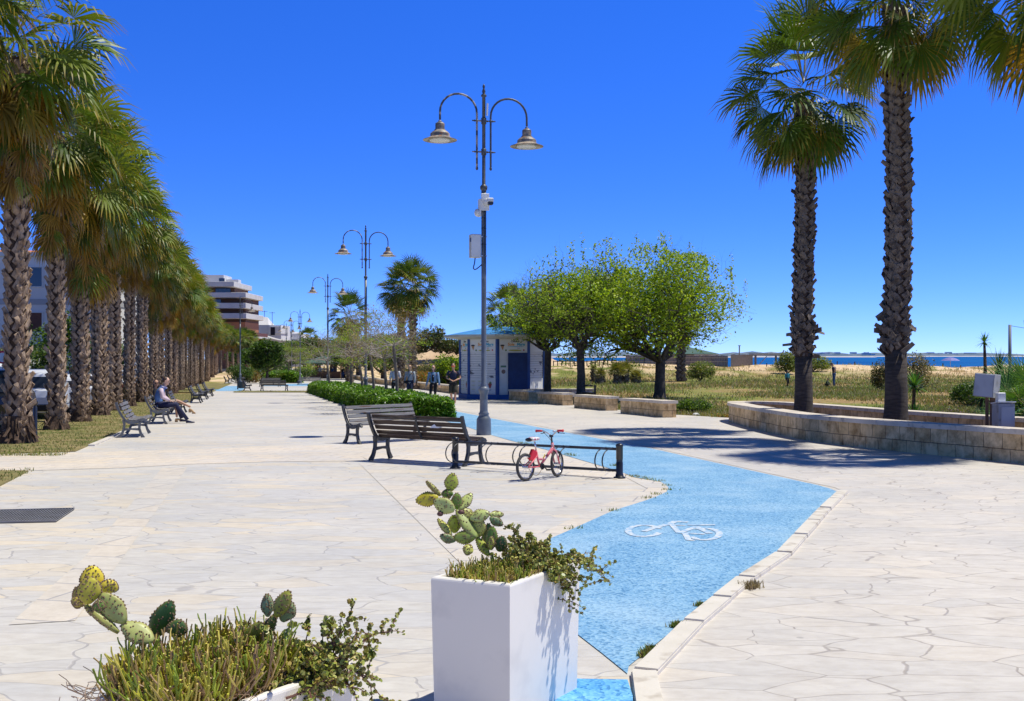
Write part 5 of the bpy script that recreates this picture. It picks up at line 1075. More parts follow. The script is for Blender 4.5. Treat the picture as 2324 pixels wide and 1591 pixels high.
# field bushes
FZ=lambda px,D: terrain(X(px,D),D)
RO=[(.11,.17,.03),(.18,.24,.045),(.24,.28,.06),(.26,.25,.08)]
for (px,D,w_,h_,c_,l_,s_) in [(1590,95,2.6,1.7,RO,'round green bush on the field right of the palm trunk',.14),(1572,42,1.5,.5,DG+LG[:1],'low dark green bush right of the nearest bench wall',.07),(1787,104,2.2,2.0,RO,'tall green bush left of the planter palms on the dune edge',.16),(1845,108,3.6,1.6,RO,'wide green bush between the planter palms near the dune',.16),(2078,66,2.2,2.3,[(.22,.15,.09),(.16,.15,.06),(.25,.19,.10),(.12,.13,.05)],'tall feathery reddish shrub right of the thick planter palm',.11),(2005,70,1.7,2.0,[(.20,.13,.08),(.08,.10,.03),(.05,.07,.02)],'dark feathery shrub left of the thick planter palm',.11),(2168,29,1.15,.62,[(.10,.10,.04),(.16,.13,.07),(.07,.09,.03),(.30,.17,.28),(.2,.14,.08)],'low tangled bush with small violet flowers behind the planter wall',.05),(2200,46,1.6,1.1,DG,'dark bush left of the grey electrical cabinets',.10),(2318,33,2.0,.9,DG,'dark ground shrub below the fan palm at the right photo edge',.09)]:
    blob_tree('bush',l_,px,D,FZ(px,D),0,w_,h_,c_,3600,s_,int(px)%97,cat='bush')
blob_tree('bush','small orange flowered weeds by the left tip of the planter wall',1640,36.8,FZ(1640,36.8),0,.9,.18,[(.12,.16,.04),(.55,.22,.03),(.15,.2,.05)],500,.05,5,cat='bush')
# yuccas and the fan palm at the right edge
def spiky(mb,c,r,n,w,cols,rr,lo=-30,hi=85,droop=.25):
    for i in range(n):
        f=i/n; el=R(hi-(hi-lo)*f); az=i*2.39996; d=Vector((math.cos(az)*math.cos(el),math.sin(az)*math.cos(el),math.sin(el))); s=d.cross(Vector((0,0,1))); s=s.normalized() if s.length>.01 else Vector((1,0,0)); l_=r*rr.uniform(.8,1.1)
        p1=c+d*l_*.5; p2=p1+(d+Vector((0,0,-droop))).normalized()*l_*.5; cc=np.array(cols[rr.randrange(len(cols))])*rr.uniform(.8,1.2)
        mb.add([c-s*w*.5,c+s*w*.5,p1+s*w*.55,p1-s*w*.55,p2],[(0,1,2,3),(3,2,4)],col=cc)
YU=[(.06,.16,.03),(.10,.24,.04),(.14,.30,.06)]
x=11.25; D=30.2; t=thing('yucca','two headed green yucca behind the wall, right of the thick planter palm','yucca',(x,D,FZ(2073,30.2)),0); rr=random.Random(4)
m=MB(); m.tube([(0,0,0),(-.02,0,.6),(.0,0,1.15)],[.06,.05,.045],seg=8); m.build('stem',barkD,t,smooth=True)
for z_,r_ in((1.2,.55),(.35,.5)): m=MB(); spiky(m,Vector((0,0,z_)),r_,60,.045,YU,rr); m.build('leaf_rosette',palmM,t,col=True)
D=52; t=thing('yucca','slender yucca tree standing against the sky above the right cabinets','yucca',(X(2234,D),D,FZ(2234,D)),0)
m=MB(); hh=zpy(776,D)-FZ(2234,D); m.tube([(0,0,0),(.05,0,hh*.5),(0,0,hh)],[.12,.09,.06],seg=8); m.build('stem',barkD,t,smooth=True); m=MB(); spiky(m,Vector((0,0,hh)),.55,44,.05,YU,rr,lo=-45); m.build('leaf_rosette',palmM,t,col=True)
for k,(px,D,h_,r_,l_) in enumerate([(2268,44,1.55,1.0,'dark spiky palm clump behind the upper cabinet'),(2235,40,.7,.9,'dark spiky clump left of the upper cabinet')]):
    z0=FZ(px,D); t=thing('spiky_palm',l_,'palm',(X(px,D),D,z0),0); m=MB(); m.tube([(0,0,0),(0,0,h_)],[.2,.16],seg=8); m.build('stem',barkD,t,smooth=True); m=MB(); spiky(m,Vector((0,0,h_)),r_,130,.035,[(.03,.07,.02),(.05,.11,.03),(.08,.16,.05)],rr,lo=-70); m.build('leaf_rosette',palmM,t,col=True)
D=28.5; z0=FZ(2318,D); t=thing('low_fan_palm','large bright green fan palm with broad fans at the right photo edge','palm tree',(X(2350,D),D,z0),0); m=MB(); m.tube([(0,0,0),(0,0,.5)],[.3,.26],seg=10); m.build('trunk',barkD,t,smooth=True); m=MB(); rr=random.Random(12)
for i in range(20):
    el=75-100*i/20; az=i*137.5+60; d=Vector((math.cos(R(az))*math.cos(R(el)),math.sin(R(az))*math.cos(R(el)),math.sin(R(el)))); fan_leaf(m,Vector((0,0,.5)),d,Vector((0,0,1)),.95,.85,(.10,.22,.05),(.16,.28,.07),droop=.22,nseg=30,spread=220,rr=rr)
m.build('crown',palmM,t,col=True)
# electrical cabinets
D=23; px=2246
gm_=mat('cabinet_grey',(.40,.40,.395),(.33,.33,.335),scale=2,rough=.5,c3=(.25,.24,.22),s3=5); brn=mat('rusty_post',(.16,.09,.05),(.22,.13,.08),scale=6,rough=.8)
x=X(2262,D); z0=gz(D)+.22
t=thing('electrical_cabinet','upper grey electrical cabinet, tilted on a brown post above the planter wall','cabinet',(X(2240,D),D,z0),R(-8)); zt_=zpy(875,D)-z0
m=MB(); m.box((0,0,zt_*.5),(.06,.05,zt_),bev=.005); m.box((.16,.05,zt_*.45),(.16,.10,zt_*.9),bev=.01); m.build('post',brn,t)
rt=Matrix.Rotation(R(5),3,'Y')
m=MB(); m.box((0,0,zt_),(.40,.44,.50),rot=rt@Matrix.Rotation(R(-32),3,'Z'),bev=.01); bx=m.build('box_body',gm_,t)
m=MB(); m.box(tuple(rt@Matrix.Rotation(R(-32),3,'Z')@Vector((0,-.224,0))+Vector((0,0,zt_))),(.37,.012,.47),rot=rt@Matrix.Rotation(R(-32),3,'Z'),bev=.003); m.build('door',greyBox,t)
t=thing('electrical_cabinet','lower grey electrical cabinet with slanted top, beside the tilted one','cabinet',(X(2277,22.7),22.7,z0),R(6))
h_=zpy(915,22.7)-z0; m=MB(); m.box((0,0,h_/2),(.36,.26,h_),bev=.012); m.build('box_body',gm_,t); m=MB(); m.box((.02,-.136,h_/2+.05),(.29,.01,h_-.25),bev=.003); m.build('door',greyBox,t); m=MB(); m.box((0,0,h_+.012),(.40,.30,.022),rot=Matrix.Rotation(R(-8),3,'X')); m.build('lid',whiteP,t); m=MB(); m.box((-.05,.02,h_+.12),(.16,.12,.20),bev=.01); m.build('meter_box',whiteP,t)
# thin pole with a wire at the right
D=60; t=thing('utility_pole','thin grey pole with a wire, against the sky at the right','pole',(X(2292,D),D,FZ(2292,D)),0); h_=zpy(737,D)-FZ(2292,D); m=MB(); m.tube([(0,0,0),(0,0,h_)],[.10,.09],seg=8); m.build('pole',mat('pole_grey',(.22,.23,.25),rough=.6),t,smooth=True); m=MB(); m.tube([(0,0,h_-.05),(1.5,0,h_-.3),(4,0,h_-.5)],.015,seg=4); m.build('wire',blackM,t)
# litter bins
binM=mat('bin_black',(.012,.013,.015),(.03,.03,.033),scale=5,rough=.5)
def bin_(label,x,y,z,rz,s=1):
    t=thing('litter_bin',label,'litter bin',(x,y,z),rz,scale=s)
    m=MB(); m.lathe([(.22,.12),(.27,.14),(.29,.62),(.31,.64),(.31,.68),(.27,.68)],seg=20); m.build('bucket',binM,t,smooth=True)
    m=MB(); m.box((.34,0,.5),(.09,.09,1.0),bev=.01); m.build('post',binM,t)
    m=MB(); m.lathe([(.28,.93),(.29,.95),(.22,1.0),(0,1.03)],seg=20); m.box((.2,0,.95),(.3,.06,.04)); m.build('lid',binM,t,smooth=False)
bin_('black litter bin with a raised lid behind the third bench wall',X(1334,50.5),50.5,FZ(1334,50.5)-.05,0,1.0)
c=G(549,884.5); bin_('round black litter bin by the single armed street lamp',c.x,c.y,c.z,R(180),1.0)
# fence, hut and pergola on the dune
grw=mat('grey_wood',(.13,.12,.11),(.24,.22,.20),scale=1.2,rough=.9,stretch=(6,1,1),c3=(.07,.065,.06),s3=2); grw2=mat('reed_fence',(.42,.37,.30),(.30,.26,.20),scale=3,rough=.9,stretch=(8,1,1)); green=mat('green_roof',(.05,.11,.09),(.07,.14,.11),scale=2,rough=.7)
D=128; zb=FZ(1560,D)-.5
t=thing('wooden_fence','long dark board fence on the dune behind the big green tree','fence',(0,D,zb),0)
m=MB(); x0=X(1420,D); x1=X(1652,D); zt_=zpy(806.5,D)-zb; n=60
for i in range(n):
    xx=x0+(x1-x0)*(i+.5)/n; m.box((xx,0,zt_/2),((x1-x0)/n*.93,.05,zt_*rnd.uniform(.93,1.0)))
m.build('boards',grw,t)
m=MB()
for z_ in (zt_*.62,zt_*.85,zt_+.03): m.box(((x0+x1)/2,-.06,z_),(x1-x0,.06,.07))
m.build('rail',grw2,t)
t=thing('reed_screen','pale reed screen at the right end of the dark board fence','fence',(X(1683,D),D-.1,zb),0); m=MB(); wd_=X(1707,D)-X(1657,D)
for i in range(26): m.box((-wd_/2+wd_*(i+.5)/26,0,zt_/2+.1),(wd_/26*.9,.05,zt_*rnd.uniform(.96,1.04)))
m.build('reeds',grw2,t); m=MB(); m.tube([(-wd_*.1,.1,0),(-wd_*.1,.1,zt_+1.2)],.07,seg=6); m.box((-wd_*.1,.1,zt_+1.15),(.3,.08,.08)); m.build('post',grw,t)
t=thing('pergola','open timber pergola frame beyond the reed screen on the dune','pergola',(X(1738,D),D,zb),0); m=MB(); w1=X(1707,D)-X(1738,D)
for s in(-1,1):
    for y_ in(-1.2,1.2): m=MB(); m.box((s*abs(w1)*.92,y_,zt_/2),(.22,.2,zt_)); m.build('post',grw,t)
m=MB()
for y_ in(-1.2,1.2): m.box((0,y_,zt_+.05),(abs(w1)*2.05,.12,.16))
for i in range(7): m.box((-abs(w1)+i*abs(w1)/3,0,zt_+.2),(.1,2.9,.08))
m.tube([(abs(w1)*.9,-1.2,zt_-.1),(abs(w1)*1.15,-1.2,zt_+.6)],.08,seg=5); m.build('roof_beams',grw2,t)
m=MB(); m.tube([(-abs(w1)*.8,-1.2,.5),(-abs(w1)*.1,-1.2,zt_-.1)],.05,seg=5); m.box((0,-1.2,.55),(abs(w1)*1.9,.06,.08)); m.build('brace',grw2,t)
t=thing('beach_hut','low hut with a dark green roof behind the board fence','hut',(X(1560,138),138,zb),0); hw=X(1621,138)-X(1560,138)
m=MB(); zt_=zpy(803,138)-zb; m.box((0,0,zt_/2),(hw*1.6,5,zt_)); m.build('wall',grw,t)
m=MB(); ht=zpy(788,138)-zb; V=[(-hw,-3.4,zt_),(hw,-3.4,zt_),(hw,3.4,zt_),(-hw,3.4,zt_),(-hw*.55,0,ht),(hw*.1,0,ht)]; m.add([(a_,b_,c_-.05) for a_,b_,c_ in V[:4]]+V,[(3,2,1,0),(4,5,9,8),(5,6,9),(6,7,8,9),(7,4,8),(0,1,5,4),(1,2,6,5),(2,3,7,6),(3,0,4,7)]); m.build('roof',green,t)
m=MB(); m.box((hw*.55,-3.2,zt_-.25),(hw*.9,.06,.35)); m.build('awning',whiteP,t)
# post and rail fence on the dune
fm=MB(); t=thing('dune_fence','low post and rail fence along the dunes seen under the green tree','fence',(0,0,0),0)
P=[(X(1256+i*9.5,118),118) for i in range(16)]
m=MB()
for (x_,y_) in P: 
    z_=terrain(x_,y_); q=MB(); q.box((x_,y_,z_+.25),(.10,.10,.7)); q.build('post',darkbark,t)
for (a_,b_) in zip(P,P[1:]): m.tube([(a_[0],a_[1],terrain(*a_)+.5),(b_[0],b_[1],terrain(*b_)+.5)],.04,seg=5)
m.build('rail',darkbark,t)
t=thing('dune_fence','thin row of short posts on the dune crest behind the man','fence',(0,0,0),0,None)
for i in range(14):
    x_=X(1700+i*40,122); z_=terrain(x_,122); q=MB(); q.box((x_,122,z_+.15),(.09,.09,.5)); q.build('post',darkbark,t)
# parasol on the beach
D=134; xx=X(2157,D); z0=terrain(xx,D); t=thing('beach_parasol','violet beach parasol on the dune in front of the sea','parasol',(xx,D,z0),0); zt_=zpy(811,D)-z0
m=MB(); m.tube([(0,0,0),(0,0,zt_)],.03,seg=6); m.build('pole',whiteP,t); m=MB(); m.lathe([(1.15,zt_-.42),(.8,zt_-.2),(.4,zt_-.05),(0,zt_)],seg=10); m.build('canopy',mat('violet_cloth',(.16,.16,.42),(.24,.24,.5),scale=3,rough=.8),t)
# litter on the field
for px,D,l_ in((1540,47,'white scrap of paper lying in the dry field grass'),(1577,38.5,'crumpled pale litter at the field edge near the planter tip'),):
    c=Vector((X(px,D),D,FZ(px,D)+.06)); m=MB(); m.ell((0,0,0),(.13,.1,.07),8,5,nz=.6); tag(m.build('litter',whiteP,loc=c),l_,'litter')
# ---------------------------------------------------------------- buildings
def wmat(n,c,c2=None): return mat(n,c,c2 or tuple(k*.9 for k in c),scale=.6,rough=.85,bump=.1,detail=8,coord='Object')
pale=wmat('render_pale',(.72,.69,.66)); cream=wmat('render_cream',(.60,.50,.33)); yel=wmat('render_yellow',(.55,.36,.10)); whiteB=wmat('render_white',(.66,.65,.63)); brown=wmat('brick_brown',(.14,.07,.045)); orange=wmat('render_orange',(.42,.17,.08)); greyband=wmat('band_grey',(.42,.41,.42)); glassM=mat('window_glass',(.02,.025,.035),rough=.1,spec=.8); shut=mat('shutter_brown',(.10,.035,.02),(.14,.05,.03),scale=3,rough=.7); tile=mat('roof_tiles',(.42,.14,.06),(.52,.20,.09),scale=3,rough=.85,bump=.6,bscale=12,stretch=(1,1,1)); slabW=mat('balcony_white',(.62,.59,.55),(.54,.51,.48),scale=.5,rough=.8); woodR=mat('railing_brown',(.13,.04,.025),rough=.7)
def window(bld,x,z,w,h,y=0,frame=whiteB,pane=glassM,ax='x'):
    f=MB(); 
    if ax=='x':
        for dx,dz,a,b in((0,h/2,w+.16,.08),(0,-h/2,w+.2,.08),(-w/2,0,.08,h),(w/2,0,.08,h)): f.box((x+dx,y-.02,z+dz),(a,.1,b))
    else:
        for dx,dz,a,b in((0,h/2,w+.16,.08),(0,-h/2,w+.2,.08),(-w/2,0,.08,h),(w/2,0,.08,h)): f.box((y-.02,x+dx,z+dz),(.1,a,b))
    o=f.build('window',frame,bld); g_=MB(); 
    g_.box((x,y+.0,z) if ax=='x' else (y,x,z),(w-.08,.04,h-.08) if ax=='x' else (.04,w-.08,h-.08)); g_.build('pane',pane,o); return o
# row of town houses behind the car park: facades face the promenade (+x side) and the viewer (-y side)
def slabhouse(label,x,y,rz,w,d,h,wm,floors,kind,group=None,band=None):
    t=thing('apartment_building',label,'building',(x,y,gz(y)),rz,group)
    m=MB(); m.box((0,0,h/2),(w,d,h)); m.build('wall',wm,t)
    m=MB(); m.box((0,0,h+.15),(w+.5,d+.5,.3)); m.build('roof_cornice',whiteB,t)
    fh=h/floors; n=max(2,int(w/3.4)); n2=max(2,int(d/3.6))
    for f in range(floors):
        z=fh*f+fh*.55
        for i in range(n): window(t,-w/2+w*(i+.5)/n,z,1.1,1.5,-d/2-.03,pane=shut if (i+f)%3 else glassM)
        for i in range(n2): window(t,-d/2+d*(i+.5)/n2,z,1.1,1.5,w/2+.05,pane=shut if (i+f)%2 else glassM,ax='y')
        if kind=='balc' and f:
            m=MB(); m.box((0,-d/2-.6,fh*f),(w*.98,1.2,.18)); m.box((0,-d/2-1.18,fh*f+.5),(w*.98,.06,.85)); m.box((w/2+.6,0,fh*f),(1.2,d*.9,.18)); m.box((w/2+1.18,0,fh*f+.5),(.06,d*.9,.85)); m.build('balcony',slabW if f%2 else yel,t)
    if band:
        m=MB(); 
        for f in range(1,floors): m.box((0,0,fh*f),(w+.12,d+.12,.42))
        m.build('string_course',band,t)
    return t
slabhouse('pale apartment house with a grey string course, left behind the nearest palm trunks',-42,86,R(8),22,12,10.2,pale,3,'plain',band=greyband)
t=slabhouse('cream house with a red tiled roof terrace at the left photo edge',-52,104,R(6),20,12,11.0,cream,4,'plain'); m=MB(); V=[(-10.6,-6.6,11.3),(10.6,-6.6,11.3),(10.6,6.6,11.3),(-10.6,6.6,11.3),(-8,0,13.2),(8,0,13.2)]; m.add(V,[(0,1,5,4),(1,2,5),(2,3,4,5),(3,0,4),(3,2,1,0)]); m.build('tiled_roof',tile,t)
slabhouse('yellow apartment house with white balconies, seen between the palm trunks',-54,118,R(10),14,14,10.5,cream,3,'balc')
slabhouse('apartment house with orange lower walls behind the middle of the palm row',-66,150,R(12),16,16,12,yel,4,'balc')
slabhouse('white apartment house behind the far palm trunks',-80,190,R(12),16,18,12,whiteB,4,'balc')
# stepped brown block with white balconies
D=270; x0=X(480,D); t=thing('apartment_building','tall brown apartment block with wide white balcony bands, rising above the palm row','building',(0,0,0),0)
zf=lambda py: zpy(py,D)
def xp(px): return X(px,D)
lv=[(690,480,566,664,681),(668,0,0,0,0)]
bands=[(640,650.5,463,539),(666,678,470,566),(692,704,470,566),(718,730,470,566)]
m=MB()
for k,(y1,y2,a,b) in enumerate([(650,700,462,530),(676,756,470,556)]): m.box(((xp(a)+xp(b))/2,D+8-k*.3,(zf(y1)+zf(y2+110))/2),(xp(b)-xp(a),14,abs(zf(y1)-zf(y2+110))))
m.build('wall',brown,t)
m=MB(); m.box(((xp(470)+xp(557))/2,D+7,(zf(731)+zf(880))/2),(xp(557)-xp(470),14.4,zf(731)-zf(880))); m.build('lower_wall',orange,t)
for (py1,py2,a,b) in [(641,652.5,458,539.5),(665.5,677,468,566),(689,701,468,566),(712,724,468,567)]:
    m=MB(); z1=zf(py1);z2=zf(py2); m.box(((xp(a)+xp(b))/2,D+5.5,(z1+z2)/2),(xp(b)-xp(a),18.5,z1-z2),bev=.05); m.build('balcony',slabW,t)
for (py,a,b) in [(656,488,522),(684,476,500),(706,476,488)]:
    m=MB(); m.box(((xp(a)+xp(b))/2,D+.55,zf(py+2)),(xp(b)-xp(a),.15,1.5)); m.build('window',glassM,t)
m=MB(); m.box((xp(472),D+8,zf(633)),(xp(500)-xp(448),8,2.6)); m.build('stair_tower',whiteB,t)
m=MB(); m.box((xp(494),D+3.9,zf(634)),(1.4,.15,1.1)); m.build('window',glassM,t)
m=MB(); m.box((xp(512),D+8,zf(634)),(3,3,.9)); m.build('roof_tank',whiteB,t)
# white houses beyond
t=thing('white_house','large white house with a curved roofline parapet beyond the brown block','building',(0,0,0),0); D=300; zf=lambda py: zpy(py,D)
m=MB(); m.box(((xp:=lambda px:X(px,D))(605),0,0),(.01,.01,.01)) if 0 else None
def B(mm,a,b,y1,y2,dd=12,off=0,bev=0): mm.box(((X(a,D)+X(b,D))/2,D+dd/2+off,(zpy(y1,D)+zpy(y2,D))/2),(X(b,D)-X(a,D),dd,zpy(y1,D)-zpy(y2,D)),bev=bev)
m=MB(); B(m,555,638,738,860); m.build('wall',whiteB,t)
m=MB(); P=[]; n=14
for i in range(n+1):
    px=556+ i*(662-556)/n; f=(px-556)/(106); py=772-9*math.exp(-((f-.38)/.25)**2)+f*4; P.append((X(px,D-3),D-3,zpy(py,D-3)))
m.tube(P,[(.5,.6)]*len(P),seg=6); m.build('parapet',slabW,t); m=MB(); 
V=[];
for p in P: V+=[p,(p[0],p[1],p[2]-9)]
m.add(V,[(2*i,2*i+2,2*i+3,2*i+1) for i in range(n)]); m.build('front_wall',whiteB,t)
m=MB(); V=[(X(566,D),D+2,zpy(737,D)),(X(606,D),D+2,zpy(737,D)),(X(606,D),D+10,zpy(737,D)),(X(566,D),D+10,zpy(737,D)),(X(583,D),D+4,zpy(717,D)),(X(600,D),D+4,zpy(719,D))]; m.add(V,[(0,1,5,4),(1,2,5),(2,3,4,5),(3,0,4)]); m.build('gable',pale,t)
m=MB()
for px,py in((589,703),(607,706),(570,712)): m.tube([(X(px,D),D+6,zpy(738,D)),(X(px,D),D+6,zpy(py,D))],.09,seg=4); m.box((X(px,D),D+6,zpy(py+2,D)),(1.6,.1,.1))
m.build('antenna',metalM,t)
m=MB(); B(m,613,640,742,757,10,-1.5); m.build('upper_wall',whiteB,t)
m=MB(); m.box((X(622,D),D-1.6,zpy(752,D)),(1.2,.1,2.2)); m.build('window',glassM,t)
t=thing('house','house with brown balcony railings, low between the brown block and white house','building',(0,0,0),0); D=255
m=MB(); B(m,528,580,756,860,10); m.build('wall',orange,t); m=MB(); B(m,545,586,756,764,12,-2); m.build('balcony',woodR,t); m=MB(); B(m,556,583,806,815,12,-3); m.build('balcony',woodR,t)
m=MB(); B(m,545,588,764,768,13,-2.2); B(m,556,585,815,819,13,-3.2); m.build('balcony_slab',slabW,t)
t=thing('house','white house with a long flat white balcony left of the orange roof','building',(0,0,0),0); D=320
m=MB(); B(m,630,684,757,860,12); m.build('wall',pale,t); m=MB(); B(m,628,662,752,757,13,-.6); m.build('flat_roof',whiteB,t); m=MB(); B(m,650,682,771,786,14,-3); m.build('balcony',whiteB,t)
for px in(640,668): m=MB(); m.box((X(px,D),D-.1,zpy(800,D)),(1.5,.12,2.4)); m.build('window',glassM,t)
t=thing('house','far house with an orange tiled roof','building',(0,0,0),0); D=330
m=MB(); B(m,678,722,776,860,10); m.build('wall',pale,t); m=MB(); V=[(X(675,D),D-1,zpy(776,D)),(X(726,D),D-1,zpy(778,D)),(X(726,D),D+11,zpy(778,D)),(X(675,D),D+11,zpy(776,D)),(X(684,D),D+5,zpy(765,D)),(X(718,D),D+5,zpy(767,D))]; m.add(V,[(0,1,5,4),(1,2,5),(2,3,4,5),(3,0,4),(3,2,1,0)]); m.build('tiled_roof',tile,t)
# green roofed gazebo at the end of the walk
D=158; zb=gz(D); t=thing('gazebo','wooden gazebo with a green pointed roof behind the far walkers','gazebo',(X(745,D),D,zb),0); hh=zpy(826,D)-zb; wood=mat('gazebo_wood',(.28,.15,.06),(.36,.21,.09),scale=3,rough=.8)
for s in(-2.2,2.2):
    for y_ in(-2,2): m=MB(); m.box((s,y_,hh/2),(.25,.25,hh)); m.box((s*.8,y_,hh-.5),(.8,.12,.12),rot=Matrix.Rotation(R(45 if s<0 else -45)*-1,3,'Y')); m.build('post',wood,t)
m=MB(); m.lathe([(3.9,hh),(3.9,hh+.2),(1.4,hh+1.0),(0,hh+1.25)],seg=8); m.build('roof',green,t); m=MB(); m.box((0,0,.5),(4.2,3.8,1.0)); m.build('counter',brown,t)
# sandy hill with scrub beyond the twin palms
D=330; V=[];Fq=[]; nxh,nyh=46,20
hm=mat('sandy_cliff',(.46,.30,.17),(.60,.43,.27),scale=.06,rough=.95,bump=.6,bscale=.6,c3=(.32,.24,.13),s3=.25,coord='Object',stretch=(1,1,3))
for j in range(nyh+1):
    for i in range(nxh+1):
        px=760+ i*(1290-760)/nxh; d=D+j*6; x_=X(px,D)+ (d-D)*-.05; top=zpy(797-6*math.sin((px-760)/170)-4*noise.noise(Vector((px*.02,0,0))),D)*(1-max(0,(px-1110)/180)**2 if px>1110 else 1); f=min(1,j/7)**.7; n_=noise.noise(Vector((x_*.05,d*.05,2)))*2.2
        V.append((x_,d,-6+(top+6)*f+n_*f*(1-abs(f-.6))))
Fq=[(j*(nxh+1)+i,j*(nxh+1)+i+1,(j+1)*(nxh+1)+i+1,(j+1)*(nxh+1)+i) for j in range(nyh) for i in range(nxh)]
m=MB(); m.add(V,Fq); struct(m.build('hill',hm,smooth=True))
for k,(px,py,w_,h_) in enumerate([(968,790,9,5.5),(985,790,8,6),(1000,792,9,4.5),(1018,794,10,3.5),(1036,796,9,3.6),(950,795,7,3),(1058,798,9,3),(930,795,9,4),(900,793,10,4.5),(870,792,9,4)]):
    blob_tree('bush','grey green scrub bush on top of the sandy hill',px,D+22,zpy(py+9,D+22),0,w_,h_*1.4,OL+DG[:2],1500,.7,200+k,cat='bush',grp='scrub bushes on the sandy hill')
# far headland across the bay
fm_=mat('far_shore_hazed',(.075,.125,.19),(.13,.18,.24),scale=.012,rough=1,detail=6,c3=(.22,.24,.27),s3=.03)  # distance haze is mixed into the shore colour as blue grey
def headland(px0,px1,D,base,ht,seed,lab):
    V=[];n=70
    for i in range(n+1):
        px=px0+(px1-px0)*i/n; x_=X(px,D); f=min(1,min(i,n-i)/8+.15); h=(ht*(.75+.5*noise.noise(Vector((i*.14,seed,0)))+.25*noise.noise(Vector((i*.8,seed,3)))))*f
        V+=[(x_,D,base),(x_,D+30,base+2),(x_,D+110,base+h*.6+2),(x_,D+260,base+h+2),(x_,D+900,base)]
    m=MB(); m.add(V,[(5*i+k,5*i+k+5,5*i+k+6,5*i+k+1) for i in range(n) for k in range(4)]); return struct(m.build('headland',fm_,smooth=True))
headland(1690,1988,2600,-3.4,13,1,''); headland(1980,2400,3600,-3.4,13,2,''); headland(1200,1700,2300,-3.4,12,3,'')
sand=MB(); 
for a_,b_,D_ in((1700,1985,2590),(1985,2390,3590),(1210,1690,2290)):
    n=40; V=[]
    for i in range(n+1): px=a_+(b_-a_)*i/n; V+=[(X(px,D_),D_-20,-3.45),(X(px,D_),D_+14,-1.2+.7*noise.noise(Vector((i*.5,1,2))))]
    sand.add(V,[(2*i,2*i+2,2*i+3,2*i+1) for i in range(n)])
struct(sand.build('far_beach',mat('far_sand',(.55,.50,.48),rough=1)))
# tiny far houses
hp=MB().box((0,0,.5),(1,1,1)); hme=hp.mesh('far_house_wall',wmat('far_house_white',(.62,.63,.66)))
for k in range(34):
    D_=2700 if k<20 else 3760; px=rnd.uniform(1845,1985) if k<14 else (rnd.uniform(2105,2230) if k>=20 else rnd.uniform(1290,1420)); 
    o=link(hme,'far_house',None,(X(px,D_),D_,-3.4+rnd.uniform(3.5,8.5)*(D_/2700)),(0,0,rnd.uniform(-.4,.4)),(rnd.uniform(9,26),8,rnd.uniform(2.2,4.5))); tag(o,'tiny white house on the far shore across the bay','house','tiny houses on the far shore')
# ---------------------------------------------------------------- cars
def carpaint(n,c): return mat(n,c,rough=.22,spec=.6)
def car(label,x,y,rz,pm,suv=True,group='cars parked behind the palm row'):
    t=thing('parked_car',label,'car',(x,y,gz(y)+.035),rz,group); L_,W_,H_=4.3,1.8,(1.62 if suv else 1.45)
    # side profile, forward = +y ; sections across
    prof=[(-2.12,.45),(-2.16,.75),(-2.12,.98),(-1.98,1.02),(-1.80,H_-.12),(-1.55,H_),(-.2,H_+.02),(.45,H_-.06),(1.05,1.08),(1.85,.93),(2.12,.78),(2.15,.45)]
    def half(z): return .90 if z<.95 else .90-(z-.95)*.42
    m=MB(); V=[]; n=len(prof)
    for s in(-1,1):
        for y_,z_ in prof: V.append((s*half(z_),y_,z_))
    Fq=[(i,i+1,n+i+1,n+i) for i in range(n-1)]+[(n-1,0,n,2*n-1),tuple(range(n-1,-1,-1)),tuple(n+i for i in range(n))]
    m.add(V,Fq); m.box((0,0,.36),(1.76,4.1,.22),bev=.04); b_=m.build('body',pm,t)
    bv=b_.modifiers.new('b','BEVEL'); bv.width=.05; bv.segments=2; bv.limit_method='ANGLE'
    g_=MB(); z1=1.02
    for s in(-1,1):
        for (ya,yb,yc,yd) in((-1.72,-1.52,-.55,-.55),(-.47,-.47,.34,.78)):
            zt_=H_-.10; P=[(ya,1.04),(yd,1.04),(yc,zt_),(yb,zt_)]; g_.add([(s*(half(z_)+.008),y_,z_) for y_,z_ in P],[(0,1,2,3)])
    g_.build('side_window',glassM,t)
    g_=MB(); y0=-1.985; g_.add([(-.68,-1.975,1.06),(.68,-1.975,1.06),(.58,-1.80,H_-.16),(-.58,-1.80,H_-.16)],[(0,1,2,3)]); o_=g_.build('rear_window',glassM,t); o_.location=(0,-.012,0)
    g_=MB(); g_.add([(-.70,1.04,1.10),(.70,1.04,1.10),(.60,.50,H_-.10),(-.60,.50,H_-.10)],[(0,1,2,3)]); o_=g_.build('windscreen',glassM,t); o_.location=(0,.03,.02)
    for s in(-1,1):
        m=MB(); m.box((s*.72,-2.12,.88),(.30,.10,.16),bev=.02); m.build('tail_light',mat('tail_red',(.25,.01,.01),rough=.2) if 'tail_red' not in bpy.data.materials else bpy.data.materials['tail_red'],t)
        m=MB(); m.box((s*.66,2.06,.74),(.34,.14,.13),bev=.02); m.build('headlight',lensM,t)
        for y_ in(-1.32,1.32):
            m=MB(); M3=Matrix.Rotation(R(90),3,'Y'); m.lathe([(.20,-.11),(.31,-.10),(.33,-.05),(.33,.05),(.31,.10),(.20,.11)],c=(s*.80,y_,.33),seg=20,M3=M3); w_=m.build('wheel',rub,t,smooth=True)
            m=MB(); m.lathe([(.20,-.115),(.20,.115)],c=(s*.80,y_,.33),seg=12,M3=M3); m.build('rim',chrome,w_)
    m=MB(); m.box((0,-2.17,.62),(.50,.02,.12)); m.build('number_plate',whiteP,t)
    m=MB(); m.box((0,-2.10,.42),(1.70,.12,.22),bev=.03); m.build('bumper',blackM,t)
    return t
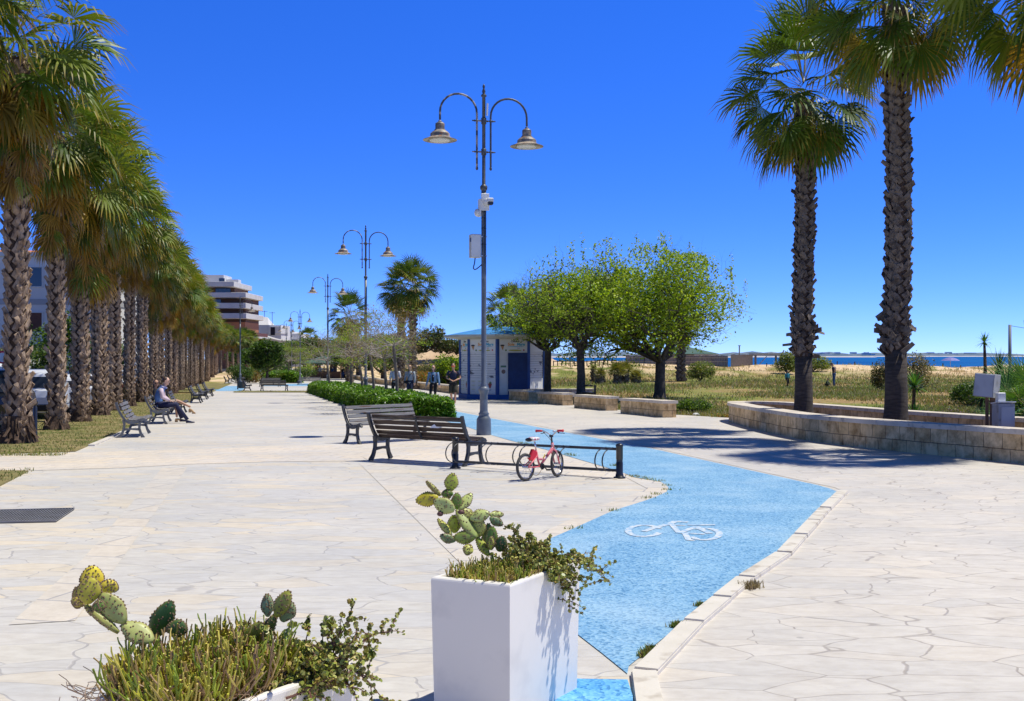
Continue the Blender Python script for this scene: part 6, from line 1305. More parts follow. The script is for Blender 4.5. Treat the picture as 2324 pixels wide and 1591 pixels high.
cw=carpaint('car_white',(.62,.63,.66)); cdk=carpaint('car_black',(.012,.013,.016)); cbl=carpaint('car_dark_blue',(.02,.04,.09)); cgn=carpaint('car_dark_green',(.02,.06,.05)); csv=carpaint('car_silver',(.35,.36,.38))
def px_car(lab,px,D,rz,pm,suv=True): car(lab,X(px,D),D,rz,pm,suv)
px_car('white sport utility car seen from behind between the first two palm trunks',88,36.5,R(16),cw)
px_car('white hatchback between the second and third palm trunks',158,41.5,R(30),cw,False)
px_car('black car at the left photo edge, mostly hidden by the nearest palm trunk',-12,29.5,R(20),cdk)
px_car('white car at the left photo edge, behind the black one',8,40,R(14),cw)
px_car('dark green car behind the third and fourth palm trunks',207,47,R(16),cgn)
px_car('dark blue car behind the fourth palm trunk',245,52,R(16),cbl,False)
px_car('silver car behind the middle palm trunks',282,58,R(16),csv)
px_car('black car behind the middle palm trunks',312,66,R(16),cdk,False)
px_car('white car behind the far palm trunks',345,76,R(16),cw)
px_car('blue car parked across the end of the promenade, right of the far palms',588,185,R(70),carpaint('car_blue',(.05,.15,.4)),False)
# small posts, parasols, road sign, hedge trees on the town side
for k,(px,D) in enumerate([(126,29.2),(62,24.3)]):
    t=thing('bollard','low dark bollard with a round knob '+['beside the second palm trunk','beside the nearest palm trunk'][k],'bollard',(X(px,D),D+.4,gz(D)+.03),0); m=MB(); m.lathe([(.07,0),(.05,.1),(.045,.75),(.03,.8),(.055,.84),(.06,.88),(.04,.93),(0,.94)],seg=14); m.build('post',blk,t,smooth=True)
for k,(px,py,D,w_) in enumerate([(84,812,62,1.15),(8,815,58,1.6)]):
    z0=gz(D); t=thing('market_parasol','white square market parasol '+['between the first two palm trunks','at the left photo edge'][k],'parasol',(X(px,D),D,z0),R(12)); h_=zpy(py,D)-z0
    m=MB(); m.tube([(0,0,0),(0,0,h_)],.04,seg=8); m.build('pole',brn,t); m=MB(); q=w_*1.0; V=[(-q,-q,h_-.38),(q,-q,h_-.38),(q,q,h_-.38),(-q,q,h_-.38),(0,0,h_)]+[(-q,-q,h_-.55),(q,-q,h_-.55),(q,q,h_-.55),(-q,q,h_-.55)]; m.add(V,[(0,1,4),(1,2,4),(2,3,4),(3,0,4)]+[(5+i,5+(i+1)%4,(i+1)%4,i) for i in range(4)]); m.build('canopy',whiteP,t)
D=50; z0=gz(D); t=thing('road_sign','round white road sign with a red ring at the left photo edge','road sign',(X(6,D),D,z0),R(8)); h_=zpy(811,D)-z0
m=MB(); m.tube([(0,.03,0),(0,.03,h_+.3)],.03,seg=8); m.build('pole',gm_,t); Mx=Matrix.Rotation(R(90),3,'X'); m=MB(); m.lathe([(.30,-.01),(.30,.01)],c=(0,0,h_),seg=28,M3=Mx); m.build('sign_ring',redM,t); m=MB(); m.lathe([(.22,0),(.22,.016)],c=(0,-.0,h_),seg=28,M3=Mx); m.build('sign_face',whiteP,t)
for (px,D,w_,h_,c_,l_,s_) in [(92,66,3.2,3.9,DG,'dark ivy clad tree between the first two palm trunks',.2),(88,58,2.4,2.2,YG[2:]+DG[2:4],'olive green bush below the ivy clad tree',.16),(150,64,2.6,4.4,DG+LG[:1],'dark green tree between the second and third palm trunks',.2),(10,62,3.0,2.4,OL,'grey green bush at the left photo edge',.16),(205,74,2.6,3.0,DG+LG[:1],'green bush behind the third and fourth palm trunks',.2),(252,84,3,3.4,DG,'green tree behind the fifth palm trunk',.22)]:
    blob_tree('roadside_tree',l_,px,D,gz(D),.6,w_,h_,c_,3600,s_,300+int(px),cat='tree')
# ---------------------------------------------------------------- iron grate
pg=[G(-120,1170),G(169,1163),G(127,1192),G(-160,1198)]; t=thing('drain_grate','dark iron mesh grate set in the paving at the left edge','grate',(pg[0].x,pg[0].y,gz(pg[0].y)),0)
o0=pg[0]; fr=mat('grate_iron',(.30,.29,.28),(.22,.21,.20),scale=9,rough=.6)
m=MB(); m.prism([(p.x-o0.x,p.y-o0.y) for p in pg][::-1],.031,.035,zf=lambda x,y:gz(y+o0.y)-gz(o0.y)); m.build('pit',mat('pit_dark',(.05,.047,.045),rough=.9),t)
m=MB(); 
def ipt(u,v): return pg[0].lerp(pg[1],u).lerp(pg[3].lerp(pg[2],u),v)-o0
for i in range(44):
    a=ipt(i/43,0);b=ipt(i/43,1); m.tube([a+Vector((0,0,.046)),b+Vector((0,0,.046))],.0045,seg=4)
for j in range(11):
    a=ipt(0,j/10);b=ipt(1,j/10); m.tube([a+Vector((0,0,.047)),b+Vector((0,0,.047))],.0045 if 0<j<10 else .012,seg=4)
m.build('mesh_bars',fr,t)
# ---------------------------------------------------------------- people
skinM=mat('skin',(.62,.36,.25),(.68,.42,.30),scale=6,rough=.55); skinD=mat('skin_tanned',(.46,.24,.14),(.54,.30,.19),scale=6,rough=.55)
def cloth(n,c,c2=None,sc_=6,fac=(.35,.65)): return mat(n,c,c2 or tuple(k*.75 for k in c),scale=sc_,rough=.85,bump=.25,bscale=25,fac=fac)
hairK=mat('hair_black',(.012,.009,.008),rough=.5); hairB=mat('hair_brown',(.06,.03,.018),rough=.5)
def skinned(P,E,Rd):
    """one continuous surface grown round a joint skeleton"""
    me=bpy.data.meshes.new('sk'); me.from_pydata([tuple(p) for p in P],E,[]); o=bpy.data.objects.new('sk',me); COL.objects.link(o)
    m=o.modifiers.new('s','SKIN'); m.use_smooth_shade=True
    for i,v in enumerate(me.skin_vertices[0].data): r=Rd[i]; v.radius=(r,r) if not hasattr(r,'__len__') else r; v.use_root=(i==0)
    s=o.modifiers.new('u','SUBSURF'); s.levels=1
    dg=bpy.context.evaluated_depsgraph_get(); dg.update(); r=bpy.data.meshes.new_from_object(o.evaluated_get(dg)); bpy.data.objects.remove(o)
    V=[v.co.copy() for v in r.vertices]; Fc=[tuple(p.vertices) for p in r.polygons]; bpy.data.meshes.remove(r); return V,Fc
BASE=dict(pel=(0,0,.94),wai=(0,0,1.08),che=(0,0,1.30),nec=(0,-.005,1.475),hea=(0,.012,1.55),shl=(-.185,0,1.415),ell=(-.235,-.02,1.14),wrl=(-.25,.06,.90),shr=(.185,0,1.415),elr=(.235,-.02,1.14),wrr=(.25,.06,.90),hil=(-.09,0,.90),knl=(-.10,.02,.50),anl=(-.10,-.02,.09),hir=(.09,0,.90),knr=(.10,.02,.50),anr=(.10,-.02,.09))
def ring_loft(mb,C,W,Dp,seg=16):
    V=[];n=len(C)
    for i in range(n):
        a=Vector(C[max(i-1,0)]);b=Vector(C[min(i+1,n-1)]); t=(b-a).normalized(); x=Vector((1,0,0)); x=(x-t*x.dot(t)).normalized(); y=t.cross(x)
        for j in range(seg):
            q=2*PI*j/seg; cx_,sy=math.cos(q),math.sin(q); e=.85; V.append(Vector(C[i])+x*W[i]*math.copysign(abs(cx_)**e,cx_)+y*Dp[i]*math.copysign(abs(sy)**e,sy))
    Fq=[(i*seg+j,i*seg+(j+1)%seg,(i+1)*seg+(j+1)%seg,(i+1)*seg+j) for i in range(n-1) for j in range(seg)]+[tuple(range(seg-1,-1,-1)),tuple((n-1)*seg+j for j in range(seg))]
    mb.add(V,Fq)
def hand(mb,w,d,side,bend=.5,m=None):
    """palm, four fingers of different length with knuckle bends, thumb from the side of the palm"""
    d=Vector(d).normalized(); s=d.cross(Vector((0,0,1))); s=s.normalized() if s.length>.1 else Vector((0,1,0)); n=s.cross(d)*side
    w=Vector(w); mb.tube([w-d*.01,w+d*.04,w+d*.085],[(.024,.018),(.036,.015),(.036,.012)],seg=8,flat=tuple(s))
    for k,(o,l) in enumerate(((-.028,.062),(-.009,.074),(.010,.070),(.028,.055))):
        b=w+d*.08+s*o; d2=(d-n*bend*.7).normalized(); d3=(d-n*bend*1.8).normalized(); mb.tube([b,b+d*l*.4,b+d*l*.4+d2*l*.35,b+d*l*.4+d2*l*.35+d3*l*.28],[.0095,.009,.008,.006],seg=6)
    b=w+d*.03-s*.03*side; mb.tube([b,b+(d*.6-s*side).normalized()*.035,b+(d*.6-s*side).normalized()*.035+(d*1.2-s*side*.4).normalized()*.03],[.012,.010,.007],seg=6)
def person(label,loc,rz,h=1.75,pose={},skin=skinM,top=None,topM=None,sleeve='long',bot='trousers',botM=None,hair='short',hairM=hairK,shoeM=None,glass=None,lean=0,extra=None,seated=False,head_rot=(0,0),female=False,scale=None,grp=None,bag=None,heel=False):
    J={k:Vector(v) for k,v in BASE.items()}; 
    for k,v in pose.items(): J[k]=Vector(v)
    k=h/1.75; t=thing('person',label,'person',loc,rz,grp,scale=scale or k)
    names=['pel','wai','che','nec','hea','shl','ell','wrl','shr','elr','wrr','hil','knl','anl','hir','knr','anr']; ix={n:i for i,n in enumerate(names)}
    fe=.88 if female else 1
    Rd={'pel':(.135*fe+.0,.10),'wai':(.125*fe,.09),'che':(.145*fe,.105),'nec':.052,'hea':.05,'shl':.058*fe,'ell':.040,'wrl':.027,'shr':.058*fe,'elr':.040,'wrr':.027,'hil':.085,'knl':.055,'anl':.038,'hir':.085,'knr':.055,'anr':.038}
    P=[J[n] for n in names]; E=[('pel','wai'),('wai','che'),('che','nec'),('nec','hea'),('che','shl'),('shl','ell'),('ell','wrl'),('che','shr'),('shr','elr'),('elr','wrr'),('pel','hil'),('hil','knl'),('knl','anl'),('pel','hir'),('hir','knr'),('knr','anr')]
    V,Fc=skinned(P,[(ix[a],ix[b]) for a,b in E],[Rd[n] for n in names]); m=MB(); m.add(V,Fc)
    # head with nose, brow, ears, mouth
    hy,hp=head_rot; HM=Matrix.Rotation(hy,3,'Z')@Matrix.Rotation(hp,3,'X'); hc=J['hea']+Vector((0,.02,.10))
    m.ell(tuple(hc),(.076,.094,.118),14,10,M3=HM); m.ell(tuple(hc+HM@Vector((0,.035,-.06))),(.05,.055,.055),10,7,M3=HM)
    m.ell(tuple(hc+HM@Vector((0,.098,-.012))),(.013,.018,.026),6,5,M3=HM); m.ell(tuple(hc+HM@Vector((0,.086,-.052))),(.024,.008,.008),6,4,M3=HM)
    for s in(-1,1): m.ell(tuple(hc+HM@Vector((s*.078,-.005,-.005))),(.010,.022,.032),6,5,M3=HM)
    m.tube([J['nec']-Vector((0,0,.05)),hc+Vector((0,-.01,-.06))],[.056*fe,.05*fe],seg=10)
    for a,b,s in(('ell','wrl',-1),('elr','wrr',1)): hand(m,J[b],J[b]-J[a],s)
    m.build('body',skin,t,smooth=True)
    e=MB(); 
    for s in(-1,1): e.ell(tuple(hc+HM@Vector((s*.031,.083,.012))),(.013,.010,.008),6,5,M3=HM)
    e.build('eyes',mat('eye',(.03,.02,.02),rough=.2) if 'eye' not in bpy.data.materials else bpy.data.materials['eye'],t,smooth=True)
    if glass:
        g_=MB()
        for s in(-1,1): g_.ell(tuple(hc+HM@Vector((s*.034,.092,.012))),(.033,.012,.024),8,5,M3=HM)
        g_.box(tuple(hc+HM@Vector((0,.096,.020))),(.03,.008,.008),rot=HM); g_.build('sunglasses',glass,t,smooth=True)
    hr=MB()
    hr.ell(tuple(hc+HM@Vector((0,-.034,.036))),(.085,.088,.098),14,9,M3=HM,nz=.08); 
    if hair=='long':
        hr.ell(tuple(hc+HM@Vector((0,-.055,-.06))),(.082,.06,.15),12,8,M3=HM,nz=.12)
        for s in(-1,1): hr.ell(tuple(hc+HM@Vector((s*.07,-.02,-.06))),(.024,.042,.13),8,6,M3=HM,nz=.15)
    if hair=='bun': hr.ell(tuple(hc+HM@Vector((0,-.10,.03))),(.045,.045,.045),8,6)
    if hair=='curly': 
        for i in range(12): q=rnd.uniform(0,6.28); hr.ell(tuple(hc+HM@Vector((.06*math.cos(q),-.05+.05*math.sin(q),rnd.uniform(-.02,.09)))),(.06,.06,.06),7,5)
    hr.build('hair',hairM,t,smooth=True)
    # clothes as lofted shells round the same joints
    if topM:
        c=MB(); pe,wa,ch,ne=J['pel'],J['wai'],J['che'],J['nec']; b0=pe.lerp(wa,-.25 if top!='crop' else .45)
        sp=(J['shr']-J['shl']).length/2
        up_=ne-ch
        ring_loft(c,[b0,b0.lerp(wa,.5) if top!='crop' else b0.lerp(wa,.6),wa.lerp(ch,.3),ch,ch+up_*.45,ch+up_*.72,ne-up_*.02],[.16*fe,.152*fe,.152*fe,.172*fe,.162*fe,.105,.06],[.115,.11,.108,.118,.10,.085,.06])
        for a,b,w_ in(('shl','ell','wrl'),('shr','elr','wrr')):
            S=J[a]; Eb=J[b]; W=J[w_]
            if sleeve=='long': c.tube([S.lerp(ch,.25),S,S.lerp(Eb,.5),Eb,Eb.lerp(W,.5),W],[.07,.072,.060,.054,.046,.040],seg=10)
            elif sleeve=='half': c.tube([S.lerp(ch,.25),S,S.lerp(Eb,.5),Eb,Eb.lerp(W,.25)],[.07,.072,.062,.058,.055],seg=10)
            elif sleeve=='short': c.tube([S.lerp(ch,.25),S,S.lerp(Eb,.35),S.lerp(Eb,.62)],[.07,.074,.068,.066],seg=10)
            else: c.tube([S.lerp(ch,.3),S],[.06,.05],seg=8)
        tp=c.build({'crop':'jacket','jacket':'jacket'}.get(top,'shirt'),topM,t,smooth=True)
    if botM:
        c=MB(); pe=J['pel']; wa=J['wai']
        ring_loft(c,[pe.lerp(wa,.75),pe.lerp(wa,.3),pe,pe+(pe-wa)*.35] if not seated else [pe.lerp(wa,.55),pe.lerp(wa,.2),pe],[.150*fe,.165*fe,.172,.12] if not seated else [.155,.175,.16],[.105,.115,.118,.10] if not seated else [.11,.13,.12])
        for a,b,w_ in(('hil','knl','anl'),('hir','knr','anr')):
            S=J[a];Kn=J[b];An=J[w_]
            if bot=='trousers': c.tube([S.lerp(pe,.3),S.lerp(Kn,.12),S.lerp(Kn,.55),Kn,Kn.lerp(An,.5),An.lerp(Kn,.02)],[.095,.100,.084,.066,.056,.052],seg=12)
            elif bot=='shorts': c.tube([S.lerp(pe,.3),S.lerp(Kn,.12),S.lerp(Kn,.6),S.lerp(Kn,.92)],[.095,.102,.098,.096],seg=12)
            elif bot=='leggings': c.tube([S.lerp(pe,.3),S.lerp(Kn,.12),S.lerp(Kn,.55),Kn,Kn.lerp(An,.4),An],[.09,.094,.075,.058,.052,.042],seg=12)
        if bot=='skirt':
            kn=(J['knl']+J['knr'])/2; hp_=(J['hil']+J['hir'])/2; ring_loft(c,[hp_,hp_.lerp(kn,.5),kn.lerp(hp_,-.05)],[.17,.165,.13],[.12,.11,.09])
        c.build({'trousers':'trousers','shorts':'shorts','leggings':'leggings','skirt':'skirt'}[bot],botM,t,smooth=True)
    for s_,(kk,aa) in(('l',('knl','anl')),('r',('knr','anr'))):
        A=J[aa]; f=Vector((0,1,0)) if A.z<.2 else ((A-J[kk]).normalized()*.25+Vector((0,.95,-.12))).normalized(); 
        if pose.get('foot_'+s_): f=Vector(pose['foot_'+s_]).normalized()
        sh=MB(); b=A+Vector((0,-.05,-.055)); sd=f.cross(Vector((0,0,1))).normalized(); sh.tube([b,b+f*.08+Vector((0,0,.005)),b+f*.17-Vector((0,0,.008)),b+f*.245-Vector((0,0,.012))],[(.034,.032),(.038,.036),(.044,.026),(.030,.016)],seg=10,flat=tuple(sd))
        if heel: sh.box(tuple(b+f*.03+Vector((0,0,-.05))),(.06,.09,.10)); sh.box(tuple(b+f*.17+Vector((0,0,-.035))),(.07,.10,.05))
        sh.build('shoe',shoeM or shoeK,t,smooth=not heel)
    if extra: extra(t,J)
    return t
shoeK=mat('shoe_black',(.015,.015,.02),rough=.35); shoeW=mat('shoe_white',(.6,.6,.6),rough=.6); darkgl=mat('sunglass_dark',(.008,.008,.01),rough=.1); orgl=mat('sunglass_orange',(.85,.12,.01),rough=.15)
denim=cloth('denim',(.10,.20,.34),(.17,.28,.42)); navy=cloth('navy_cloth',(.012,.02,.055)); black=cloth('black_cloth',(.008,.008,.010)); olive=cloth('olive_shorts',(.05,.045,.028)); whiteC=cloth('white_cotton',(.62,.62,.66)); greyJ=cloth('grey_jacket',(.33,.37,.40)); bluevest=cloth('blue_vest',(.10,.20,.42)); pinkS=cloth('pale_pink_shirt',(.68,.52,.55)); purple=cloth('dark_blue_trousers',(.015,.018,.06)); floral=cloth('floral_skirt',(.50,.40,.32),(.10,.05,.04),28,(.45,.52)); khaki=cloth('khaki_trousers',(.32,.25,.17)); teal=cloth('teal_jacket',(.03,.28,.33)); jeans=cloth('blue_jeans',(.04,.09,.20)); wedge=mat('tan_wedge',(.45,.28,.13),rough=.6)
def wl_(px,D): return (X(px,D),D,gz(D)+.036)
# walkers, facing the viewer
W1=dict(knl=(-.10,.16,.52),anl=(-.09,.20,.10),knr=(.09,.06,.50),anr=(.08,-.22,.13))
W2=dict(knr=(.10,.16,.52),anr=(.09,.20,.10),knl=(-.09,.06,.50),anl=(-.08,-.22,.13))
def bagf(t,J):
    m=MB(); m.box((.02,.15,.93),(.22,.09,.16),bev=.03); m.build('waist_bag',black,t,smooth=False)
def strapf(t,J):
    m=MB(); m.tube([(-.15,.06,1.44),(-.02,.135,1.25),(.14,.12,.98)],.010,seg=5); m.build('bag_strap',black,t); m=MB(); m.box((.15,.13,.93),(.20,.08,.14),bev=.02); m.build('shoulder_bag',black,t)
def tagf(t,J):
    m=MB(); m.box((-.03,.125,1.27),(.03,.01,.04)); m.box((-.06,.13,1.0),(.03,.01,.05)); m.build('earbuds_tag',whiteP,t)
    m=MB(); m.box((0,.112,1.18),(.10,.02,.30)); m.build('inner_top',black,t)
person('man in a navy polo shirt, dark shorts and orange sunglasses walking beside the kiosk',wl_(1029,48),R(175),1.88,dict(W1,ell=(-.30,-.03,1.16),wrl=(-.09,.20,1.06),elr=(.30,-.03,1.17),wrr=(.07,.22,1.08)),skinD,'shirt',navy,'short','shorts',olive,'short',hairK,black and shoeW,orgl,head_rot=(0,R(-14)),extra=bagf)
person('woman in a blue denim jacket, black trousers and sunglasses walking toward the viewer',wl_(984,50),R(168),1.80,dict(W2,ell=(-.25,.05,1.15),wrl=(-.30,.10,.90),elr=(.27,-.06,1.15),wrr=(.33,.02,.88)),skinM,'crop',denim,'long','leggings',black,'long',hairB,shoeK,darkgl,female=True,extra=tagf)
person('woman in a grey zip jacket with a black shoulder bag, walking behind the hedge',wl_(931,55.5),R(165),1.84,dict(W1,ell=(-.24,.0,1.15),wrl=(-.25,.06,.91),elr=(.24,-.0,1.15),wrr=(.26,.06,.90)),skinM,'jacket',greyJ,'long','trousers',navy,'long',hairB,shoeK,darkgl,female=True,head_rot=(R(25),0),extra=strapf)
person('man in a white shirt with sleeves rolled, his head behind a bare tree trunk',wl_(897,57),R(175),1.86,dict(W2,ell=(-.25,-.02,1.15),wrl=(-.05,.20,1.06),elr=(.25,-.02,1.15),wrr=(.26,.06,.90)),skinD,'shirt',whiteC,'half','trousers',black,'short',hairB,shoeK,None)
# far group
G2='people walking far down the promenade'
for k,(px,D,lab,tm,bm_,sl_,bt,fe_,hr_) in enumerate([(713,160,'far walker in a white shirt and khaki trousers by the bare trees',whiteC,khaki,'long','trousers',False,'short'),(722,166,'far walker in dark blue behind the white shirted one',navy,navy,'long','trousers',False,'short'),(728,162,'far walker in a jeans jacket and light jeans',denim,jeans,'long','trousers',True,'long'),(735.5,160,'far walker in a white top, dark blazer and black leggings',whiteC,black,'half','leggings',True,'long'),(743,161,'far walker in black, right of the one in leggings',black,black,'long','trousers',False,'short'),(754,159,'far walker in a blue shirt beside a bare tree trunk',bluevest,jeans,'short','trousers',False,'short'),(778,152,'far person in black with a white hat near the stone wall',black,jeans,'long','trousers',False,'short')]):
    def hat(t,J): 
        m=MB(); m.lathe([(.16,1.66),(.16,1.67),(.09,1.68),(.085,1.76),(0,1.78)],seg=14); m.build('hat',whiteP,t)
    person(lab,(X(px,D),D,gz(D)+.036),R(180+rnd.uniform(-25,25)),1.74,W1 if k%2 else W2,skinD,'shirt',tm,sl_,bt,bm_,hr_,hairB if k%2 else hairK,shoeK,None,female=fe_,grp=G2,extra=hat if k==6 else None)
# people on the field
def fl(px,D): return (X(px,D),D,terrain(X(px,D),D)+.0)
person('man in a dark polo shirt looking down with hands on his hips, on the field',fl(1893,79),R(60),1.80,dict(che=(0,.03,1.30),nec=(0,.09,1.46),hea=(0,.14,1.52),ell=(-.30,-.12,1.18),wrl=(-.15,-.02,1.02),elr=(.26,.0,1.16),wrr=(.22,.10,.95)),skinD,'shirt',navy,'short','trousers',jeans,'short',hairK,shoeW,head_rot=(0,R(-50)))
person('small girl with curly hair in a teal jacket on the field beside the planter palm',fl(1787,79),R(200),1.20,dict(W2),skinD,'jacket',teal,'long','leggings',black,'curly',hairK,shoeW,scale=(.78,.78,.70),female=True)
person('toddler crouching in the field grass at the feet of the man',fl(1875,78.5),R(230),1.0,dict(pel=(0,-.05,.30),wai=(0,.0,.44),che=(0,.10,.62),nec=(0,.17,.76),hea=(0,.22,.82),shl=(-.17,.14,.72),ell=(-.22,.26,.50),wrl=(-.15,.38,.30),shr=(.17,.14,.72),elr=(.22,.26,.50),wrr=(.15,.38,.30),hil=(-.10,-.03,.28),knl=(-.18,.30,.44),anl=(-.15,.10,.10),hir=(.10,-.03,.28),knr=(.18,.30,.44),anr=(.15,.10,.10)),skinD,'shirt',cloth('camouflage',(.10,.17,.08),(.02,.02,.02),14,(.45,.52)),'long','trousers',black,'short',hairK,shoeK,scale=.62,seated=True,head_rot=(0,R(-35)))
# seated couple on the second bench: seat height 0.45, facing +y of their own frame
cB_=G(361,965.2); v=Vector((-.235,.972,0)); fx=Vector((.972,.235,0))
def seatloc(along,fwd): p=cB_+v*along+fx*fwd; return (p.x,p.y,gz(p.y)+.03)
SIT=dict(pel=(0,0,.56),wai=(0,-.05,.70),che=(0,-.05,.93),nec=(0,.0,1.10),hea=(0,.05,1.17),shl=(-.19,-.02,1.04),shr=(.19,-.02,1.04),hil=(-.10,.02,.55),hir=(.10,.02,.55))
person('seated man in a blue vest over a pale shirt on a lawn bench, legs stretched',seatloc(.40,-.02),R(-76.5),1.80,dict(SIT,che=(0,.02,.92),nec=(0,.11,1.08),hea=(0,.17,1.14),shl=(-.19,.06,1.02),shr=(.19,.06,1.02),ell=(-.27,.10,.78),wrl=(-.18,.28,.66),elr=(.27,.10,.78),wrr=(.16,.30,.68),knl=(-.11,.46,.56),anl=(-.10,.62,.13),knr=(.13,.48,.55),anr=(.12,.80,.10)),skinM,'shirt',bluevest,'none','trousers',purple,'short',hairB,mat('shoe_navy',(.015,.02,.05),rough=.2),darkgl,seated=True,head_rot=(R(-12),R(-8)),extra=lambda t,J:[MB().tube([J[a].lerp(J['che'],.05),J[a].lerp(J[b],.5),J[b],J[b].lerp(J[c_],.5),J[c_].lerp(J[b],.08)],[.064,.060,.056,.050,.040],seg=12).build('shirt_sleeve',pinkS,t,smooth=True) for a,b,c_ in(('shl','ell','wrl'),('shr','elr','wrr'))]+[MB().tube([(-.09,.08,1.07),(-.04,.19,1.04),(.04,.19,1.04),(.09,.08,1.07),(0,.04,1.10),(-.09,.08,1.07)],.035,seg=8).build('scarf',cloth('scarf',(.10,.13,.35),(.4,.4,.5),30,(.48,.54)),t,smooth=True)])
person('seated woman in black with long dark hair and a floral skirt, her legs crossed',seatloc(1.22,-.05),R(-76.5),1.68,dict(SIT,che=(0,-.12,.92),nec=(0,-.17,1.08),hea=(0,-.16,1.15),shl=(-.17,-.13,1.02),shr=(.17,-.13,1.02),ell=(-.25,-.08,.80),wrl=(-.12,.16,.68),elr=(.42,-.12,.86),wrr=(.55,-.22,.72),knl=(-.05,.46,.60),anl=(-.02,.50,.14),knr=(.02,.50,.70),anr=(.02,.93,.48),foot_r=(0,.75,-.55)),skinD,'shirt',black,'long','skirt',floral,'long',hairK,wedge,darkgl,seated=True,female=True,head_rot=(R(-70),0),heel=True)
# ---------------------------------------------------------------- white planters with cacti
plast=mat('planter_white',(.84,.785,.70),(.80,.745,.66),scale=1.6,rough=.45,c3=(.75,.70,.63),s3=5,fac=(.4,.75),bump=.02)
def planter(label,A,Bp,C,zt,rz_note=None):
    """A,Bp,C: top corners (left-front, front, right-rear) at height zt above the ground"""
    A,Bp,C=Vector(A),Vector(Bp),Vector(C); D_=A+(C-Bp); o=(A+C)/2; g=gz(o.y)+.03; t=thing('planter',label,'planter',(o.x,o.y,g),0)
    T=[A,Bp,C,D_]; H=zt-g; m=MB()
    def ring(f,z,ins=0): return [Vector(((p.x-o.x)*f*(1-ins/((Vector((p.x-o.x,p.y-o.y))).length)),(p.y-o.y)*f*(1-ins/((Vector((p.x-o.x,p.y-o.y))).length)),z)) for p in T]
    R_=[ring(.955,0),ring(1,H-.012),ring(1,H-.005,.004),ring(1,H,.012),ring(1,H,.046),ring(1,H-.008,.05),ring(1,H-.10,.055)]
    V=[p for r in R_ for p in r]; m.add(V,[(4*k+i,4*k+(i+1)%4,4*k+4+(i+1)%4,4*k+4+i) for k in range(len(R_)-1) for i in range(4)]+[(3,2,1,0)]); m.build('pot',plast,t)
    m=MB(); V=ring(1,H-.06,.052); m.add([p for p in V],[(0,1,2,3)]); m.build('soil',mat('potting_soil',(.035,.022,.014),(.09,.06,.035),scale=25,rough=1,bump=1),t)
    return t,o,g,H
def top(px,py,z): # point at world height z seen at this pixel
    d=(EYE-z)*F/(py-HZ); return Vector((X(px,d),d,z))
Z1=.592-.0; 
zt1=gz(5.3)+.03+.657
P1,o1,g1,H1=planter('tall white planter with a broad prickly pear, by the blue path',top(978,1310,zt1),top(1157,1327,zt1),top(1316,1271,zt1),zt1)
zt2=gz(3.5)+.03+.62
A2=(-1.28,3.31,zt2);B2=(-.94,3.07,zt2);C2=(-.52,3.67,zt2)
P2,o2,g2,H2=planter('white planter cut off by the bottom edge, overgrown with succulents',A2,B2,C2,zt2)
# cactus pads
padM=foliage('cactus_skin',rough=.45,trans=.05,spec=.5); spineM=mat('cactus_areole',(.14,.08,.04),(.30,.20,.10),scale=60,rough=.8)
def pad(t,a,b,w,D,face=0,col=(.20,.27,.05),th=.016,tilt=0,seed=0,dd=0,edge=(.33,.20,.06)):
    """flat oval joint from pixel a (base) to pixel b (tip), width w px, at depth D (tip depth D+dd); face turns it about its long axis"""
    rr=random.Random(seed+int(a[0]*3+a[1])); p0=at(a[0],a[1],D); p1=at(b[0],b[1],D+dd); ax=(p1-p0); ln=ax.length; ax.normalize(); wd=w*1.16*D/F/2
    vw=((p0+p1)/2-Vector((0,0,EYE))).normalized(); s=ax.cross(vw).normalized(); n=s.cross(ax).normalized(); M=Matrix.Rotation(R(face),3,ax); s=M@s; n=M@n; wd=wd/max(.3,abs(math.cos(R(face))))
    m=MB(); nr,ns=12,18; V=[];CC=[]; wob=rr.uniform(0,6)
    for i in range(nr+1):
        f=i/nr; prof=(math.sin(PI*(f**.72))**.52 if 0<f<1 else 0)*(.62+.38*min(1,f*2.2)); prof=max(prof,.25 if f<.02 else .0)
        for j in range(ns):
            q=2*PI*j/ns; rip=1+.03*math.sin(5*f*6+wob)*abs(math.cos(q)); c=p0+ax*ln*f+s*(wd*prof*math.cos(q)*rip)+n*(th*(prof**.5)*math.sin(q)*(1+.10*math.sin(9*math.cos(q)*3+wob)))-p0
            V.append(c+p0); ed=abs(math.cos(q))**6*.5+(.35 if f>.93 else 0); k=rr.uniform(.93,1.07)*(1+.12*math.sin(f*9+j)); CC.append(np.array(col)*1.05*k*(1-ed)+np.array(edge)*ed)
    m.add(V,[(i*ns+j,i*ns+(j+1)%ns,(i+1)*ns+(j+1)%ns,(i+1)*ns+j) for i in range(nr) for j in range(ns)]+[tuple(range(ns-1,-1,-1)),tuple(nr*ns+j for j in range(ns))],col=np.array(CC))
    o=m.build('pad',padM,t,smooth=True,col=True); o.parent=t; o.matrix_parent_inverse=Matrix.Translation(-Vector(t.location))
    sp=MB(); 
    for k in range(26):
        f=rr.uniform(.12,.95); u=rr.uniform(-.85,.85); prof=(math.sin(PI*(f**.72))**.62)*(.55+.45*min(1,f*2.2))
        for sg in(-1,1):
            c=p0+ax*ln*f+s*wd*prof*u+n*sg*th*(prof**.5)*math.sqrt(max(0,1-u*u)); sp.ell(tuple(c),(.0032,)*3,5,4)
    for k in range(9):
        f=.25+.72*k/8; prof=(math.sin(PI*(f**.72))**.62)*(.55+.45*min(1,f*2.2))
        for sg in(-1,1): sp.ell(tuple(p0+ax*ln*f+s*wd*prof*sg*.99),(.0042,)*3,5,4)
    q=sp.build('areoles',spineM,o); return o
def cv(c): return (936.2+c[0]*.19613,1049.7+c[1]*.19613)
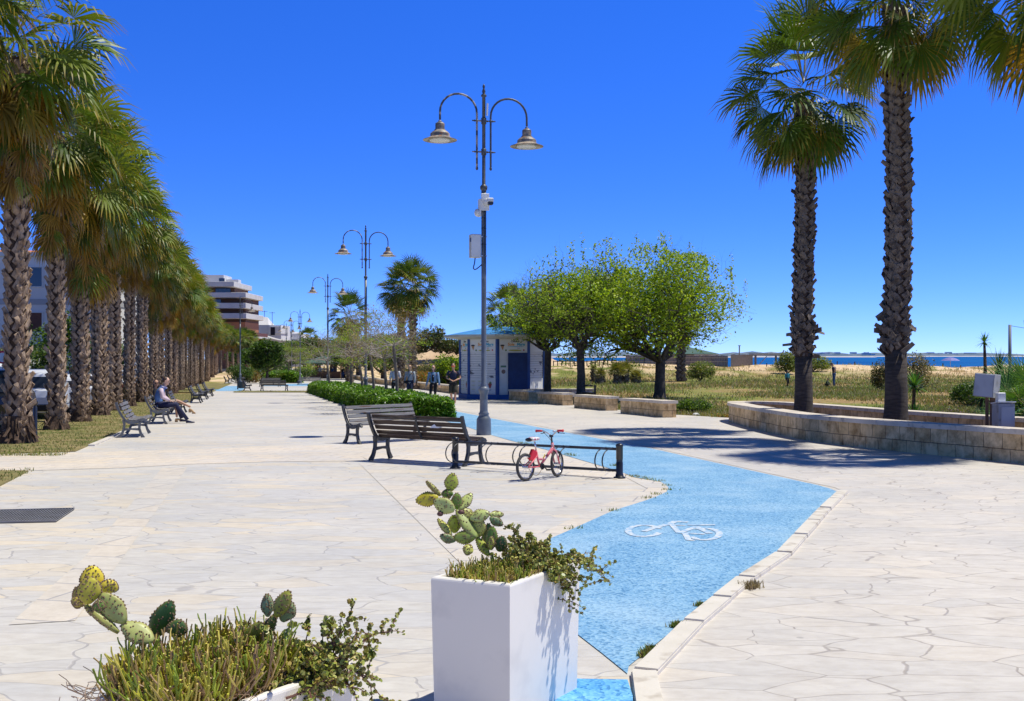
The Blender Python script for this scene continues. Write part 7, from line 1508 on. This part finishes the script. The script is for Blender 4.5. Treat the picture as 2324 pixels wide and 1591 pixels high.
YL=(.58,.48,.03); LGn=(.50,.56,.17); DGn=(.13,.23,.02); MG=(.44,.50,.05); YG2=(.58,.58,.11)
t=thing('prickly_pear','prickly pear with many green and yellow pads in the tall white planter','cactus',(o1.x,o1.y,g1+H1-.07),0)
D=5.28
for k,(a,b,w_,col,face,dz,dd) in enumerate([((885,1080),(735,860),95,MG,15,0,.02),((745,870),(505,540),125,(.30,.36,.09),35,0,.05),((430,335),(470,120),140,MG,10,.06,0),((300,405),(35,445),150,YL,5,.03,0),((485,555),(245,440),165,LGn,-12,-.02,0),((470,360),(335,365),95,DGn,0,.05,0),((508,540),(512,350),112,DGn,20,.01,0),((545,545),(685,355),110,LGn,-20,.05,.05),((325,385),(155,215),28,(.42,.40,.10),55,.04,.0),((700,650),(570,540),110,(.42,.42,.10),25,.05,0),((665,650),(895,585),135,LGn,-15,.03,0),((890,605),(1052,600),72,LGn,-10,.06,.05),((895,640),(1045,725),90,(.20,.30,.12),15,.05,.02),((490,815),(475,605),145,MG,5,.08,0),((450,845),(290,650),68,YG2,45,.02,0),((725,865),(470,868),140,(.32,.40,.06),-5,.0,0),((490,910),(318,845),95,(.18,.26,.10),-10,0,-.02),((760,860),(780,640),150,YG2,-25,.03,0),((905,1010),(925,735),130,DGn,10,.0,0),((1000,1030),(1045,850),135,(.035,.10,.015),0,-.01,0),((905,1010),(915,855),66,MG,0,-.05,0),((700,1030),(585,985),110,YG2,20,-.05,0),((860,1000),(880,700),120,(.14,.22,.04),15,.06,0)]):
    pad(t,cv(a),cv(b),w_*.19613,D+dz,face,col,.014,seed=k,dd=dd)
fr=MB(); 
for c_ in((560,575),(320,595)): fr.ell(tuple(at(*cv(c_),D-.03)-Vector(t.location)),(.016,.013,.012),8,6)
fr.build('fruit',mat('cactus_fruit',(.12,.05,.04),rough=.6),t,smooth=True)
def cw2(c): return (113.5+c[0]*.3663,1219.9+c[1]*.3663)
t=thing('prickly_pear','yellow green prickly pear leaning left out of the cut off planter','cactus',(A2[0]+.2,3.4,g2+H2-.07),0); D=3.42
for k,(a,b,w_,col,face,dz) in enumerate([((640,640),(440,535),115,(.42,.44,.13),20,0),((425,590),(205,410),38,(.34,.34,.08),50,-.01),((465,525),(305,345),125,(.40,.43,.12),-15,0),((235,410),(250,240),128,(.50,.44,.04),5,-.03),((262,330),(258,172),125,(.90,.70,.04),10,.04),((345,345),(385,260),100,(.85,.68,.06),20,.05),((200,400),(165,305),72,(.40,.34,.05),15,.02),((215,415),(135,385),62,(.42,.35,.05),0,.0),((300,465),(305,385),62,DGn,10,-.05)]):
    pad(t,cw2(a),cw2(b),w_*.3663,D+dz,face,col,.013,seed=40+k)
t=thing('prickly_pear','dark green upright prickly pear pads in the middle of the cut off planter','cactus',(-.95,3.6,g2+H2-.07),0); D=3.55
for k,(a,b,w_,col,face,dz) in enumerate([((640,620),(755,388),125,(.05,.15,.03),10,0),((775,620),(800,505),110,(.07,.15,.03),5,-.02)]): pad(t,cw2(a),cw2(b),w_*.3663,D+dz,face,col,.013,seed=60+k)
t=thing('prickly_pear','prickly pear with grey green and olive pads at the right of the cut off planter','cactus',(-.65,3.7,g2+H2-.07),0); D=3.62
for k,(a,b,w_,col,face,dz) in enumerate([((1215,730),(1310,520),135,(.18,.22,.03),10,0),((1290,680),(1400,470),70,(.12,.17,.03),30,.03),((1350,490),(1345,348),66,(.24,.33,.16),5,.02),((1400,490),(1485,328),88,(.36,.36,.05),-10,.0),((1440,520),(1500,400),90,(.30,.38,.16),20,.05)]): pad(t,cw2(a),cw2(b),w_*.3663,D+dz,face,col,.013,seed=80+k)
# finger stemmed succulents: many thin knobbly stems
def fingers(name,label,quad,zb,n,hgt,rad,cols,seed,lean=.35,spill=None):
    rr=random.Random(seed); A,B_,C_,D_=[Vector(q) for q in quad]; c0=(A+B_+C_+D_)/4; t=thing(name,label,'succulent',(c0.x,c0.y,zb),0); m=MB()
    def one(b,h,d,r,col):
        P=[b];Rr=[r]; q=b.copy(); k=rr.randint(4,6)
        for i in range(k): d=(d+Vector((rr.gauss(0,.18),rr.gauss(0,.18),.22))).normalized(); q=q+d*h/k; P.append(q.copy()); Rr.append(r*(1.15 if i%2 else .85)*(1-.4*i/k))
        m.tube(P,Rr,seg=5,cap=True,col=np.array(col)*rr.uniform(.7,1.25)); return P
    for i in range(n):
        u,v_=rr.random(),rr.random(); b=A.lerp(B_,u).lerp(D_.lerp(C_,u),v_)-c0; b.z=rr.uniform(-.02,.02); out=Vector((b.x,b.y,0)); d=(Vector((rr.gauss(0,lean),rr.gauss(0,lean),1))+out*1.6).normalized()
        hh=hgt*rr.uniform(.4,1.15)*(1-.0*u); col=cols[rr.randrange(len(cols))]; P=one(b,hh,d,rad*rr.uniform(.8,1.2),col)
        for j in range(rr.randint(1,3)): k=rr.randint(1,len(P)-2); one(P[k],hh*rr.uniform(.25,.5),(d+Vector((rr.gauss(0,.6),rr.gauss(0,.6),.3))).normalized(),rad*.8,col)
    m.build('stems',padM,t,col=True); return t
FG=[(.36,.40,.03),(.48,.45,.04),(.26,.34,.03),(.55,.42,.10),(.42,.28,.10),(.60,.50,.08)]
TQ=lambda u,v_,A,Bq,C:(Vector(A).lerp(Vector(Bq),u)+(Vector(C)-Vector(Bq))*v_)
a1_,b1_,c1_=top(978,1310,zt1),top(1157,1327,zt1),top(1316,1271,zt1)
fingers('finger_succulent','low golden finger stemmed succulent filling the front of the tall planter',[TQ(.12,.06,a1_,b1_,c1_),TQ(.92,.06,a1_,b1_,c1_),TQ(.92,.62,a1_,b1_,c1_),TQ(.10,.55,a1_,b1_,c1_)],zt1-.05,1000,.085,.0034,FG[2:]+FG[:1],5)
fingers('finger_succulent','bushy green and gold finger stemmed succulent filling the cut off planter',[(-1.24,3.32,0),(-.95,3.12,0),(-.70,3.52,0),(-1.02,3.76,0)],zt2-.04,1350,.165,.0042,FG+[(.36,.22,.10)],6,lean=.55)
t=thing('dry_twigs','tangle of dry brown twigs over the front of the cut off planter','twigs',(-1.1,3.25,zt2),0); m=MB(); rr=random.Random(3)
for i in range(330):
    b=Vector((rr.uniform(-.22,.30),rr.uniform(-.12,.22),rr.uniform(-.04,.03))); d=Vector((rr.gauss(0,1),rr.gauss(0,1),rr.gauss(.1,.3))).normalized(); P=[b]
    for k in range(4): d=(d+Vector((rr.gauss(0,.4),rr.gauss(0,.4),rr.gauss(0,.25)))).normalized(); P.append(P[-1]+d*.028)
    m.tube(P,.0014,seg=3,cap=False,col=np.array((.34,.22,.13))*rr.uniform(.6,1.4))
m.build('twigs',padM,t,col=True)
# elephant bush: dark red branches with small round leaves
def jade(label,base,n,reach,seed,dirs,zb,lsz=.011,trail=()):
    rr=random.Random(seed); rng=np.random.default_rng(seed); t=thing('small_leaved_succulent',label,'succulent',tuple(base),0); m=MB(); LP=[];LN=[]
    def br(b,d,l,r,lv,droop):
        P=[b];k=max(3,int(l/.022)); q=b.copy()
        for i in range(k):
            d=(d+Vector((rr.gauss(0,.22),rr.gauss(0,.22),rr.gauss(0,.18)-droop*(i/k)))).normalized(); q=q+d*l/k; P.append(q.copy())
            if i>0 or lv<2:
                for s in range(rr.randint(3,5)):
                    o=Vector((rr.gauss(0,1),rr.gauss(0,1),rr.gauss(0,1))).normalized(); LP.append(q+o*lsz*.7); LN.append(o)
            if lv>0 and rr.random()<.55: o=Vector((rr.gauss(0,1),rr.gauss(0,1),rr.gauss(.3,.6))).normalized(); br(q,(d*.5+o).normalized(),l*rr.uniform(.3,.55),r*.6,lv-1,droop)
        m.tube(P,[r*(1-.6*i/k) for i in range(k+1)],seg=5,cap=False)
    for i in range(n):
        d=Vector(dirs[i%len(dirs)])+Vector((rr.gauss(0,.35),rr.gauss(0,.35),rr.gauss(0,.25))); b=Vector((rr.gauss(0,.06),rr.gauss(0,.06),0)); br(b,d.normalized(),reach*rr.uniform(.5,1.05),.0048,2,.10)
    for (b,d,l,dr) in trail: br(Vector(b),Vector(d).normalized(),l,.0042,1,dr)
    m.build('branches',mat('red_stem',(.12,.045,.035),(.20,.09,.06),scale=40,rough=.6) if 'red_stem' not in bpy.data.materials else bpy.data.materials['red_stem'],t)
    LP=np.array([tuple(p) for p in LP]);LN=np.array([tuple(p) for p in LN]); n_=len(LP); s=lsz*rng.uniform(.6,1.2,(n_,1)); tn=rng.normal(0,1,(n_,3)); a=np.cross(LN,tn); a/=np.linalg.norm(a,axis=1)[:,None]; nn=LN*.5+rng.normal(0,.5,(n_,3))+np.array([0,0,.4]); nn/=np.linalg.norm(nn,axis=1)[:,None]; b=np.cross(nn,a); b/=np.linalg.norm(b,axis=1)[:,None]
    lm=MB(); cols=np.array([(.30,.33,.05),(.42,.42,.10),(.22,.27,.04),(.52,.48,.14),(.36,.26,.06)])[rng.integers(0,5,n_)]*rng.uniform(.75,1.25,(n_,1))
    K=6; ring=[LP+(a*math.cos(2*PI*k/K)+b*math.sin(2*PI*k/K)*.85)*s for k in range(K)]; V=np.stack(ring,1).reshape(-1,3); lm.add(V,[tuple(range(i*K,i*K+K)) for i in range(n_)],col=np.repeat(cols,K,axis=0)); lm.build('leaves',padM,t,col=True); return t
jb=TQ(.62,.66,a1_,b1_,c1_); jb.z=zt1-.03
jade('bushy small leaved succulent with dark red stems at the back of the tall planter',jb,56,.175,7,[(.2,.1,1),(-.4,.2,.9),(.7,.2,.6),(.3,-.5,.7),(.8,0,.25),(-.1,.4,1),(.9,-.25,.1)],zt1,.0095,trail=[((.12,0,.04),(1,-.1,.25),.26,.22),((.14,-.03,.05),(1,-.25,.05),.28,.30),((.10,.03,.06),(.9,.1,.35),.27,.18),((.13,.0,.0),(.8,-.2,-.1),.22,.35),((.10,-.05,.02),(.6,-.4,0),.22,.4)])
jb=Vector((-.69,3.56,zt2-.03))
jade('sprawling small leaved succulent with dark red stems in the cut off planter',jb,62,.155,8,[(.2,.1,1),(-.4,.2,.9),(.7,.2,.6),(.3,-.4,.7),(.9,0,.3),(-.1,.4,1),(.9,-.25,.15)],zt2,.0085,trail=[((.08,-.02,.05),(.8,-.3,.1),.22,.28),((.03,-.06,.05),(.3,-.8,.0),.26,.35),((.10,.02,.04),(1,-.1,.25),.21,.25),((-.05,.0,.06),(-.5,-.2,.9),.20,.0),((.05,0,.05),(.3,.1,1),.20,.0),((.10,0,.02),(.9,-.4,-.1),.22,.35),((.02,-.05,.02),(.1,-.7,-.2),.24,.4),((.12,0,.08),(1,.1,.4),.20,.25),((.06,.02,.08),(.6,.1,.8),.22,.08)])
